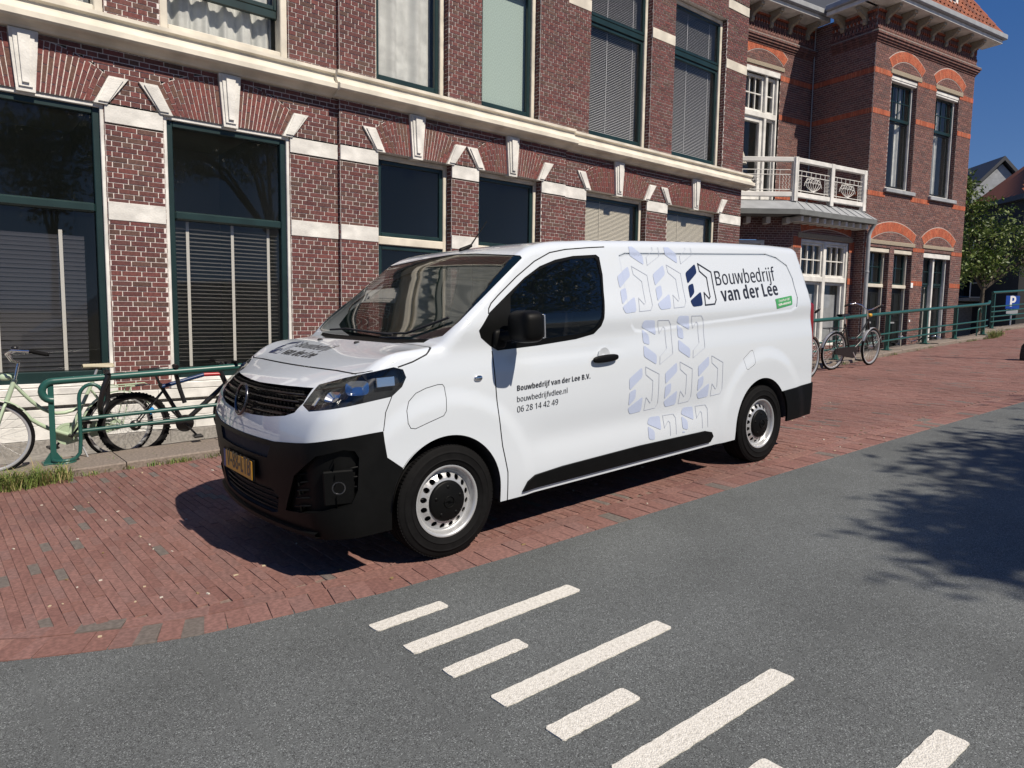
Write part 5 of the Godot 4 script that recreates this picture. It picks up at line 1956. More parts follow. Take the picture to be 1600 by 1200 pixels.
# ------------------------------------------------------------------ corner house with the balcony
const TONES_B := [Color(0.200, 0.092, 0.080), Color(0.220, 0.105, 0.088), Color(0.175, 0.085, 0.076), Color(0.240, 0.115, 0.095), Color(0.165, 0.092, 0.084)]
const TONES_O := [Color(0.52, 0.130, 0.062), Color(0.55, 0.148, 0.072), Color(0.48, 0.120, 0.060), Color(0.53, 0.165, 0.088)]
func seg_arch(b: MB, t: Transform3D, u0: float, u1: float, y_foot: float, rise: float, thick: float, n: int, z := 0.012) -> void:
	var hw := (u1 - u0) * 0.5
	var c := (u0 + u1) * 0.5
	var R := (hw * hw + rise * rise) / (2.0 * rise)
	var cy := y_foot + rise - R
	var half := asin(clampf(hw / R, -1, 1))
	for k in n:
		var a0 := -half + 2.0 * half * k / n
		var a1 := -half + 2.0 * half * (k + 1) / n
		var cuts := [0.0, 0.5, 1.0] if k % 2 == 0 else [0.0, 0.27, 0.77, 1.0]
		for w in cuts.size() - 1:
			var r0 := R + thick * float(cuts[w])
			var r1 := R + thick * float(cuts[w + 1])
			b.col = TONES_O[int(hash01(k, w, int(c * 50)) * 997) % 4] * (0.85 + 0.3 * hash01(k, w, 9))
			wedge(b, t, [Vector2(c + sin(a0) * r0, cy + cos(a0) * r0), Vector2(c + sin(a1) * r0, cy + cos(a1) * r0), Vector2(c + sin(a1) * r1, cy + cos(a1) * r1), Vector2(c + sin(a0) * r1, cy + cos(a0) * r1)], 0.0, z, 0.002)
	# pointing line round the arch
func seg_joint(b: MB, t: Transform3D, u0: float, u1: float, y_foot: float, rise: float, thick: float) -> void:
	var hw := (u1 - u0) * 0.5
	var c := (u0 + u1) * 0.5
	var R := (hw * hw + rise * rise) / (2.0 * rise)
	var cy := y_foot + rise - R
	var half := asin(clampf(hw / R, -1, 1))
	for k in 24:
		var a0 := -half * 1.01 + 2.02 * half * k / 24
		var a1 := -half * 1.01 + 2.02 * half * (k + 1) / 24
		var r0 := R - 0.02
		var r1 := R + thick + 0.02
		b.quad(t * Vector3(c + sin(a0) * r0, cy + cos(a0) * r0, 0.0085), t * Vector3(c + sin(a1) * r0, cy + cos(a1) * r0, 0.0085), t * Vector3(c + sin(a1) * r1, cy + cos(a1) * r1, 0.0085), t * Vector3(c + sin(a0) * r1, cy + cos(a0) * r1, 0.0085))
func soldier_band(b: MB, t: Transform3D, u0: float, u1: float, y0: float, y1: float) -> void:
	var n := maxi(1, int((u1 - u0) / 0.064))
	for k in n:
		var a := lerpf(u0, u1, float(k) / n)
		var c := lerpf(u0, u1, float(k + 1) / n)
		b.col = TONES_O[int(hash01(k, int(y0 * 20), int(u0 * 9)) * 997) % 4] * (0.85 + 0.3 * hash01(k, 4, 9))
		b.box(t, Vector3(a + 0.004, y0, 0.0), Vector3(c - 0.004, y1, 0.013), true)
func house_window(H: Node3D, t: Transform3D, u0: float, u1: float, y0: float, y1: float, rail: float, cols: int, rows: int, lower: Material, curtain_at: Array) -> void:
	var W := node("window", H)
	var z := -0.16
	var b := MB.new()
	frame_rect(b, t, u0, y0, u1, y1, 0.06, z - 0.08, z + 0.03, 0.008)
	put("frame", b, M.white_wood, W)
	b = MB.new()
	b.cbox(t, Vector3(u0 - 0.01, y1 - 0.16, z), Vector3(u1 + 0.01, y1, -0.03), 0.012)
	b.cbox(t, Vector3(u0, y1 - 0.10, -0.03), Vector3(u1, y1 - 0.01, -0.015), 0.006)
	put("screen_box", b, M.white_wood, W)
	b = MB.new()
	frame_rect(b, t, u0 + 0.06, rail, u1 - 0.06, y1 - 0.16, 0.045, z - 0.05, z, 0.006, 0.09)
	for k in range(1, cols):
		var x := lerpf(u0 + 0.1, u1 - 0.1, float(k) / cols)
		b.box(t, Vector3(x - 0.012, rail + 0.09, z - 0.035), Vector3(x + 0.012, y1 - 0.2, z - 0.005))
	for k in range(1, rows):
		var y := lerpf(rail + 0.09, y1 - 0.2, float(k) / rows)
		b.box(t, Vector3(u0 + 0.1, y - 0.012, z - 0.034), Vector3(u1 - 0.1, y + 0.012, z - 0.004))
	put("upper_sash", b, M.green_wood, W)
	b = MB.new()
	frame_rect(b, t, u0 + 0.06, y0 + 0.06, u1 - 0.06, rail, 0.055, z - 0.09, z - 0.04, 0.006, 0.07)
	put("lower_sash", b, lower, W)
	for k in cols:
		for r in rows:
			b = MB.new()
			pane(b, t, lerpf(u0 + 0.1, u1 - 0.1, float(k) / cols), lerpf(rail + 0.09, y1 - 0.2, float(r) / rows), lerpf(u0 + 0.1, u1 - 0.1, float(k + 1) / cols), lerpf(rail + 0.09, y1 - 0.2, float(r + 1) / rows), z - 0.02)
			put("pane", b, M.glass, W)
	b = MB.new()
	pane(b, t, u0 + 0.1, y0 + 0.12, u1 - 0.1, rail, z - 0.06)
	put("pane", b, M.glass, W)
	for c in curtain_at: curtain(W, t, c[0], c[1], y0 + 0.1, y1 - 0.15, z - 0.22, M.curtain, 30.0, int(c[0] * 10))
	b = MB.new()
	room_box(b, t, u0 - 0.1, y0 - 0.5, u1 + 0.1, y1 + 0.1, z - 0.095, 1.65)
	put("room", b, M.room, W)
	b = MB.new()
	b.cbox(t, Vector3(u0 - 0.08, y0 - 0.13, -0.12), Vector3(u1 + 0.10, y0 - 0.02, 0.10), 0.012)
	put("sill", b, M.zinc, W)

func cornice_run(H: Node3D, t: Transform3D, u0: float, u1: float, brackets: float, m0: float, m1: float) -> void:
	# dark moulded courses, toothed course, panel with scrolled brackets, eaves board and gutter; m0/m1 = mitre at the ends
	var dark := MB.new()
	for e in [[9.19, 9.245, 0.03], [9.245, 9.30, 0.065], [9.30, 9.365, 0.10], [9.365, 9.42, 0.13]]:
		var n := maxi(1, int((u1 - u0 + 0.2) / 0.11))
		for k in n:
			var a := lerpf(u0 - m0 * e[2], u1 + m1 * e[2], float(k) / n)
			var c := lerpf(u0 - m0 * e[2], u1 + m1 * e[2], float(k + 1) / n)
			dark.col = TONES_B[k % 5] * (0.85 + 0.3 * hash01(k, int(e[0] * 100)))
			dark.box(t, Vector3(a + 0.003, e[0] + 0.002, -0.02), Vector3(c - 0.003, e[1] - 0.004, e[2]))
	var d := put("moulded_bricks", dark, M.brick, H)
	d.set_meta("kind", "stuff")
	var cap := MB.new()
	cap.cbox(t, Vector3(u0 - m0 * 0.13, 9.42, -0.02), Vector3(u1 + m1 * 0.13, 9.45, 0.12), 0.006)
	put("string_course", cap, M.stone_grey, H)
	var teeth := MB.new()
	var nt := int((u1 - u0) / 0.11)
	for k in nt:
		var a := lerpf(u0, u1, float(k) / nt)
		teeth.col = TONES_B[k % 5] * 1.2
		teeth.box(t, Vector3(a + 0.015, 9.60, -0.02), Vector3(a + 0.07, 9.68, 0.06))
		teeth.col = TONES_B[(k + 2) % 5] * 1.2
		teeth.box(t, Vector3(a + 0.004, 9.46, -0.02), Vector3(a + 0.106, 9.52, 0.05))
		teeth.box(t, Vector3(a - 0.05, 9.53, -0.02), Vector3(a + 0.05, 9.59, 0.055))
	for k in nt:
		var a := lerpf(u0, u1, float(k) / nt)
		teeth.col = TONES_O[k % 4] * 0.8
		teeth.box(t, Vector3(a + 0.004, 9.80, -0.02), Vector3(a + 0.05, 9.86, 0.05))
		teeth.box(t, Vector3(a + 0.004, 9.98, -0.02), Vector3(a + 0.104, 10.03, 0.06))
		teeth.col = TONES_B[k % 5] * 0.9
		teeth.box(t, Vector3(a + 0.004, 9.69, -0.02), Vector3(a + 0.104, 9.79, 0.02))
		teeth.box(t, Vector3(a + 0.004, 9.87, -0.02), Vector3(a + 0.104, 9.97, 0.025))
	var te := put("toothed_bricks", teeth, M.brick, H)
	te.set_meta("kind", "stuff")
	var back := MB.new()
	back.box(t, Vector3(u0, 9.44, -0.15), Vector3(u1, 10.2, 0.0))
	put("panel", back, M.mortar_grey, H)
	var nb := int(round((u1 - u0) / brackets))
	for k in nb:
		var u := lerpf(u0, u1, (k + 0.5) / nb)
		var bb := MB.new()
		var pts := PackedVector2Array([Vector2(0.0, 9.70), Vector2(0.06, 9.70), Vector2(0.10, 9.76), Vector2(0.09, 9.84), Vector2(0.16, 9.90), Vector2(0.26, 9.93), Vector2(0.36, 9.98), Vector2(0.38, 10.06), Vector2(0.38, 10.12), Vector2(0.0, 10.12)])
		bb.prism(t * Transform3D(Basis(Vector3(0, 0, 1), Vector3(0, 1, 0), Vector3(-1, 0, 0)), Vector3(u, 0, 0)), pts, -0.055, 0.055)
		bb.cbox(t, Vector3(u - 0.07, 10.03, 0.30), Vector3(u + 0.07, 10.12, 0.42), 0.008)
		put("bracket", bb, M.stone_sand, H)
	var ev := MB.new()
	ev.cbox(t, Vector3(u0 - m0 * 0.50, 10.125, -0.1), Vector3(u1 + m1 * 0.50, 10.24, 0.50), 0.01)
	put("eaves_board", ev, M.white_wood, H)
	ev = MB.new()
	ev.cbox(t, Vector3(u0 - m0 * 0.60, 10.243, 0.02), Vector3(u1 + m1 * 0.60, 10.40, 0.60), 0.02)
	put("gutter", ev, M.zinc, H)

func build_corner_house() -> void:
	var UB := Vector3(0.98921986, 0, 0.14643794)
	var WB := Vector3(-0.14643794, 0, 0.98921986)
	var T := Transform3D(Basis(UB, Vector3.UP, WB), Vector3(23.380, 0, -8.751))
	var H := thing("corner_house", "brown brick corner house with orange arches, balcony and bracketed eaves beside the long building", "house", "", T)
	mortar = MB.new()
	var L := -2.74
	var Rr := 2.56
	var D := -1.95
	var orange := MB.new()
	var opens := [[-2.465, -1.46, -0.1, 3.62], [-1.235, -0.27, -0.1, 3.62], [0.345, 1.92, -0.1, 3.62], [-1.90, -0.58, 5.33, 8.46], [0.43, 1.75, 5.32, 8.44]]
	var holes: Array = []
	for o in opens: holes.append(rect(o[0], o[2], o[1], o[3]))
	brick_wall(T, L, Rr, -0.1, 9.2, holes, TONES_B, 0.0625, 0.22)
	var Ts := T * Transform3D(Basis(Vector3(0, 0, 1), Vector3.UP, Vector3(-1, 0, 0)), Vector3(L, 0, D))
	brick_wall(Ts, 0, -D, -0.1, 9.2, [], TONES_B, 0.0625, 0.22)
	brick_wall(Ts, 0, 0.6, 9.2, 10.12, [], TONES_B, 0.0625, 0.22)
	var Te := T * Transform3D(Basis(Vector3(0, 0, -1), Vector3.UP, Vector3(1, 0, 0)), Vector3(Rr, 0, 0))
	brick_wall(Te, 0, 4.0, -0.1, 9.2, [], TONES_B, 0.0625, 0.22)
	var Tr := T * Transform3D(Basis(), Vector3(0, 0, D))
	brick_wall(Tr, -8.4, L, 4.2, 9.2, [rect(-5.72, 4.5, -4.20, 8.60)], TONES_B, 0.0625, 0.22)
	# porch under the balcony: front wall and slanted entrance wall
	var Tp := T * Transform3D(Basis(), Vector3(0, 0, -0.30))
	brick_wall(Tp, -5.48, L, -0.1, 4.25, [rect(-5.12, 0.8, -2.98, 3.70)], TONES_B, 0.0625, 0.22)
	var cd := Vector3(-0.851, 0, -0.525)
	var Tc := T * Transform3D(Basis(-cd, Vector3.UP, Vector3(-0.525, 0, 0.851)), Vector3(-5.48, 0, -0.30) + cd * 3.0)
	brick_wall(Tc, 0, 3.0, -0.1, 4.25, [rect(1.05, 0.0, 2.25, 3.62)], TONES_B, 0.0625, 0.22)
	# reveals
	for o in opens:
		brick_wall(T * Transform3D(Basis(Vector3(0, 0, 1), Vector3.UP, Vector3(-1, 0, 0)), Vector3(o[1], 0, -0.2)), 0, 0.2, o[2], o[3], [], TONES_B, 0.0625)
		brick_wall(T * Transform3D(Basis(Vector3(0, 0, -1), Vector3.UP, Vector3(1, 0, 0)), Vector3(o[0], 0, 0)), 0, 0.2, o[2], o[3], [], TONES_B, 0.0625)
	flush_house(H, M.mortar_grey)
	# dark core so that no light passes through
	var core := MB.new()
	core.box(I, Vector3(L + 0.3, -0.1, -4.0), Vector3(Rr - 0.02, 10.1, -1.96))
	core.box(I, Vector3(-8.4, 4.3, -3.9), Vector3(L + 0.3, 10.1, D - 1.7))
	core.box(I, Vector3(-8.4, 9.2, D - 1.7), Vector3(L + 0.3, 10.1, D - 0.02))
	core.box(I, Vector3(L + 0.02, 8.55, -1.96), Vector3(Rr - 0.02, 10.1, -0.02))
	put("core", core, M.room, H)
	# orange bands
	var bands := [[8.375, 8.515], [7.29, 7.43], [5.055, 5.185]]
	for y in bands:
		for s in [[L + 0.005, -1.90], [-0.58, 0.43], [1.75, Rr - 0.005]]:
			soldier_band(orange, I, s[0], s[1], y[0], y[1])
		soldier_band(orange, Transform3D(Basis(Vector3(0, 0, 1), Vector3.UP, Vector3(-1, 0, 0)), Vector3(L, 0, D)), 0.01, -D - 0.005, y[0], y[1])
		soldier_band(orange, Transform3D(Basis(), Vector3(0, 0, D)), -4.20, L - 0.01, y[0], y[1])
	for y in [[3.61, 3.72], [2.60, 2.74]]:
		for s in [[-0.27, 0.345], [1.92, Rr - 0.005], [L + 0.005, -2.465]]:
			soldier_band(orange, I, s[0], s[1], y[0], y[1])
	var Pp := Transform3D(Basis(), Vector3(0, 0, -0.30))
	for y in [[3.45, 3.75], [2.55, 2.72]]:
		soldier_band(orange, Pp, -5.46, -5.12, y[0], y[1])
		soldier_band(orange, Pp, -2.98, L - 0.01, y[0], y[1])
	# arches and lintels
	for a in [[I, -1.93, -0.42, 8.63, 0.27, 0.27, 26], [I, 0.40, 1.90, 8.60, 0.27, 0.27, 26], [I, -2.44, -0.28, 3.85, 0.27, 0.27, 36], [I, 0.32, 1.96, 3.85, 0.29, 0.27, 28], [Transform3D(Basis(), Vector3(0, 0, D)), -5.80, -4.10, 8.80, 0.30, 0.27, 28], [Pp, -5.15, -2.95, 3.88, 0.14, 0.20, 34]]:
		var jo := MB.new()
		seg_joint(jo, a[0], a[1], a[2], a[3], a[4], a[5])
		seg_arch(orange, a[0], a[1], a[2], a[3], a[4], a[5], a[6], 0.016)
		put("arch_joint", jo, M.mortar_grey, H)
	var oo := put("orange_bricks", orange, M.brick, H)
	oo.set_meta("kind", "stuff")
	for l in [[I, -1.98, -0.40, 8.47, 8.60], [I, 0.36, 1.92, 8.45, 8.58], [I, -2.56, -0.18, 3.72, 3.84], [I, 0.25, 2.03, 3.74, 3.85], [Transform3D(Basis(), Vector3(0, 0, D)), -5.90, -4.05, 8.62, 8.74], [Pp, -5.28, -2.85, 3.72, 3.86]]:
		var lb := MB.new()
		lb.cbox(l[0], Vector3(l[1], l[3], -0.15), Vector3(l[2], l[4], 0.03), 0.012)
		put("lintel", lb, M.stone_sand, H)
	# windows of the first floor
	house_window(H, I, -1.90, -0.58, 5.33, 8.46, 7.28, 4, 2, M.black_wood, [[-1.82, -1.60], [-1.05, -0.85]])
	house_window(H, I, 0.43, 1.75, 5.32, 8.44, 7.26, 4, 2, M.black_wood, [[0.5, 0.66], [1.12, 1.32]])
	# street doors
	for dd in [[-2.465, -1.46], [-1.235, -0.27]]:
		var u0: float = dd[0]
		var u1: float = dd[1]
		var Dn := node("door", H)
		var b := MB.new()
		frame_rect(b, I, u0, -0.1, u1, 3.62, 0.06, -0.28, -0.14, 0.008)
		b.cbox(I, Vector3(u0 + 0.06, 2.50, -0.27), Vector3(u1 - 0.06, 2.60, -0.10), 0.01)
		b.cbox(I, Vector3(u0, 3.50, -0.14), Vector3(u1, 3.62, -0.02), 0.012)
		put("frame", b, M.cream, Dn)
		b = MB.new()
		frame_rect(b, I, u0 + 0.06, 2.60, u1 - 0.06, 3.56, 0.05, -0.27, -0.2, 0.006)
		var mx := (u0 + u1) * 0.5
		b.box(I, Vector3(mx - 0.012, 2.65, -0.25), Vector3(mx + 0.012, 3.51, -0.22))
		b.box(I, Vector3(u0 + 0.11, 3.09, -0.249), Vector3(u1 - 0.11, 3.115, -0.221))
		put("fanlight_bars", b, M.green_wood, Dn)
		b = MB.new()
		pane(b, I, u0 + 0.1, 2.64, u1 - 0.1, 3.52, -0.235)
		put("pane", b, M.glass, Dn)
		b = MB.new()
		b.cbox(I, Vector3(u0 + 0.06, -0.1, -0.30), Vector3(u1 - 0.06, 2.50, -0.23), 0.006)
		for y in [[0.15, 0.75], [0.85, 1.55], [1.65, 2.35]]:
			for h in [0, 1]:
				var a := lerpf(u0 + 0.15, u1 - 0.15, h * 0.53)
				var c := lerpf(u0 + 0.15, u1 - 0.15, 0.47 + h * 0.53)
				frame_rect(b, I, a, y[0], c, y[1], 0.03, -0.235, -0.215, 0.006)
		put("leaf", b, M.black_wood, Dn)
		b = MB.new()
		b.cbox(I, Vector3(mx - 0.12, 1.45, -0.228), Vector3(mx + 0.12, 1.50, -0.205), 0.004)
		put("letter_slot", b, M.steel, Dn)
		b = MB.new()
		room_box(b, I, u0 + 0.02, 2.5, u1 - 0.02, 3.6, -0.28, 1.2)
		put("hall", b, M.room, Dn)
	for pq in [[-2.60, 2.46], [-0.22, 2.53], [-0.22, 1.50], [-1.36, 1.45]]:
		var nb := MB.new()
		nb.cbox(I, Vector3(pq[0] - (0.055 if pq[1] > 2 else 0.03), pq[1], 0.0), Vector3(pq[0] + (0.055 if pq[1] > 2 else 0.03), pq[1] + (0.15 if pq[1] > 2 else 0.07), 0.025), 0.005)
		put("plaque", nb, M.paper, H)
	# tall double window beside the doors
	var W := node("window", H)
	var b := MB.new()
	frame_rect(b, I, 0.345, -0.1, 1.92, 3.62, 0.06, -0.28, -0.12, 0.008)
	b.cbox(I, Vector3(1.10, -0.04, -0.27), Vector3(1.18, 3.56, -0.10), 0.01)
	b.cbox(I, Vector3(0.345, 3.47, -0.12), Vector3(1.92, 3.62, -0.02), 0.012)
	put("frame", b, M.white_wood, W)
	for h in [[0.405, 1.10], [1.18, 1.86]]:
		b = MB.new()
		frame_rect(b, I, h[0], 2.65, h[1], 3.47, 0.045, -0.25, -0.2, 0.006, 0.07)
		b.box(I, Vector3((h[0] + h[1]) * 0.5 - 0.012, 2.72, -0.24), Vector3((h[0] + h[1]) * 0.5 + 0.012, 3.42, -0.21))
		b.box(I, Vector3(h[0] + 0.045, 3.06, -0.239), Vector3(h[1] - 0.045, 3.085, -0.211))
		frame_rect(b, I, h[0], 0.0, h[1], 2.65, 0.05, -0.27, -0.22, 0.006)
		put("sash", b, M.green_wood, W)
		b = MB.new()
		pane(b, I, h[0] + 0.03, 0.04, h[1] - 0.03, 3.44, -0.245)
		put("pane", b, M.glass, W)
		curtain(W, I, h[0] + 0.05, h[1] - 0.25, 0.0, 2.6, -0.36, M.curtain, 22.0, 3)
	b = MB.new()
	room_box(b, I, 0.3, -0.08, 1.96, 3.65, -0.285, 1.6)
	put("room", b, M.room, W)
	# balcony door in the set-back wall
	var Dz := Transform3D(Basis(), Vector3(0, 0, D))
	var Bd := node("balcony_door", H)
	b = MB.new()
	frame_rect(b, Dz, -5.72, 4.5, -4.20, 8.60, 0.07, -0.24, -0.05, 0.008)
	b.cbox(Dz, Vector3(-4.76, 4.5, -0.23), Vector3(-4.66, 8.53, -0.045), 0.01)
	b.cbox(Dz, Vector3(-5.65, 7.25, -0.23), Vector3(-4.27, 7.40, -0.04), 0.01)
	b.cbox(Dz, Vector3(-5.72, 8.42, -0.05), Vector3(-4.20, 8.60, -0.0), 0.012)
	put("frame", b, M.white_wood, Bd)
	b = MB.new()
	frame_rect(b, Dz, -5.65, 7.40, -4.76, 8.42, 0.075, -0.22, -0.12, 0.006)
	for k in [1, 2]:
		b.box(Dz, Vector3(-5.575 + k * 0.247 - 0.014, 7.475, -0.2), Vector3(-5.575 + k * 0.247 + 0.014, 8.345, -0.14))
	b.box(Dz, Vector3(-5.575, 7.895, -0.199), Vector3(-4.835, 7.925, -0.139))
	frame_rect(b, Dz, -4.66, 7.40, -4.27, 8.42, 0.075, -0.22, -0.12, 0.006)
	b.box(Dz, Vector3(-4.585, 7.895, -0.199), Vector3(-4.345, 7.925, -0.139))
	frame_rect(b, Dz, -5.65, 4.5, -4.76, 7.25, 0.13, -0.22, -0.10, 0.008, 0.7)
	frame_rect(b, Dz, -4.66, 4.5, -4.27, 7.25, 0.04, -0.22, -0.12, 0.006, 0.7)
	put("sash", b, M.white_wood, Bd)
	for p in [[-5.6, 7.45, -4.8, 8.4], [-4.62, 7.45, -4.3, 8.4], [-5.56, 5.0, -4.85, 7.2], [-4.64, 5.0, -4.29, 7.2]]:
		b = MB.new()
		pane(b, Dz, p[0], p[1], p[2], p[3], -0.17)
		put("pane", b, M.glass, Bd)
	curtain(Bd, Dz, -4.45, -4.25, 4.6, 7.2, -0.4, M.curtain_green, 30.0, 2)
	b = MB.new()
	room_box(b, Dz, -5.9, 4.45, -4.0, 8.7, -0.245, 1.4)
	put("room", b, M.room, Bd)
	# porch windows and entrance
	var Pw := node("porch_window", H)
	b = MB.new()
	frame_rect(b, Pp, -5.12, 0.8, -2.98, 3.70, 0.075, -0.22, -0.02, 0.01)
	b.cbox(Pp, Vector3(-4.10, 0.8, -0.2), Vector3(-3.97, 3.63, -0.01), 0.01)
	b.cbox(Pp, Vector3(-5.045, 2.58, -0.2), Vector3(-3.055, 2.72, -0.015), 0.01)
	put("frame", b, M.white_wood, Pw)
	for h in [[-5.045, -4.10], [-3.97, -3.055]]:
		b = MB.new()
		frame_rect(b, Pp, h[0], 2.72, h[1], 3.62, 0.06, -0.16, -0.06, 0.006)
		for k in [1, 2]:
			var x: float = lerpf(h[0] + 0.06, h[1] - 0.06, k / 3.0)
			b.box(Pp, Vector3(x - 0.014, 2.78, -0.14), Vector3(x + 0.014, 3.56, -0.08))
		b.box(Pp, Vector3(h[0] + 0.06, 3.155, -0.139), Vector3(h[1] - 0.06, 3.185, -0.079))
		frame_rect(b, Pp, h[0], 0.86, h[1], 2.58, 0.07, -0.2, -0.1, 0.006)
		put("sash", b, M.white_wood, Pw)
		b = MB.new()
		pane(b, Pp, h[0] + 0.03, 0.9, h[1] - 0.03, 3.58, -0.13)
		put("pane", b, M.glass, Pw)
		b = MB.new()
		pane(b, Pp, h[0] + 0.22, 0.95, h[1] - 0.05, 2.25, -0.24)
		put("net_curtain", b, M.zinc, Pw)
	b = MB.new()
	room_box(b, Pp, -5.10, 0.82, -3.0, 3.68, -0.2, 1.2)
	put("room", b, M.room, Pw)
	var Pc := Transform3D(Basis(-cd, Vector3.UP, Vector3(-0.525, 0, 0.851)), Vector3(-5.48, 0, -0.30) + cd * 3.0)
	var En := node("entrance_door", H)
	b = MB.new()
	frame_rect(b, Pc, 1.05, 0.0, 2.25, 3.62, 0.10, -0.2, 0.02, 0.01)
	put("frame", b, M.white_wood, En)
	b = MB.new()
	frame_rect(b, Pc, 1.15, 2.6, 2.15, 3.52, 0.12, -0.18, -0.04, 0.01)
	b.cbox(Pc, Vector3(1.15, 0.0, -0.18), Vector3(2.15, 2.58, -0.08), 0.01)
	put("leaf", b, M.wood_grey, En)
	b = MB.new()
	pane(b, Pc, 1.2, 2.65, 2.1, 3.48, -0.1)
	put("pane", b, M.glass_dark, En)
	# balcony: zinc roof of the porch, rafters, railing with ironwork
	var foot := [Vector2(L - 0.01, -0.08), Vector2(-5.80, -0.08), Vector2(-5.80, -0.08) + Vector2(-0.851, -0.525) * 2.6]
	var eave := [Vector2(-2.66, 0.30), Vector2(-6.02, 0.30), Vector2(-6.02, 0.30) + Vector2(-0.851, -0.525) * 2.7]
	b = MB.new()
	for k in 2:
		var a := Vector3(eave[k].x, 4.33, eave[k].y)
		var c := Vector3(eave[k + 1].x, 4.33, eave[k + 1].y)
		var d := Vector3(foot[k + 1].x, 4.62, foot[k + 1].y - 0.05)
		var e := Vector3(foot[k].x, 4.62, foot[k].y - 0.05)
		b.quad(c, a, e, d)
	b.quad(Vector3(L, 4.62, D), Vector3(-8.2, 4.62, D), Vector3(-8.0, 4.62, -1.4), Vector3(foot[1].x, 4.62, -0.13))
	b.tri(Vector3(L, 4.62, D), Vector3(foot[1].x, 4.62, -0.13), Vector3(L, 4.62, -0.13))
	# standing seams
	for k in 9:
		var f := (k + 0.5) / 9.0
		var p := Vector3(lerpf(eave[0].x, eave[1].x, f), 4.338, 0.30)
		var q := Vector3(lerpf(foot[0].x, foot[1].x, f), 4.63, -0.12)
		b.tube([p, q], 0.009, 4)
	put("balcony_roof", b, M.zinc, H)
	b = MB.new()
	for k in 2:
		var a := Vector3(eave[k].x, 4.33, eave[k].y)
		var c := Vector3(eave[k + 1].x, 4.33, eave[k + 1].y)
		var dn := Vector3(0, -0.13, 0)
		b.quad(c + dn, a + dn, a, c)
		var inn := Vector3(0, 0, -0.60) if k == 0 else Vector3(0.30, 0, -0.5)
		b.quad(a + dn, c + dn, c + dn + inn, a + dn + inn)
		b.quad(a + dn + inn, c + dn + inn, c + inn + Vector3(0, 0.05, 0), a + inn + Vector3(0, 0.05, 0))
	b.quad(Vector3(eave[0].x, 4.2, 0.30), Vector3(eave[0].x, 4.2, -0.3), Vector3(eave[0].x, 4.5, -0.3), Vector3(eave[0].x, 4.33, 0.30))
	put("fascia", b, M.wood_grey, H)
	for k in 10:
		var rb := MB.new()
		var u := lerpf(-2.92, -5.75, k / 9.0)
		rb.cbox(I, Vector3(u - 0.045, 4.06, -0.30), Vector3(u + 0.045, 4.195, 0.18), 0.01)
		put("rafter_end", rb, M.white_wood, H)
	for k in 5:
		var rb := MB.new()
		var o := Vector3(-5.48, 0, -0.30) + cd * (0.25 + k * 0.52)
		rb.cbox(Transform3D(Basis(-cd, Vector3.UP, Vector3(-0.525, 0, 0.851)), o), Vector3(-0.06, 4.03, 0.0), Vector3(0.06, 4.195, 0.30), 0.01)
		put("rafter_end", rb, M.white_wood, H)
	# railing panels
	for sgm in [[Vector3(foot[1].x, 0, -0.08), Vector3(-4.29, 0, -0.08)], [Vector3(-4.29, 0, -0.08), Vector3(L - 0.06, 0, -0.08)], [Vector3(foot[1].x, 0, -0.08) + cd * 2.4, Vector3(foot[1].x, 0, -0.08)]]:
		var a: Vector3 = sgm[0]
		var c: Vector3 = sgm[1]
		var len := a.distance_to(c)
		var ax := (c - a).normalized()
		var rt := Transform3D(Basis(ax, Vector3.UP, ax.cross(Vector3.UP)), a)
		var rl := node("balcony_railing", H)
		b = MB.new()
		b.cbox(rt, Vector3(-0.07, 4.58, -0.07), Vector3(0.07, 5.70, 0.07), 0.01)
		b.cbox(rt, Vector3(len - 0.07, 4.58, -0.065), Vector3(len + 0.07, 5.70, 0.065), 0.01)
		b.cbox(rt, Vector3(0.07, 5.58, -0.06), Vector3(len - 0.07, 5.695, 0.06), 0.01)
		b.cbox(rt, Vector3(0.07, 4.70, -0.05), Vector3(len - 0.07, 4.82, 0.05), 0.01)
		put("rail_frame", b, M.white_wood, rl)
		b = MB.new()
		var x0 := 0.07
		var x1 := len - 0.07
		b.tube([rt * Vector3(x0, 5.38, 0), rt * Vector3(x1, 5.38, 0)], 0.011, 6)
		b.tube([rt * Vector3(x0, 5.26, 0), rt * Vector3(x1, 5.26, 0)], 0.011, 6)
		b.tube([rt * Vector3(x0, 4.88, 0), rt * Vector3(x1, 4.88, 0)], 0.011, 6)
		var nb := 7
		for k in nb + 1:
			var x := lerpf(x0, x1, float(k) / nb)
			var low := 4.82 if (k == 0 or k == 1 or k >= nb - 1) else 5.26
			b.tube([rt * Vector3(x, low, 0), rt * Vector3(x, 5.38, 0)], 0.009, 6)
		# wavy bars at both ends and a leaf-shaped fan in the middle
		for sd in [0, 1]:
			for q in 3:
				var pts: Array = []
				for k in 17:
					var y := lerpf(4.88, 5.26, k / 16.0)
					var x := lerpf(x0, x1, (0.035 + q * 0.035) if sd == 0 else (0.965 - q * 0.035)) + 0.018 * sin(k * 1.55)
					pts.append(rt * Vector3(x, y, 0))
				b.tube(pts, 0.007, 5)
		var mx := (x0 + x1) * 0.5
		for q in 7:
			var an := lerpf(-1.0, 1.0, q / 6.0)
			var pts: Array = []
			for k in 9:
				var f := k / 8.0
				pts.append(rt * Vector3(mx + sin(an) * 0.36 * sin(f * 1.9) * 1.0, 4.88 + 0.30 * f * (0.55 + 0.45 * cos(an)), 0.006))
			b.tube(pts, 0.008, 5)
		for q in 5:
			var pts: Array = []
			var cx := mx + (q - 2) * 0.115
			var r := 0.062 if q % 2 == 0 else 0.048
			for k in 13: pts.append(rt * Vector3(cx + cos(TAU * k / 12.0) * r, 5.16 + sin(TAU * k / 12.0) * r, 0.004))
			b.tube(pts, 0.008, 5)
		var arc: Array = []
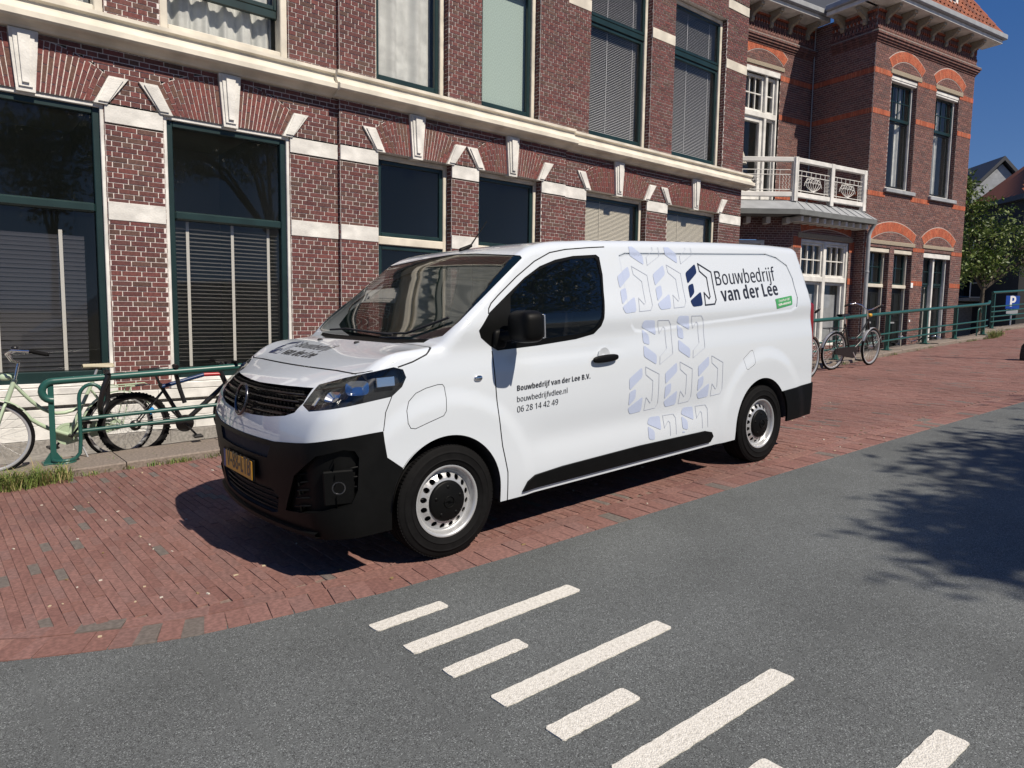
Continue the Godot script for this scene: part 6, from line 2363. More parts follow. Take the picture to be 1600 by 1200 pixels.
		for k in 15:
			var an := PI * k / 14.0
			arc.append(rt * Vector3(mx + cos(an) * 0.36, 5.02 + sin(an) * 0.22, 0))
		b.tube(arc, 0.009, 5)
		put("ironwork", b, M.white_wood, rl)
	# rain pipe
	b = MB.new()
	b.tube([Vector3(-2.62, 4.22, 0.2), Vector3(-2.66, 4.05, 0.12), Vector3(-2.70, 3.9, 0.10), Vector3(-2.70, -0.1, 0.10)], 0.055, 12)
	for y in [1.2, 2.9]:
		b.lathe(Transform3D(Basis(Vector3(1, 0, 0), Vector3(0, 0, -1), Vector3(0, 1, 0)), Vector3(-2.70, y, 0.10)), [Vector2(0.055, -0.03), Vector2(0.066, -0.025), Vector2(0.066, 0.025), Vector2(0.055, 0.03)], 14)
	put("rain_pipe", b, M.zinc, H)
	b = MB.new()
	b.tube([Vector3(L - 0.06, 10.1, D + 0.06), Vector3(L - 0.06, 4.6, D + 0.06)], 0.016, 8)
	put("cable", b, M.zinc, H)
	# eaves
	cornice_run(H, I, L, Rr, 0.74, 1, 1)
	cornice_run(H, Transform3D(Basis(Vector3(0, 0, 1), Vector3.UP, Vector3(-1, 0, 0)), Vector3(L, 0, D)), 0.6, -D - 0.003, 0.68, -0.2, 0.0)
	cornice_run(H, Transform3D(Basis(), Vector3(0, 0, D)), -8.4, L - 0.003, 0.80, 0, 0.0)
	# tiled roof: steep front slope with a hip
	var R := node("roof", H)
	b = MB.new()
	var e0 := Vector3(L - 0.45, 10.38, 0.45)
	var e1 := Vector3(Rr + 0.45, 10.38, 0.45)
	var t0 := Vector3(L + 0.75, 13.0, -1.2)
	var t1 := Vector3(Rr - 0.75, 13.0, -1.2)
	b.quad(e0, e1, t1, t0)
	b.quad(e1, Vector3(e1.x, 10.38, -4.2), Vector3(t1.x, 13.0, -3.2), t1)
	b.quad(Vector3(e0.x, 10.38, -4.2), e0, t0, Vector3(t0.x, 13.0, -3.2))
	b.quad(t0, t1, Vector3(t1.x, 13.0, -3.2), Vector3(t0.x, 13.0, -3.2))
	put("deck", b, M.room, R)
	var tile := MB.new()
	for k in 8:
		var f0 := k / 8.0
		var f1 := (k + 1) / 8.0
		var h := func(f: float) -> float: return 0.028 * sin(f * TAU) + 0.015
		tile.quad(Vector3(f0 * 0.22, 0, h.call(f0) + 0.02), Vector3(f1 * 0.22, 0, h.call(f1) + 0.02), Vector3(f1 * 0.22, 0.34, h.call(f1) - 0.005), Vector3(f0 * 0.22, 0.34, h.call(f0) - 0.005))
		tile.quad(Vector3(f0 * 0.22, 0, h.call(f0) + 0.004), Vector3(f1 * 0.22, 0, h.call(f1) + 0.004), Vector3(f1 * 0.22, 0, h.call(f1) + 0.02), Vector3(f0 * 0.22, 0, h.call(f0) + 0.02))
	var variants: Array = []
	for c in [Color(0.34, 0.085, 0.035), Color(0.28, 0.075, 0.035), Color(0.38, 0.11, 0.05), Color(0.22, 0.07, 0.04)]:
		for k in tile.c.size(): tile.c[k] = c
		variants.append(tile.mesh())
	var up := (Vector3(0, 13.0, -1.2) - Vector3(0, 10.38, 0.45)).normalized()
	var nrm := Vector3(1, 0, 0).cross(up)
	for r in 8:
		var y := r * 0.28
		var f := y / 3.1
		var ua := lerpf(e0.x, t0.x, f)
		var ub := lerpf(e1.x, t1.x, f)
		var n := int((ub - ua) / 0.22)
		for k in n:
			var u := ub - (k + 1) * 0.22
			if u < -0.2 and r > 1: continue
			var o := put_mesh("tile", variants[int(hash01(r, k, 6) * 4)], M.terracotta, R)
			o.transform = Transform3D(Basis(Vector3(1, 0, 0), up, nrm), Vector3(u, 10.38, 0.45) + up * y + nrm * 0.02)
	# hip ridge
	for k in 9:
		var f := k / 9.0
		var hb := MB.new()
		hb.col = [Color(0.34, 0.085, 0.035), Color(0.30, 0.08, 0.04)][k % 2]
		hb.tube([e1.lerp(t1, f), e1.lerp(t1, f + 0.115)], 0.10, 10, false, 0.085)
		put("ridge_tile", hb, M.terracotta, R)
	# dormer
	b = MB.new()
	b.cbox(I, Vector3(-0.2, 10.9, -0.9), Vector3(0.95, 12.3, 0.12), 0.02)
	put("dormer", b, M.slate, R)
	b = MB.new()
	frame_rect(b, I, -0.22, 10.85, 0.97, 12.32, 0.12, 0.10, 0.17, 0.01)
	put("dormer_frame", b, M.white_wood, R)
	b = MB.new()
	pane(b, I, -0.1, 10.97, 0.85, 12.2, 0.135)
	put("dormer_pane", b, M.glass_dark, R)
	# table lamp standing inside the balcony door
	var lampT := T * Transform3D(Basis(), Vector3(-5.18, 5.15, D - 0.55))
	var lamp := thing("table_lamp", "cream pleated lampshade on a dark base standing inside the balcony door", "lamp", "", lampT)
	b = MB.new()
	b.lathe(Transform3D(Basis(Vector3(1, 0, 0), Vector3(0, 0, -1), Vector3(0, 1, 0)), Vector3.ZERO), [Vector2(0.0, 0.0), Vector2(0.12, 0.0), Vector2(0.11, 0.05), Vector2(0.03, 0.12), Vector2(0.06, 0.45), Vector2(0.02, 0.85), Vector2(0.02, 1.1)], 20)
	put("base", b, M.black_wood, lamp)
	b = MB.new()
	b.lathe(Transform3D(Basis(Vector3(1, 0, 0), Vector3(0, 0, -1), Vector3(0, 1, 0)), Vector3.ZERO), [Vector2(0.24, 0.85), Vector2(0.20, 1.0), Vector2(0.13, 1.2)], 28)
	put("shade", b, M.cream, lamp)
	b = MB.new()
	b.cbox(T * Transform3D(Basis(), Vector3(-5.18, 0, D - 0.6)), Vector3(-0.4, 5.06, -0.25), Vector3(0.4, 5.15, 0.25), 0.01)
	b.cbox(T * Transform3D(Basis(), Vector3(-5.18, 0, D - 0.6)), Vector3(-0.35, 4.5, -0.2), Vector3(0.35, 5.06, 0.2), 0.01)
	var tb := put(numbered("side_table"), b, M.black_wood, self)
	tag(tb, "dark side table under the lampshade inside the balcony door", "table")

# ------------------------------------------------------------------ railings, sign, post
func rp(x: float, h: float, dz := 0.0) -> Vector3:
	return Vector3(x, gy(x) + 0.06 + h, rail_z(x) + dz)
func railing(label: String, x0: float, x1: float, posts: Array, mids: Array, curl: bool, hgt := 0.78, endhook := false) -> void:
	var o := Vector3(x0, gy(x0), rail_z(x0))
	var R := thing("railing", label, "railing", "green railings along the ramp", Transform3D(Basis(), o))
	var b := MB.new()
	var pts: Array = []
	if curl:
		for k in 11:
			var a := -PI * 0.5 - PI * k / 10.0
			pts.push_front(rp(x0 - 0.02 + cos(a) * 0.085, hgt - 0.085 - sin(a) * -0.085))
		pts.reverse()
		pts = []
		for k in 11:
			var a := -PI * 0.5 - PI * k / 10.0
			pts.append(rp(x0 + 0.02 + cos(a) * 0.088, hgt - 0.088 + sin(a) * 0.088))
	var n := int((x1 - x0) / 0.5) + 1
	for k in n + 1:
		pts.append(rp(lerpf(x0 + 0.03, x1, float(k) / n), hgt))
	if endhook:
		pts.append(rp(x1 + 0.12, hgt + 0.05))
	for k in pts.size(): pts[k] = pts[k] - o
	b.tube(pts, 0.034, 14)
	put("top_rail", b, M.rail, R)
	for h in mids:
		b = MB.new()
		pts = []
		for k in n + 1: pts.append(rp(lerpf(x0 + (0.22 if curl else 0.0), x1, float(k) / n), h) - o)
		b.tube(pts, 0.019, 10)
		put("rail", b, M.rail, R)
	for x in posts:
		var P := node("post", R)
		b = MB.new()
		var t := Transform3D(Basis(), rp(x, 0.0) - o)
		b.cbox(t, Vector3(-0.024, 0.0, -0.008), Vector3(0.024, hgt - 0.01, 0.008), 0.003)
		b.cbox(t, Vector3(-0.007, 0.0, -0.085), Vector3(0.007, hgt - 0.03, -0.008), 0.003)
		put("upright", b, M.rail, P)
		b = MB.new()
		b.cbox(t, Vector3(-0.09, -0.005, -0.10), Vector3(0.09, 0.02, 0.06), 0.004)
		b.prism(t, PackedVector2Array([Vector2(-0.085, 0.02), Vector2(0.085, 0.02), Vector2(0.028, 0.11), Vector2(-0.028, 0.11)]), -0.02, 0.0)
		put("foot", b, M.rail, P)
	R.set_meta("label", label)

func build_rails() -> void:
	railing("green tubular railing with a curled end that two bicycles are locked to", 0.957, 11.6, [0.957, 3.6, 6.2, 8.8, 11.4], [0.40, 0.285], true)
	# hoop and toe ring at the curled end
	var b := MB.new()
	var R := get_node("railing")
	var o := Vector3(0.957, gy(0.957), rail_z(0.957))
	var pts: Array = []
	for e in [[1.06, -0.01], [1.12, 0.02], [1.165, 0.08], [1.175, 0.2], [1.175, 0.56]]: pts.append(rp(e[0], e[1], 0.02) - o)
	for k in 13:
		var a := PI - PI * 1.12 * k / 12.0
		pts.append(rp(1.275 + cos(a) * 0.10, 0.60 + sin(a) * 0.125, 0.02) - o)
	b.tube(pts, 0.017, 8)
	put("hoop", b, M.rail, R)
	b = MB.new()
	pts = []
	for k in 13:
		var a := PI * k / 12.0
		pts.append(rp(1.035 + cos(a) * 0.085, 0.012, 0.02 + sin(a) * 0.09) - o)
	for q in 2: b.tube(pts.map(func(p): return p + Vector3(0, q * 0.025, 0)), 0.018, 8)
	put("toe_ring", b, M.rail, R)
	railing("green tubular railing with two lower bars beside the upright black bicycle", 11.75, 21.3, [13.4, 15.65, 17.65, 19.25, 20.95], [0.36, 0.21], false, 0.78, true)
	railing("green railing with four lower bars further up the ramp past the other railings", 23.2, 31.0, [23.4, 26.2, 28.8, 31.0], [0.62, 0.48, 0.34, 0.20], false, 1.02)
	# hoops at the ends of the sections
	var R2 := get_node("railing_001")
	o = Vector3(11.75, gy(11.75), rail_z(11.75))
	b = MB.new()
	pts = [rp(20.45, 0.0) - o, rp(20.45, 0.55) - o]
	for k in 9:
		var a := PI - PI * k / 8.0
		pts.append(rp(20.55 + cos(a) * 0.1, 0.57 + sin(a) * 0.12) - o)
	b.tube(pts, 0.016, 8)
	put("hoop", b, M.rail, R2)
	# parking sign
	var S := thing("parking_sign", "blue square parking sign with a white letter beyond the upper railing", "sign", "", Transform3D(Basis(Vector3(0, 1, 0), 0.86 - PI * 0.5 + 0.05), Vector3(39.2, 0, -10.4)))
	var face := Transform3D(Basis(Vector3(0, 1, 0), 0.0), Vector3.ZERO)
	b = MB.new()
	b.tube([Vector3(0, -0.1, -0.05), Vector3(0, 2.78, -0.05)], 0.03, 10)
	put("pole", b, M.steel, S)
	b = MB.new()
	b.cbox(face, Vector3(-0.33, 2.16, -0.02), Vector3(0.33, 2.76, 0.0), 0.008)
	put("panel", b, M.sign_blue, S)
	b = MB.new()
	for t in text_tris("P", -0.13, 2.27, 0.28, 0.0, true, 1.1):
		var Q := [Vector3(t[0].x, t[0].y, 0.004), Vector3(t[1].x, t[1].y, 0.004), Vector3(t[2].x, t[2].y, 0.004)]
		if (t[1] - t[0]).cross(t[2] - t[0]) < 0: Q.reverse()
		b.tri(Q[0], Q[1], Q[2])
	put("letter", b, M.paper, S)
	b = MB.new()
	b.cbox(face, Vector3(-0.28, 1.92, -0.02), Vector3(0.28, 2.12, 0.0), 0.006)
	put("lower_plate", b, M.zinc, S)
	# slim dark post at the edge of the paving
	var px := 15.62
	var P := thing("street_post", "slim black street post with a stout foot on the brick paving", "post", "", Transform3D(Basis(), Vector3(px, gy(px), -3.80)))
	b = MB.new()
	b.lathe(Transform3D(Basis(Vector3(1, 0, 0), Vector3(0, 0, -1), Vector3(0, 1, 0)), Vector3.ZERO), [Vector2(0.16, -0.02), Vector2(0.165, 0.10), Vector2(0.15, 0.26), Vector2(0.09, 0.34), Vector2(0.04, 0.36)], 24)
	put("foot", b, M.gap, P)
	b = MB.new()
	b.tube([Vector3(0, 0.34, 0), Vector3(0, 2.15, 0)], 0.034, 12)
	put("shaft", b, M.gap, P)

# ------------------------------------------------------------------ bicycles
func bike_wheel(parent: Node3D, at: Vector3, r: float, tyre_w: float, rim_m: Material, fat := false) -> void:
	var W := node("wheel", parent)
	W.position = at
	var b := MB.new()
	var pr: Array = []
	for k in 11:
		var a := -PI * 0.62 + PI * 1.24 * k / 10.0
		pr.append(Vector2(r - tyre_w + cos(a) * tyre_w, sin(a) * tyre_w))
	b.lathe(I, pr, 48)
	if fat:
		for k in 60:
			var a := TAU * k / 60.0
			var d := Vector3(cos(a), sin(a), 0)
			b.box(Transform3D(Basis(Vector3(-sin(a), cos(a), 0), d, Vector3(0, 0, 1)), d * r), Vector3(-0.008, -0.004, -0.02 if k % 2 else 0.002), Vector3(0.008, 0.004, -0.002 if k % 2 else 0.02))
	put("tyre", b, M.rubber, W)
	b = MB.new()
	b.lathe(I, [Vector2(r - tyre_w * 1.9 - 0.016, 0.0), Vector2(r - tyre_w * 1.9 - 0.012, 0.011), Vector2(r - tyre_w * 1.25, 0.013), Vector2(r - tyre_w * 1.2, 0.0), Vector2(r - tyre_w * 1.25, -0.013), Vector2(r - tyre_w * 1.9 - 0.012, -0.011), Vector2(r - tyre_w * 1.9 - 0.016, 0.0)], 48)
	put("rim", b, rim_m, W)
	b = MB.new()
	for k in 28:
		var a := TAU * k / 28.0
		var a2 := a + (0.55 if k % 4 < 2 else -0.55)
		var s := 0.03 if k % 2 else -0.03
		b.tube([Vector3(cos(a2) * 0.022, sin(a2) * 0.022, s), Vector3(cos(a) * (r - tyre_w * 2.0 - 0.01), sin(a) * (r - tyre_w * 2.0 - 0.01), 0)], 0.0014, 3)
	var so := put("spokes", b, M.steel, W)
	so.set_meta("kind", "stuff")
	b = MB.new()
	b.lathe(I, [Vector2(0.006, -0.065), Vector2(0.022, -0.04), Vector2(0.018, -0.03), Vector2(0.018, 0.03), Vector2(0.022, 0.04), Vector2(0.006, 0.065)], 14)
	put("hub", b, M.steel, W)
func arc_pts(c: Vector3, r: float, a0: float, a1: float, n := 16) -> Array:
	var o: Array = []
	for k in n + 1:
		var a := lerpf(a0, a1, float(k) / n)
		o.append(c + Vector3(cos(a) * r, sin(a) * r, 0))
	return o
# bicycle frame: x forward, rear axle over the origin
func make_bike(label: String, style: String, at: Transform3D, frame_m: Material, steer := 0.0) -> Node3D:
	var B := thing("bicycle", label, "bicycle", "bicycles parked at the railings", at)
	var mtb := style == "mtb"
	var r := 0.335 if not mtb else 0.33
	var wb := 1.09 if not mtb else 1.07
	var ra := Vector3(0, r, 0)
	var fa := Vector3(wb, r, 0)
	var bb := Vector3(0.46, 0.29, 0)
	var seat_top := Vector3(0.24, 0.80, 0) if not mtb else Vector3(0.26, 0.72, 0)
	var head_lo := Vector3(wb - 0.13, 0.66, 0) if not mtb else Vector3(wb - 0.16, 0.66, 0)
	var head_hi := Vector3(wb - 0.20, 0.86, 0) if not mtb else Vector3(wb - 0.21, 0.80, 0)
	bike_wheel(B, ra, r, 0.021 if not mtb else 0.027, M.steel if not mtb else M.bike_black, mtb)
	var b := MB.new()
	var fr := 0.017 if not mtb else 0.021
	b.tube([bb, seat_top], fr, 10)
	b.tube([head_lo, head_hi], fr * 1.25, 10)
	if mtb:
		b.tube([bb, head_lo], fr * 1.2, 10)
	else:
		# swept low tubes of a step-through frame
		var dt: Array = []
		var tt: Array = []
		for k in 9:
			var f := k / 8.0
			dt.append(head_lo.lerp(bb, f) + Vector3(0, -0.05 * sin(PI * f), 0))
			tt.append((head_hi + Vector3(0.01, -0.04, 0)).lerp(bb + Vector3(-0.10, 0.26, 0), f) + Vector3(0, -0.15 * sin(PI * f), 0))
		b.tube(dt, fr * 1.15, 10)
		b.tube(tt, fr, 10)
	for s in [-1.0, 1.0]:
		b.tube([bb + Vector3(0, 0, 0.02 * s), ra + Vector3(0.02, 0, 0.06 * s)], 0.0095, 8)
		b.tube([seat_top + Vector3(0.02, -0.08, 0.015 * s), ra + Vector3(0, 0, 0.06 * s)], 0.008, 8)
	put("frame", b, frame_m, B)
	if mtb:
		b = MB.new()
		var tm := seat_top.lerp(head_hi, 0.72)
		b.tube([seat_top + Vector3(0.01, -0.03, 0), tm], fr, 10)
		put("top_tube", b, M.bike_blue, B)
		b = MB.new()
		b.tube([tm, head_hi + Vector3(0, -0.03, 0)], fr, 10)
		put("top_tube", b, M.bike_red, B)
		b = MB.new()
		b.cbox(Transform3D(Basis(Vector3(0, 0, 1), 0.6), Vector3(0.15, 0.47, 0.085)), Vector3(-0.03, -0.025, -0.002), Vector3(0.03, 0.025, 0.002), 0.001)
		put("tag", b, M.bright_blue, B)
	# seat post and saddle
	b = MB.new()
	b.tube([seat_top + Vector3(0.01, -0.03, 0), seat_top + Vector3(-0.04, 0.12, 0)], 0.0125, 8)
	put("seat_post", b, M.steel if not mtb else M.bike_black, B)
	b = MB.new()
	var sh := seat_top + Vector3(-0.06, 0.145, 0)
	for k in 10:
		var f0 := k / 10.0
		var f1 := (k + 1) / 10.0
		var w0 := lerpf(0.085, 0.02, smoothstep(0.0, 0.75, f0)) * (1.0 if f0 > 0.02 else 0.7)
		var w1 := lerpf(0.085, 0.02, smoothstep(0.0, 0.75, f1))
		var x0 := lerpf(-0.12, 0.15, f0)
		var x1 := lerpf(-0.12, 0.15, f1)
		for q in 6:
			var a0 := PI * q / 6.0
			var a1 := PI * (q + 1) / 6.0
			b.quad(sh + Vector3(x0, sin(a0) * 0.03, cos(a0) * w0), sh + Vector3(x1, sin(a0) * 0.028, cos(a0) * w1), sh + Vector3(x1, sin(a1) * 0.028, cos(a1) * w1), sh + Vector3(x0, sin(a1) * 0.03, cos(a1) * w0))
		b.quad(sh + Vector3(x0, 0, -w0), sh + Vector3(x1, 0, -w1), sh + Vector3(x1, -0.012, 0), sh + Vector3(x0, -0.02, 0))
		b.quad(sh + Vector3(x0, -0.02, 0), sh + Vector3(x1, -0.012, 0), sh + Vector3(x1, 0, w1), sh + Vector3(x0, 0, w0))
	put("saddle", b, M.leather if style == "mint" else M.bike_black, B)
	# crank, pedals, chain cover
	b = MB.new()
	b.lathe(Transform3D(Basis(), bb + Vector3(0, 0, 0.05)), [Vector2(0.085, -0.006), Vector2(0.09, 0.0), Vector2(0.085, 0.006), Vector2(0.0, 0.008)], 28)
	b.tube([bb + Vector3(0, 0, -0.075), bb + Vector3(0, 0, 0.075)], 0.016, 8)
	b.tube([bb + Vector3(0, 0, 0.07), bb + Vector3(0.10, -0.135, 0.08)], 0.011, 8)
	b.tube([bb + Vector3(0, 0, -0.07), bb + Vector3(-0.10, 0.135, -0.08)], 0.011, 8)
	put("crank", b, M.bike_black if style != "city" else M.steel, B)
	for s in [1.0, -1.0]:
		b = MB.new()
		b.cbox(Transform3D(Basis(), bb + Vector3(0.10 * s, -0.135 * s, 0.13 * s)), Vector3(-0.045, -0.012, -0.05), Vector3(0.045, 0.012, 0.05), 0.006)
		put("pedal", b, M.bike_black, B)
	b = MB.new()
	if mtb:
		for y in [0.035, -0.035]: b.tube([bb + Vector3(0, y * 2.2, 0.05), ra + Vector3(0, y, 0.045)], 0.004, 5)
		b.lathe(Transform3D(Basis(), ra + Vector3(0, 0, 0.04)), [Vector2(0.055, -0.01), Vector2(0.055, 0.0), Vector2(0.035, 0.012), Vector2(0.02, 0.02)], 24)
		put("chain", b, M.bike_black, B)
	else:
		for s in 1:
			var pl := PackedVector2Array()
			for k in 13:
				var a := -PI * 0.5 + PI * k / 12.0
				pl.append(Vector2(bb.x + cos(a) * 0.105, bb.y + sin(a) * 0.105))
			for k in 13:
				var a := PI * 0.5 + PI * k / 12.0
				pl.append(Vector2(cos(a) * 0.055, r + sin(a) * 0.055))
			b.prism(I, pl, 0.045, 0.075)
		put("chain_case", b, frame_m if style == "mint" else M.bike_black, B)
	# mudguards, carrier, stand
	if not mtb:
		for w in [[ra, 0.25, 2.9], [fa, 0.45, 2.75]]:
			if w[0] == fa: continue
			b = MB.new()
			var pts := arc_pts(w[0], r + 0.022, w[1], w[2], 22)
			for k in pts.size() - 1:
				var p: Vector3 = pts[k]
				var q: Vector3 = pts[k + 1]
				for e in 4:
					var f0 := -0.03 + 0.015 * e
					var f1 := f0 + 0.015
					var d0: Vector3 = (p - w[0]).normalized() * (-9.0 * f0 * f0)
					var d1: Vector3 = (p - w[0]).normalized() * (-9.0 * f1 * f1)
					b.quad(p + d0 + Vector3(0, 0, f0), q + d0 + Vector3(0, 0, f0), q + d1 + Vector3(0, 0, f1), p + d1 + Vector3(0, 0, f1))
			put("mudguard", b, frame_m if style == "mint" else M.steel, B)
		b = MB.new()
		for s in [-1.0, 1.0]:
			b.tube([ra + Vector3(0, 0, 0.075 * s), Vector3(-0.09, 0.73, 0.06 * s), Vector3(-0.28, 0.745, 0.06 * s)], 0.0055, 6)
			b.tube([Vector3(0.17, 0.735, 0.06 * s), Vector3(-0.28, 0.745, 0.06 * s)], 0.0055, 6)
		for k in 5: b.tube([Vector3(0.12 - k * 0.1, 0.738, -0.06), Vector3(0.12 - k * 0.1, 0.738, 0.06)], 0.004, 5)
		put("carrier", b, frame_m if style == "mint" else M.bike_black, B)
		b = MB.new()
		b.tube([bb + Vector3(-0.06, -0.02, -0.05), bb + Vector3(-0.14, -0.28, -0.15)], 0.009, 6)
		put("kickstand", b, M.steel, B)
	# steered front end: fork, front wheel, bars
	var F := node("front_end", B)
	var axis := (head_hi - head_lo).normalized()
	F.transform = Transform3D(Basis(), head_lo) * Transform3D(Basis(axis, steer), Vector3.ZERO) * Transform3D(Basis(), -head_lo)
	b = MB.new()
	b.tube([head_hi, head_lo + Vector3(0.01, -0.03, 0)], 0.016, 8)
	for s in [-1.0, 1.0]:
		b.tube([head_lo + Vector3(0.008, -0.02, 0.0), head_lo + Vector3(0.02, -0.05, 0.05 * s), fa.lerp(head_lo, 0.35) + Vector3(-0.012, 0, 0.055 * s), fa + Vector3(0, 0, 0.055 * s)], 0.0135 if not mtb else 0.018, 8)
	put("fork", b, frame_m if style != "mtb" else M.bike_black, F)
	var fw := Node3D.new()
	fw.name = "front_wheel"
	F.add_child(fw)
	bike_front_wheel(fw, fa, r, 0.021 if not mtb else 0.027, M.steel if not mtb else M.bike_black, style, frame_m)
	b = MB.new()
	if mtb:
		b.tube([head_hi, head_hi + Vector3(0.02, 0.10, 0)], 0.014, 8)
		b.tube([head_hi + Vector3(0.05, 0.10, -0.30), head_hi + Vector3(0.06, 0.10, 0), head_hi + Vector3(0.05, 0.10, 0.30)], 0.013, 8)
	else:
		b.tube([head_hi, head_hi + axis * 0.16 + Vector3(0.02, 0, 0)], 0.0115, 8)
		var top := head_hi + axis * 0.16 + Vector3(0.02, 0, 0)
		for s in [-1.0, 1.0]:
			b.tube([top, top + Vector3(0.05, 0.02, 0.06 * s), top + Vector3(0.08, 0.08, 0.15 * s), top + Vector3(0.03, 0.11, 0.25 * s), top + Vector3(-0.10, 0.10, 0.29 * s), top + Vector3(-0.22, 0.07, 0.30 * s)], 0.011, 8)
	put("handlebar", b, M.chrome if not mtb else M.bike_black, F)
	for s in [-1.0, 1.0]:
		b = MB.new()
		if mtb: b.tube([head_hi + Vector3(0.05, 0.10, 0.20 * s), head_hi + Vector3(0.05, 0.10, 0.32 * s)], 0.018, 8)
		else:
			var top := head_hi + axis * 0.16 + Vector3(0.02, 0, 0)
			b.tube([top + Vector3(-0.10, 0.10, 0.29 * s), top + Vector3(-0.23, 0.068, 0.30 * s)], 0.017, 8)
		put("grip", b, M.rubber, F)
	b = MB.new()
	super_box(b, Transform3D(Basis(), head_hi + Vector3(0.07, 0.02 if style == "mint" else 0.06, 0)), Vector3(0.05, 0.032, 0.032), 0.8, 14)
	put("lamp", b, M.bike_black if mtb else (M.mint if style == "mint" else M.orange_lamp), F)
	if style == "mint":
		b = MB.new()
		super_box(b, Transform3D(Basis(), head_hi + axis * 0.16 + Vector3(0.03, 0.13, -0.2)), Vector3(0.03, 0.022, 0.03), 0.9, 14)
		put("bell", b, M.bike_black, F)
	return B
func bike_front_wheel(W: Node3D, at: Vector3, r: float, tw: float, rim_m: Material, style: String, frame_m: Material) -> void:
	var b := MB.new()
	var pr: Array = []
	for k in 11:
		var a := -PI * 0.62 + PI * 1.24 * k / 10.0
		pr.append(Vector2(r - tw + cos(a) * tw, sin(a) * tw))
	var t := Transform3D(Basis(), at)
	b.lathe(t, pr, 48)
	put("tyre", b, M.rubber, W)
	b = MB.new()
	b.lathe(t, [Vector2(r - tw * 1.9 - 0.016, 0.0), Vector2(r - tw * 1.9 - 0.012, 0.011), Vector2(r - tw * 1.25, 0.013), Vector2(r - tw * 1.2, 0.0), Vector2(r - tw * 1.25, -0.013), Vector2(r - tw * 1.9 - 0.012, -0.011), Vector2(r - tw * 1.9 - 0.016, 0.0)], 48)
	put("rim", b, rim_m, W)
	b = MB.new()
	for k in 28:
		var a := TAU * k / 28.0
		var a2 := a + (0.55 if k % 4 < 2 else -0.55)
		var s := 0.03 if k % 2 else -0.03
		b.tube([at + Vector3(cos(a2) * 0.022, sin(a2) * 0.022, s), at + Vector3(cos(a) * (r - tw * 2.0 - 0.01), sin(a) * (r - tw * 2.0 - 0.01), 0)], 0.0014, 3)
	b.lathe(t, [Vector2(0.006, -0.055), Vector2(0.03, -0.03), Vector2(0.03, 0.03), Vector2(0.006, 0.055)], 14)
	var so := put("spokes", b, M.steel, W)
	so.set_meta("kind", "stuff")
	if style != "mtb":
		b = MB.new()
		var pts := arc_pts(at, r + 0.022, 0.15, 2.75, 22)
		for k in pts.size() - 1:
			var p: Vector3 = pts[k]
			var q: Vector3 = pts[k + 1]
			for e in 4:
				var f0 := -0.03 + 0.015 * e
				var f1 := f0 + 0.015
				var d0: Vector3 = (p - at).normalized() * (-9.0 * f0 * f0)
				var d1: Vector3 = (p - at).normalized() * (-9.0 * f1 * f1)
				b.quad(p + d0 + Vector3(0, 0, f0), q + d0 + Vector3(0, 0, f0), q + d1 + Vector3(0, 0, f1), p + d1 + Vector3(0, 0, f1))
		for s in [-1.0, 1.0]: b.tube([at + Vector3(0, 0, 0.05 * s), at + Vector3(cos(0.5), sin(0.5), 0) * (r + 0.018) + Vector3(0, 0, 0.028 * s)], 0.003, 4)
		put("mudguard", b, frame_m if style == "mint" else M.steel, W)
func flatten_front(B: Node3D) -> void:
	# keep thing > part > sub-part: move the steered pieces up one level, the wheel stays a part with its pieces
	var F := B.get_node("front_end")
	for c in F.get_children():
		var t: Transform3D = F.transform * c.transform
		F.remove_child(c)
		if c.name == "front_wheel": c.name = "wheel"
		B.add_child(c, true)
		c.transform = t
	B.remove_child(F)
	F.free()
func bike_at(rear: Vector3, front: Vector3, lean: float) -> Transform3D:
	var x := (front - rear).normalized()
	var z := x.cross(Vector3.UP).normalized()
	var y := z.cross(x)
	var t := Transform3D(Basis(x, y, z), rear)
	return t * Transform3D(Basis(Vector3(1, 0, 0), lean), Vector3.ZERO)
func lock_strap(label: String, pts: Array, r: float) -> void:
	var b := MB.new()
	b.tube(pts, r, 8)
	var o := put(numbered("bicycle_lock"), b, M.bike_black, self)
	tag(o, label, "lock", "locks on the railing")
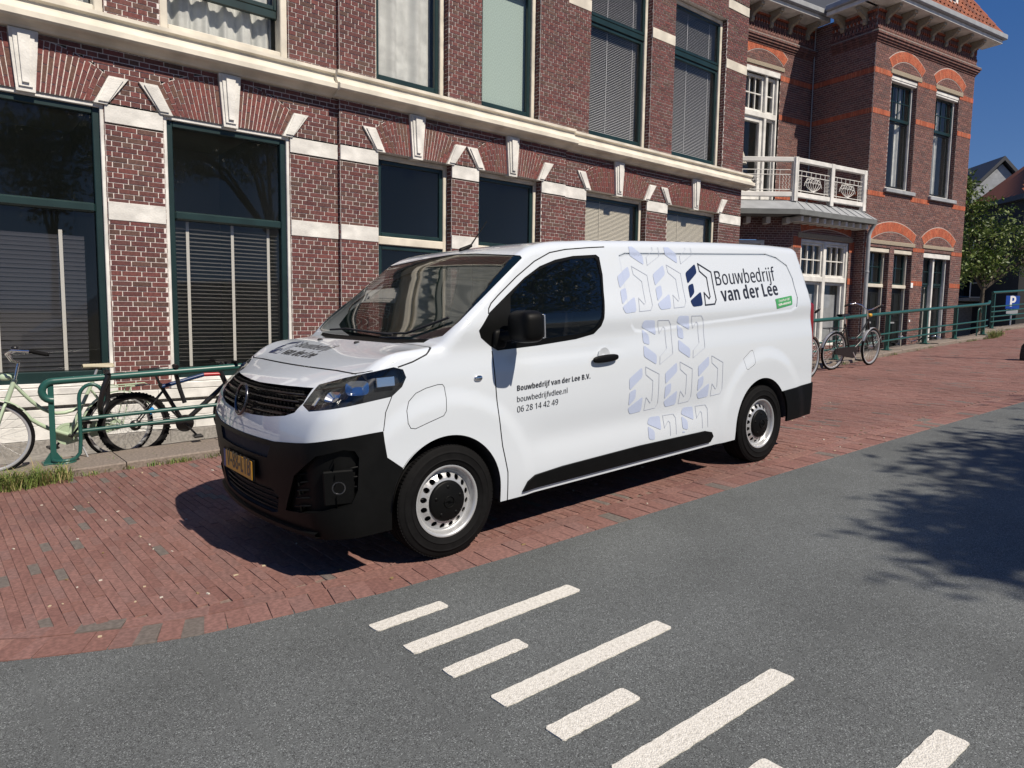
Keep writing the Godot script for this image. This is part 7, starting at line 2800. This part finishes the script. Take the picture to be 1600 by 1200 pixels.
func build_bikes() -> void:
	var y0 := 0.045
	var m := make_bike("mint green step-through bicycle with chrome handlebar standing at the curled railing end", "mint", bike_at(Vector3(1.56, y0, -8.05), Vector3(0.50, y0, -7.86), -0.06), M.mint, -0.35)
	flatten_front(m)
	var k := make_bike("black mountain bike with blue and red top tube behind the curled railing", "mtb", bike_at(Vector3(1.70, 0.06, -7.93), Vector3(2.80, 0.12, -7.86), 0.05), M.bike_black, 0.2)
	flatten_front(k)
	var c := make_bike("black upright city bicycle with silver mudguards leaning on the railing behind the van", "city", bike_at(Vector3(12.30, gy(12.30), -5.88), Vector3(13.30, gy(13.30), -5.72), 0.10), M.bike_black, 0.12)
	flatten_front(c)
	var spots := [[Vector3(9.98, gy(9.98), -5.75), Vector3(11.03, gy(11.03), -5.66), 0.04, "dark bicycle mostly hidden by the rear of the van, only its front wheel showing"], [Vector3(18.35, 0.02, -7.35), Vector3(19.45, 0.02, -7.20), 0.05, "dark bicycle on the low ground below the railing in front of the double window"], [Vector3(20.15, 0.02, -7.25), Vector3(21.25, 0.02, -7.05), 0.05, "dark bicycle on the low ground below the railing past the corner of the brown house"]]
	for s in spots:
		var d: Node3D = c.duplicate()
		d.name = numbered("bicycle")
		add_child(d)
		d.transform = bike_at(s[0], s[1], s[2])
		d.set_meta("label", s[3])
	# textile locks hung over the rail
	lock_strap("black chain lock looped over the green rail beside the mint bicycle", [rp(1.42, 0.80, 0.045), rp(1.41, 0.835, 0.0), rp(1.43, 0.80, -0.05), rp(1.42, 0.55, -0.06), rp(1.36, 0.40, -0.05), rp(1.34, 0.52, 0.03), rp(1.38, 0.70, 0.05), rp(1.42, 0.80, 0.045)], 0.026)
	lock_strap("black folding lock hung on the green rail over the mountain bike", [rp(2.02, 0.83, 0.04), rp(2.01, 0.84, -0.02), rp(2.03, 0.76, -0.05), rp(2.06, 0.60, -0.04), rp(2.10, 0.45, -0.03)], 0.022)

# ------------------------------------------------------------------ trees and the background
func tree(label: String, at: Vector3, trunk_h: float, blobs: Array, leaves: int, size: float, seed_: int, cols: Array, called := "tree") -> Node3D:
	rng.seed = seed_
	var T := thing(called, label, "tree", "", Transform3D(Basis(), at))
	var b := MB.new()
	var top := Vector3(0.1, trunk_h, 0.05)
	b.tube([Vector3.ZERO, Vector3(0.05, trunk_h * 0.5, 0.02), top], 0.05 * trunk_h * 0.55 + 0.06, 10, false, 0.07)
	for e in blobs:
		var c: Vector3 = e[0]
		b.tube([top * 0.8, top.lerp(c, 0.5) + Vector3(0, 0.2, 0), c], 0.09, 7, false, 0.025)
		for k in 5:
			var d: Vector3 = Vector3(rng.randfn(0, 1), rng.randfn(0, 0.7), rng.randfn(0, 1)).normalized() * e[1] * 0.8
			b.tube([top.lerp(c, 0.7), c + d * 0.5, c + d], 0.03, 5, false, 0.008)
	put("trunk", b, M.bark, T)
	b = MB.new()
	var per := leaves / blobs.size()
	for e in blobs:
		var c: Vector3 = e[0]
		var rr: Vector3 = e[1]
		# twigs carry tufts of leaves
		var tufts := int(per / 14)
		for q in tufts:
			var d := Vector3(rng.randfn(0, 1), rng.randfn(0, 1), rng.randfn(0, 1)).normalized() * pow(rng.randf(), 0.45) * rng.randf_range(0.75, 1.12)
			var tc := c + d * rr
			for w in 14:
				var p := tc + Vector3(rng.randfn(0, 1), rng.randfn(0, 0.7), rng.randfn(0, 1)) * size * 1.7
				var n := Vector3(rng.randfn(0, 1), rng.randfn(0.8, 1), rng.randfn(0, 1)).normalized()
				var u := n.cross(Vector3(rng.randfn(0, 1), rng.randfn(0, 1), rng.randfn(0, 1))).normalized()
				var v := n.cross(u)
				var s := size * rng.randf_range(0.6, 1.2)
				b.col = cols[rng.randi() % cols.size()] * rng.randf_range(0.75, 1.25)
				var a0 := p - u * s
				var a1 := p + v * s * 0.42 + n * s * 0.08
				var a2 := p + u * s
				var a3 := p - v * s * 0.42 + n * s * 0.08
				b.quad(a0, a1, a2, a3)
	var cr := put("crown", b, M.leaf, T)
	return T
func build_trees() -> void:
	var green := [Color(0.085, 0.13, 0.024), Color(0.11, 0.15, 0.028), Color(0.065, 0.105, 0.02), Color(0.14, 0.17, 0.04)]
	tree("leafy green street tree beside the corner of the brown house", Vector3(44.2, -0.1, -13.2), 4.2, [[Vector3(-0.9, 5.6, -0.6), Vector3(1.7, 1.5, 1.5)], [Vector3(0.6, 6.4, 0.3), Vector3(1.8, 1.4, 1.6)], [Vector3(2.3, 6.0, 1.6), Vector3(1.7, 1.2, 1.5)], [Vector3(-0.3, 7.6, -0.7), Vector3(1.1, 1.3, 1.1)], [Vector3(0.0, 4.6, 0.0), Vector3(1.5, 0.9, 1.4)], [Vector3(-0.9, 8.6, -1.0), Vector3(0.5, 0.9, 0.5)], [Vector3(4.2, 6.0, 3.0), Vector3(1.8, 1.3, 1.5)], [Vector3(2.6, 5.0, 2.0), Vector3(1.6, 1.0, 1.4)], [Vector3(-1.5, 4.4, -0.9), Vector3(1.3, 1.2, 1.2)]], 9000, 0.12, 5, green)
	# tree across the street that shades the road
	tree("broad street tree on the other side of the road shading the asphalt", Vector3(10.0, gy(10.0) - 0.05, 5.75), 4.6, [[Vector3(-1.0, 6.3, -0.9), Vector3(2.3, 1.2, 1.4)], [Vector3(-3.2, 6.6, -0.4), Vector3(1.5, 0.7, 0.9)], [Vector3(-3.5, 6.4, -1.3), Vector3(1.4, 0.5, 0.6)], [Vector3(-1.8, 6.5, -1.7), Vector3(1.5, 0.6, 0.7)], [Vector3(-2.6, 6.2, 1.2), Vector3(1.6, 0.9, 1.1)], [Vector3(1.4, 7.0, -0.6), Vector3(2.0, 1.3, 1.5)], [Vector3(0.2, 7.8, 0.9), Vector3(2.4, 1.2, 1.7)], [Vector3(2.8, 6.2, 1.0), Vector3(1.8, 1.2, 1.4)], [Vector3(-4.2, 6.9, -0.8), Vector3(1.0, 0.4, 0.5)]], 15000, 0.085, 9, green)
	tree("tall street tree across the road that the windows mirror", Vector3(4.6, -0.1, 15.5), 5.0, [[Vector3(0, 7.0, 0), Vector3(1.9, 1.8, 1.8)], [Vector3(0.8, 9.0, 0.3), Vector3(1.5, 1.6, 1.4)], [Vector3(-0.9, 8.3, 0.2), Vector3(1.3, 1.3, 1.3)]], 4200, 0.14, 13, green)
func build_background() -> void:
	# dark apartment block with balconies, seen past the corner house
	var yaw := -0.62
	var T := Transform3D(Basis(Vector3(0, 1, 0), yaw), Vector3(54.0, -0.1, -17.6))
	var A := thing("apartment_block", "dark clad apartment block with white-edged balconies behind the street tree", "building", "", T)
	var b := MB.new()
	b.box(I, Vector3(3.4, 0, -8), Vector3(14, 9.6, 0.6))
	put("dark_wing", b, M.dark_wall, A)
	b = MB.new()
	b.box(I, Vector3(-4.0, 0, -8), Vector3(3.4, 8.3, -0.6))
	put("wall", b, M.dark_wall, A)
	b = MB.new()
	b.box(I, Vector3(-4.0, 0.0, -0.6), Vector3(3.2, 2.9, -0.2))
	put("ground_floor", b, M.concrete, A)
	for y in [3.0, 5.7]:
		b = MB.new()
		b.cbox(I, Vector3(0.2, y, -0.6), Vector3(3.3, y + 0.22, 1.0), 0.02)
		put("balcony_slab", b, M.concrete, A)
		b = MB.new()
		b.cbox(I, Vector3(0.25, y + 0.24, 0.92), Vector3(3.25, y + 1.15, 0.97), 0.01)
		put("balcony_screen", b, M.dark_wall, A)
		b = MB.new()
		frame_rect(b, I, 0.2, y + 0.22, 3.3, y + 1.2, 0.05, 0.97, 1.02, 0.005)
		put("balcony_rail", b, M.white_wood, A)
		for w in [[-3.6, -0.2], [0.4, 1.7], [1.75, 3.1]]:
			var Wn := node("window", A)
			b = MB.new()
			frame_rect(b, I, w[0], y + 0.3, w[1], y + 2.3, 0.06, -0.6, -0.52, 0.006)
			put("frame", b, M.zinc, Wn)
			b = MB.new()
			pane(b, I, w[0], y + 0.3, w[1], y + 2.3, -0.57)
			put("pane", b, M.glass_dark, Wn)
			curtain(Wn, I, w[0] + 0.1, w[0] + (w[1] - w[0]) * 0.45, y + 0.3, y + 2.3, -0.585, M.wood_grey, 16.0, 2, "curtain", 0.004)
	for x in [3.3, 2.3]:
		b = MB.new()
		b.tube([Vector3(x, 0, 1.0), Vector3(x, 8.6, 1.0)], 0.045, 8)
		put("pipe_post", b, M.zinc, A)
	# house with a glazed gable
	var G := thing("gable_house", "pale grey gabled house with dark roof edges above the street tree", "house", "", Transform3D(Basis(Vector3(0, 1, 0), -0.75), Vector3(71.0, -0.1, -20.4)))
	b = MB.new()
	b.prism(I, PackedVector2Array([Vector2(-2.3, 0), Vector2(2.3, 0), Vector2(2.3, 12.6), Vector2(0, 14.9), Vector2(-2.3, 12.6)]), -8.0, 0.0)
	put("wall", b, M.zinc, G)
	for s in [-1.0, 1.0]:
		b = MB.new()
		var p0 := Vector3(s * 2.7, 12.35, 0.35)
		var p1 := Vector3(0, 15.15, 0.35)
		var th := Vector3(0, 0.35, 0)
		b.quad(p0, p1, p1 + th, p0 + th)
		b.quad(p0 + th, p1 + th, p1 + th + Vector3(0, 0, -8.4), p0 + th + Vector3(0, 0, -8.4))
		b.quad(p1, p0, p0 + Vector3(0, 0, -8.4), p1 + Vector3(0, 0, -8.4))
		put("roof_slope", b, M.slate, G)
	b = MB.new()
	pane(b, I, -1.9, 10.4, 1.9, 12.2, 0.02)
	put("glazing", b, M.glass_dark, G)
	b = MB.new()
	b.cbox(I, Vector3(-3.6, 0, -1.6), Vector3(-2.75, 13.0, -0.6), 0.02)
	put("chimney", b, M.concrete, G)
	# low house with an orange tiled roof
	var O := thing("tiled_house", "dark house with an orange tiled roof in front of the gabled house", "house", "", Transform3D(Basis(Vector3(0, 1, 0), -0.72), Vector3(55.5, -0.1, -10.9)))
	b = MB.new()
	b.box(I, Vector3(-4.2, 0, -5), Vector3(4, 9.1, 0))
	put("wall", b, M.dark_wall, O)
	b = MB.new()
	b.box(I, Vector3(-4.6, 9.1, -5.4), Vector3(4.4, 9.4, 0.45))
	put("eaves", b, M.slate, O)
	var Rf := node("roof", O)
	b = MB.new()
	b.quad(Vector3(-4.5, 9.4, 0.4), Vector3(4.4, 9.4, 0.4), Vector3(4.4, 12.0, -2.6), Vector3(-2.2, 12.0, -2.6))
	put("deck", b, M.room, Rf)
	b = MB.new()
	b.col = Color(0.36, 0.11, 0.05)
	b.quad(Vector3(-4.5, 9.4, -5.4), Vector3(-4.5, 9.4, 0.4), Vector3(-2.2, 12.0, -2.6), Vector3(-2.2, 12.0, -2.65))
	put("hip", b, M.terracotta, Rf)
	var tb := MB.new()
	for q in 5:
		var f0 := q / 5.0
		var f1 := (q + 1) / 5.0
		tb.col = Color(0.42, 0.12, 0.05)
		tb.quad(Vector3(f0 * 0.36, 0, 0.05 * sin(f0 * TAU) + 0.07), Vector3(f1 * 0.36, 0, 0.05 * sin(f1 * TAU) + 0.07), Vector3(f1 * 0.36, 0.5, 0.05 * sin(f1 * TAU) + 0.03), Vector3(f0 * 0.36, 0.5, 0.05 * sin(f0 * TAU) + 0.03))
	var tm := tb.mesh()
	var up := Vector3(0, 2.6, -3.0).normalized()
	var nr := Vector3(1, 0, 0).cross(up)
	for r in 8:
		var f := r * 0.45 / 3.97
		var ua := lerpf(-4.5, -2.2, f)
		var n := int((4.4 - ua) / 0.36)
		for k in n:
			if k > 9: continue
			var o := put_mesh("tile", tm, M.terracotta, Rf)
			o.transform = Transform3D(Basis(Vector3(1, 0, 0), up, nr), Vector3(ua + k * 0.36, 9.4, 0.4) + up * r * 0.45)
	# house across the street: a dark shape mirrored in the big windows
	var X := thing("opposite_house", "brick house across the street that the big windows mirror", "house", "", Transform3D(Basis(Vector3(0, 1, 0), PI), Vector3(-5.6, -0.1, 17.0)))
	b = MB.new()
	b.prism(I, PackedVector2Array([Vector2(-6.4, 0), Vector2(6.5, 0), Vector2(6.5, 8.2), Vector2(0.05, 12.5), Vector2(-6.4, 8.2)]), -9.0, 0.0)
	put("wall", b, M.opposite, X)
	b = MB.new()
	for s in [-1.0, 1.0]:
		b.quad(Vector3(s * 6.9, 7.9, 0.4), Vector3(0, 12.6, 0.4), Vector3(0, 12.9, 0.4), Vector3(s * 6.9, 8.2, 0.4))
		b.quad(Vector3(s * 6.9, 8.2, 0.4), Vector3(0, 12.9, 0.4), Vector3(0, 12.9, -9.4), Vector3(s * 6.9, 8.2, -9.4))
	put("roof", b, M.slate, X)
	for y in [1.0, 4.6]:
		for x in [-4.6, -1.6, 1.4, 4.2]:
			var Wn := node("window", X)
			b = MB.new()
			frame_rect(b, I, x - 0.6, y, x + 0.6, y + 2.2, 0.1, -0.05, 0.04, 0.01)
			put("frame", b, M.white_wood, Wn)
			b = MB.new()
			pane(b, I, x - 0.55, y + 0.05, x + 0.55, y + 2.15, 0.01)
			put("pane", b, M.glass_dark, Wn)

func build_all() -> void:
	build_long_house()
	build_corner_house()
	build_background()
	build_trees()
	build_van()
	build_rails()
	build_bikes()
	build_litter()

# ------------------------------------------------------------------ put it together
func _ready() -> void:
	rng.seed = 1
	# camera
	var cam := Camera3D.new()
	cam.name = "camera"
	add_child(cam)
	cam.transform = Transform3D(Basis(Vector3(0.76462136, 0.01396778, 0.64432839), Vector3(0.05176138, 0.99520446, -0.08299907), Vector3(-0.6423978, 0.09681419, 0.7602316)), CAM)
	cam.fov = 56.83
	cam.near = 0.05
	cam.far = 900.0
	cam.current = true
	# sky and exposure
	var we := WorldEnvironment.new()
	we.name = "world_environment"
	var env := Environment.new()
	env.background_mode = Environment.BG_SKY
	var sky := Sky.new()
	var sm := ProceduralSkyMaterial.new()
	sm.sky_top_color = Color(0.15, 0.335, 0.59)
	sm.sky_horizon_color = Color(0.50, 0.64, 0.80)
	sm.sky_curve = 0.12
	sm.ground_bottom_color = Color(0.12, 0.11, 0.10)
	sm.ground_horizon_color = Color(0.42, 0.50, 0.60)
	sm.sun_angle_max = 8.0
	sm.energy_multiplier = 0.84
	sky.sky_material = sm
	env.sky = sky
	env.tonemap_mode = Environment.TONE_MAPPER_LINEAR
	env.tonemap_exposure = 1.15
	env.sdfgi_enabled = true
	env.ssao_enabled = true
	env.ssil_enabled = true
	we.environment = env
	add_child(we)
	# sun: high, behind the photographer
	var sun := DirectionalLight3D.new()
	sun.name = "sun"
	add_child(sun)
	sun.look_at_from_position(Vector3(0.12, 1.0, 0.87) * 20.0, Vector3.ZERO)
	sun.light_energy = 1.6
	sun.light_color = Color(1.0, 0.955, 0.89)
	sun.light_angular_distance = 0.53
	sun.shadow_enabled = true
	make_materials()
	build_ground()
	build_all()
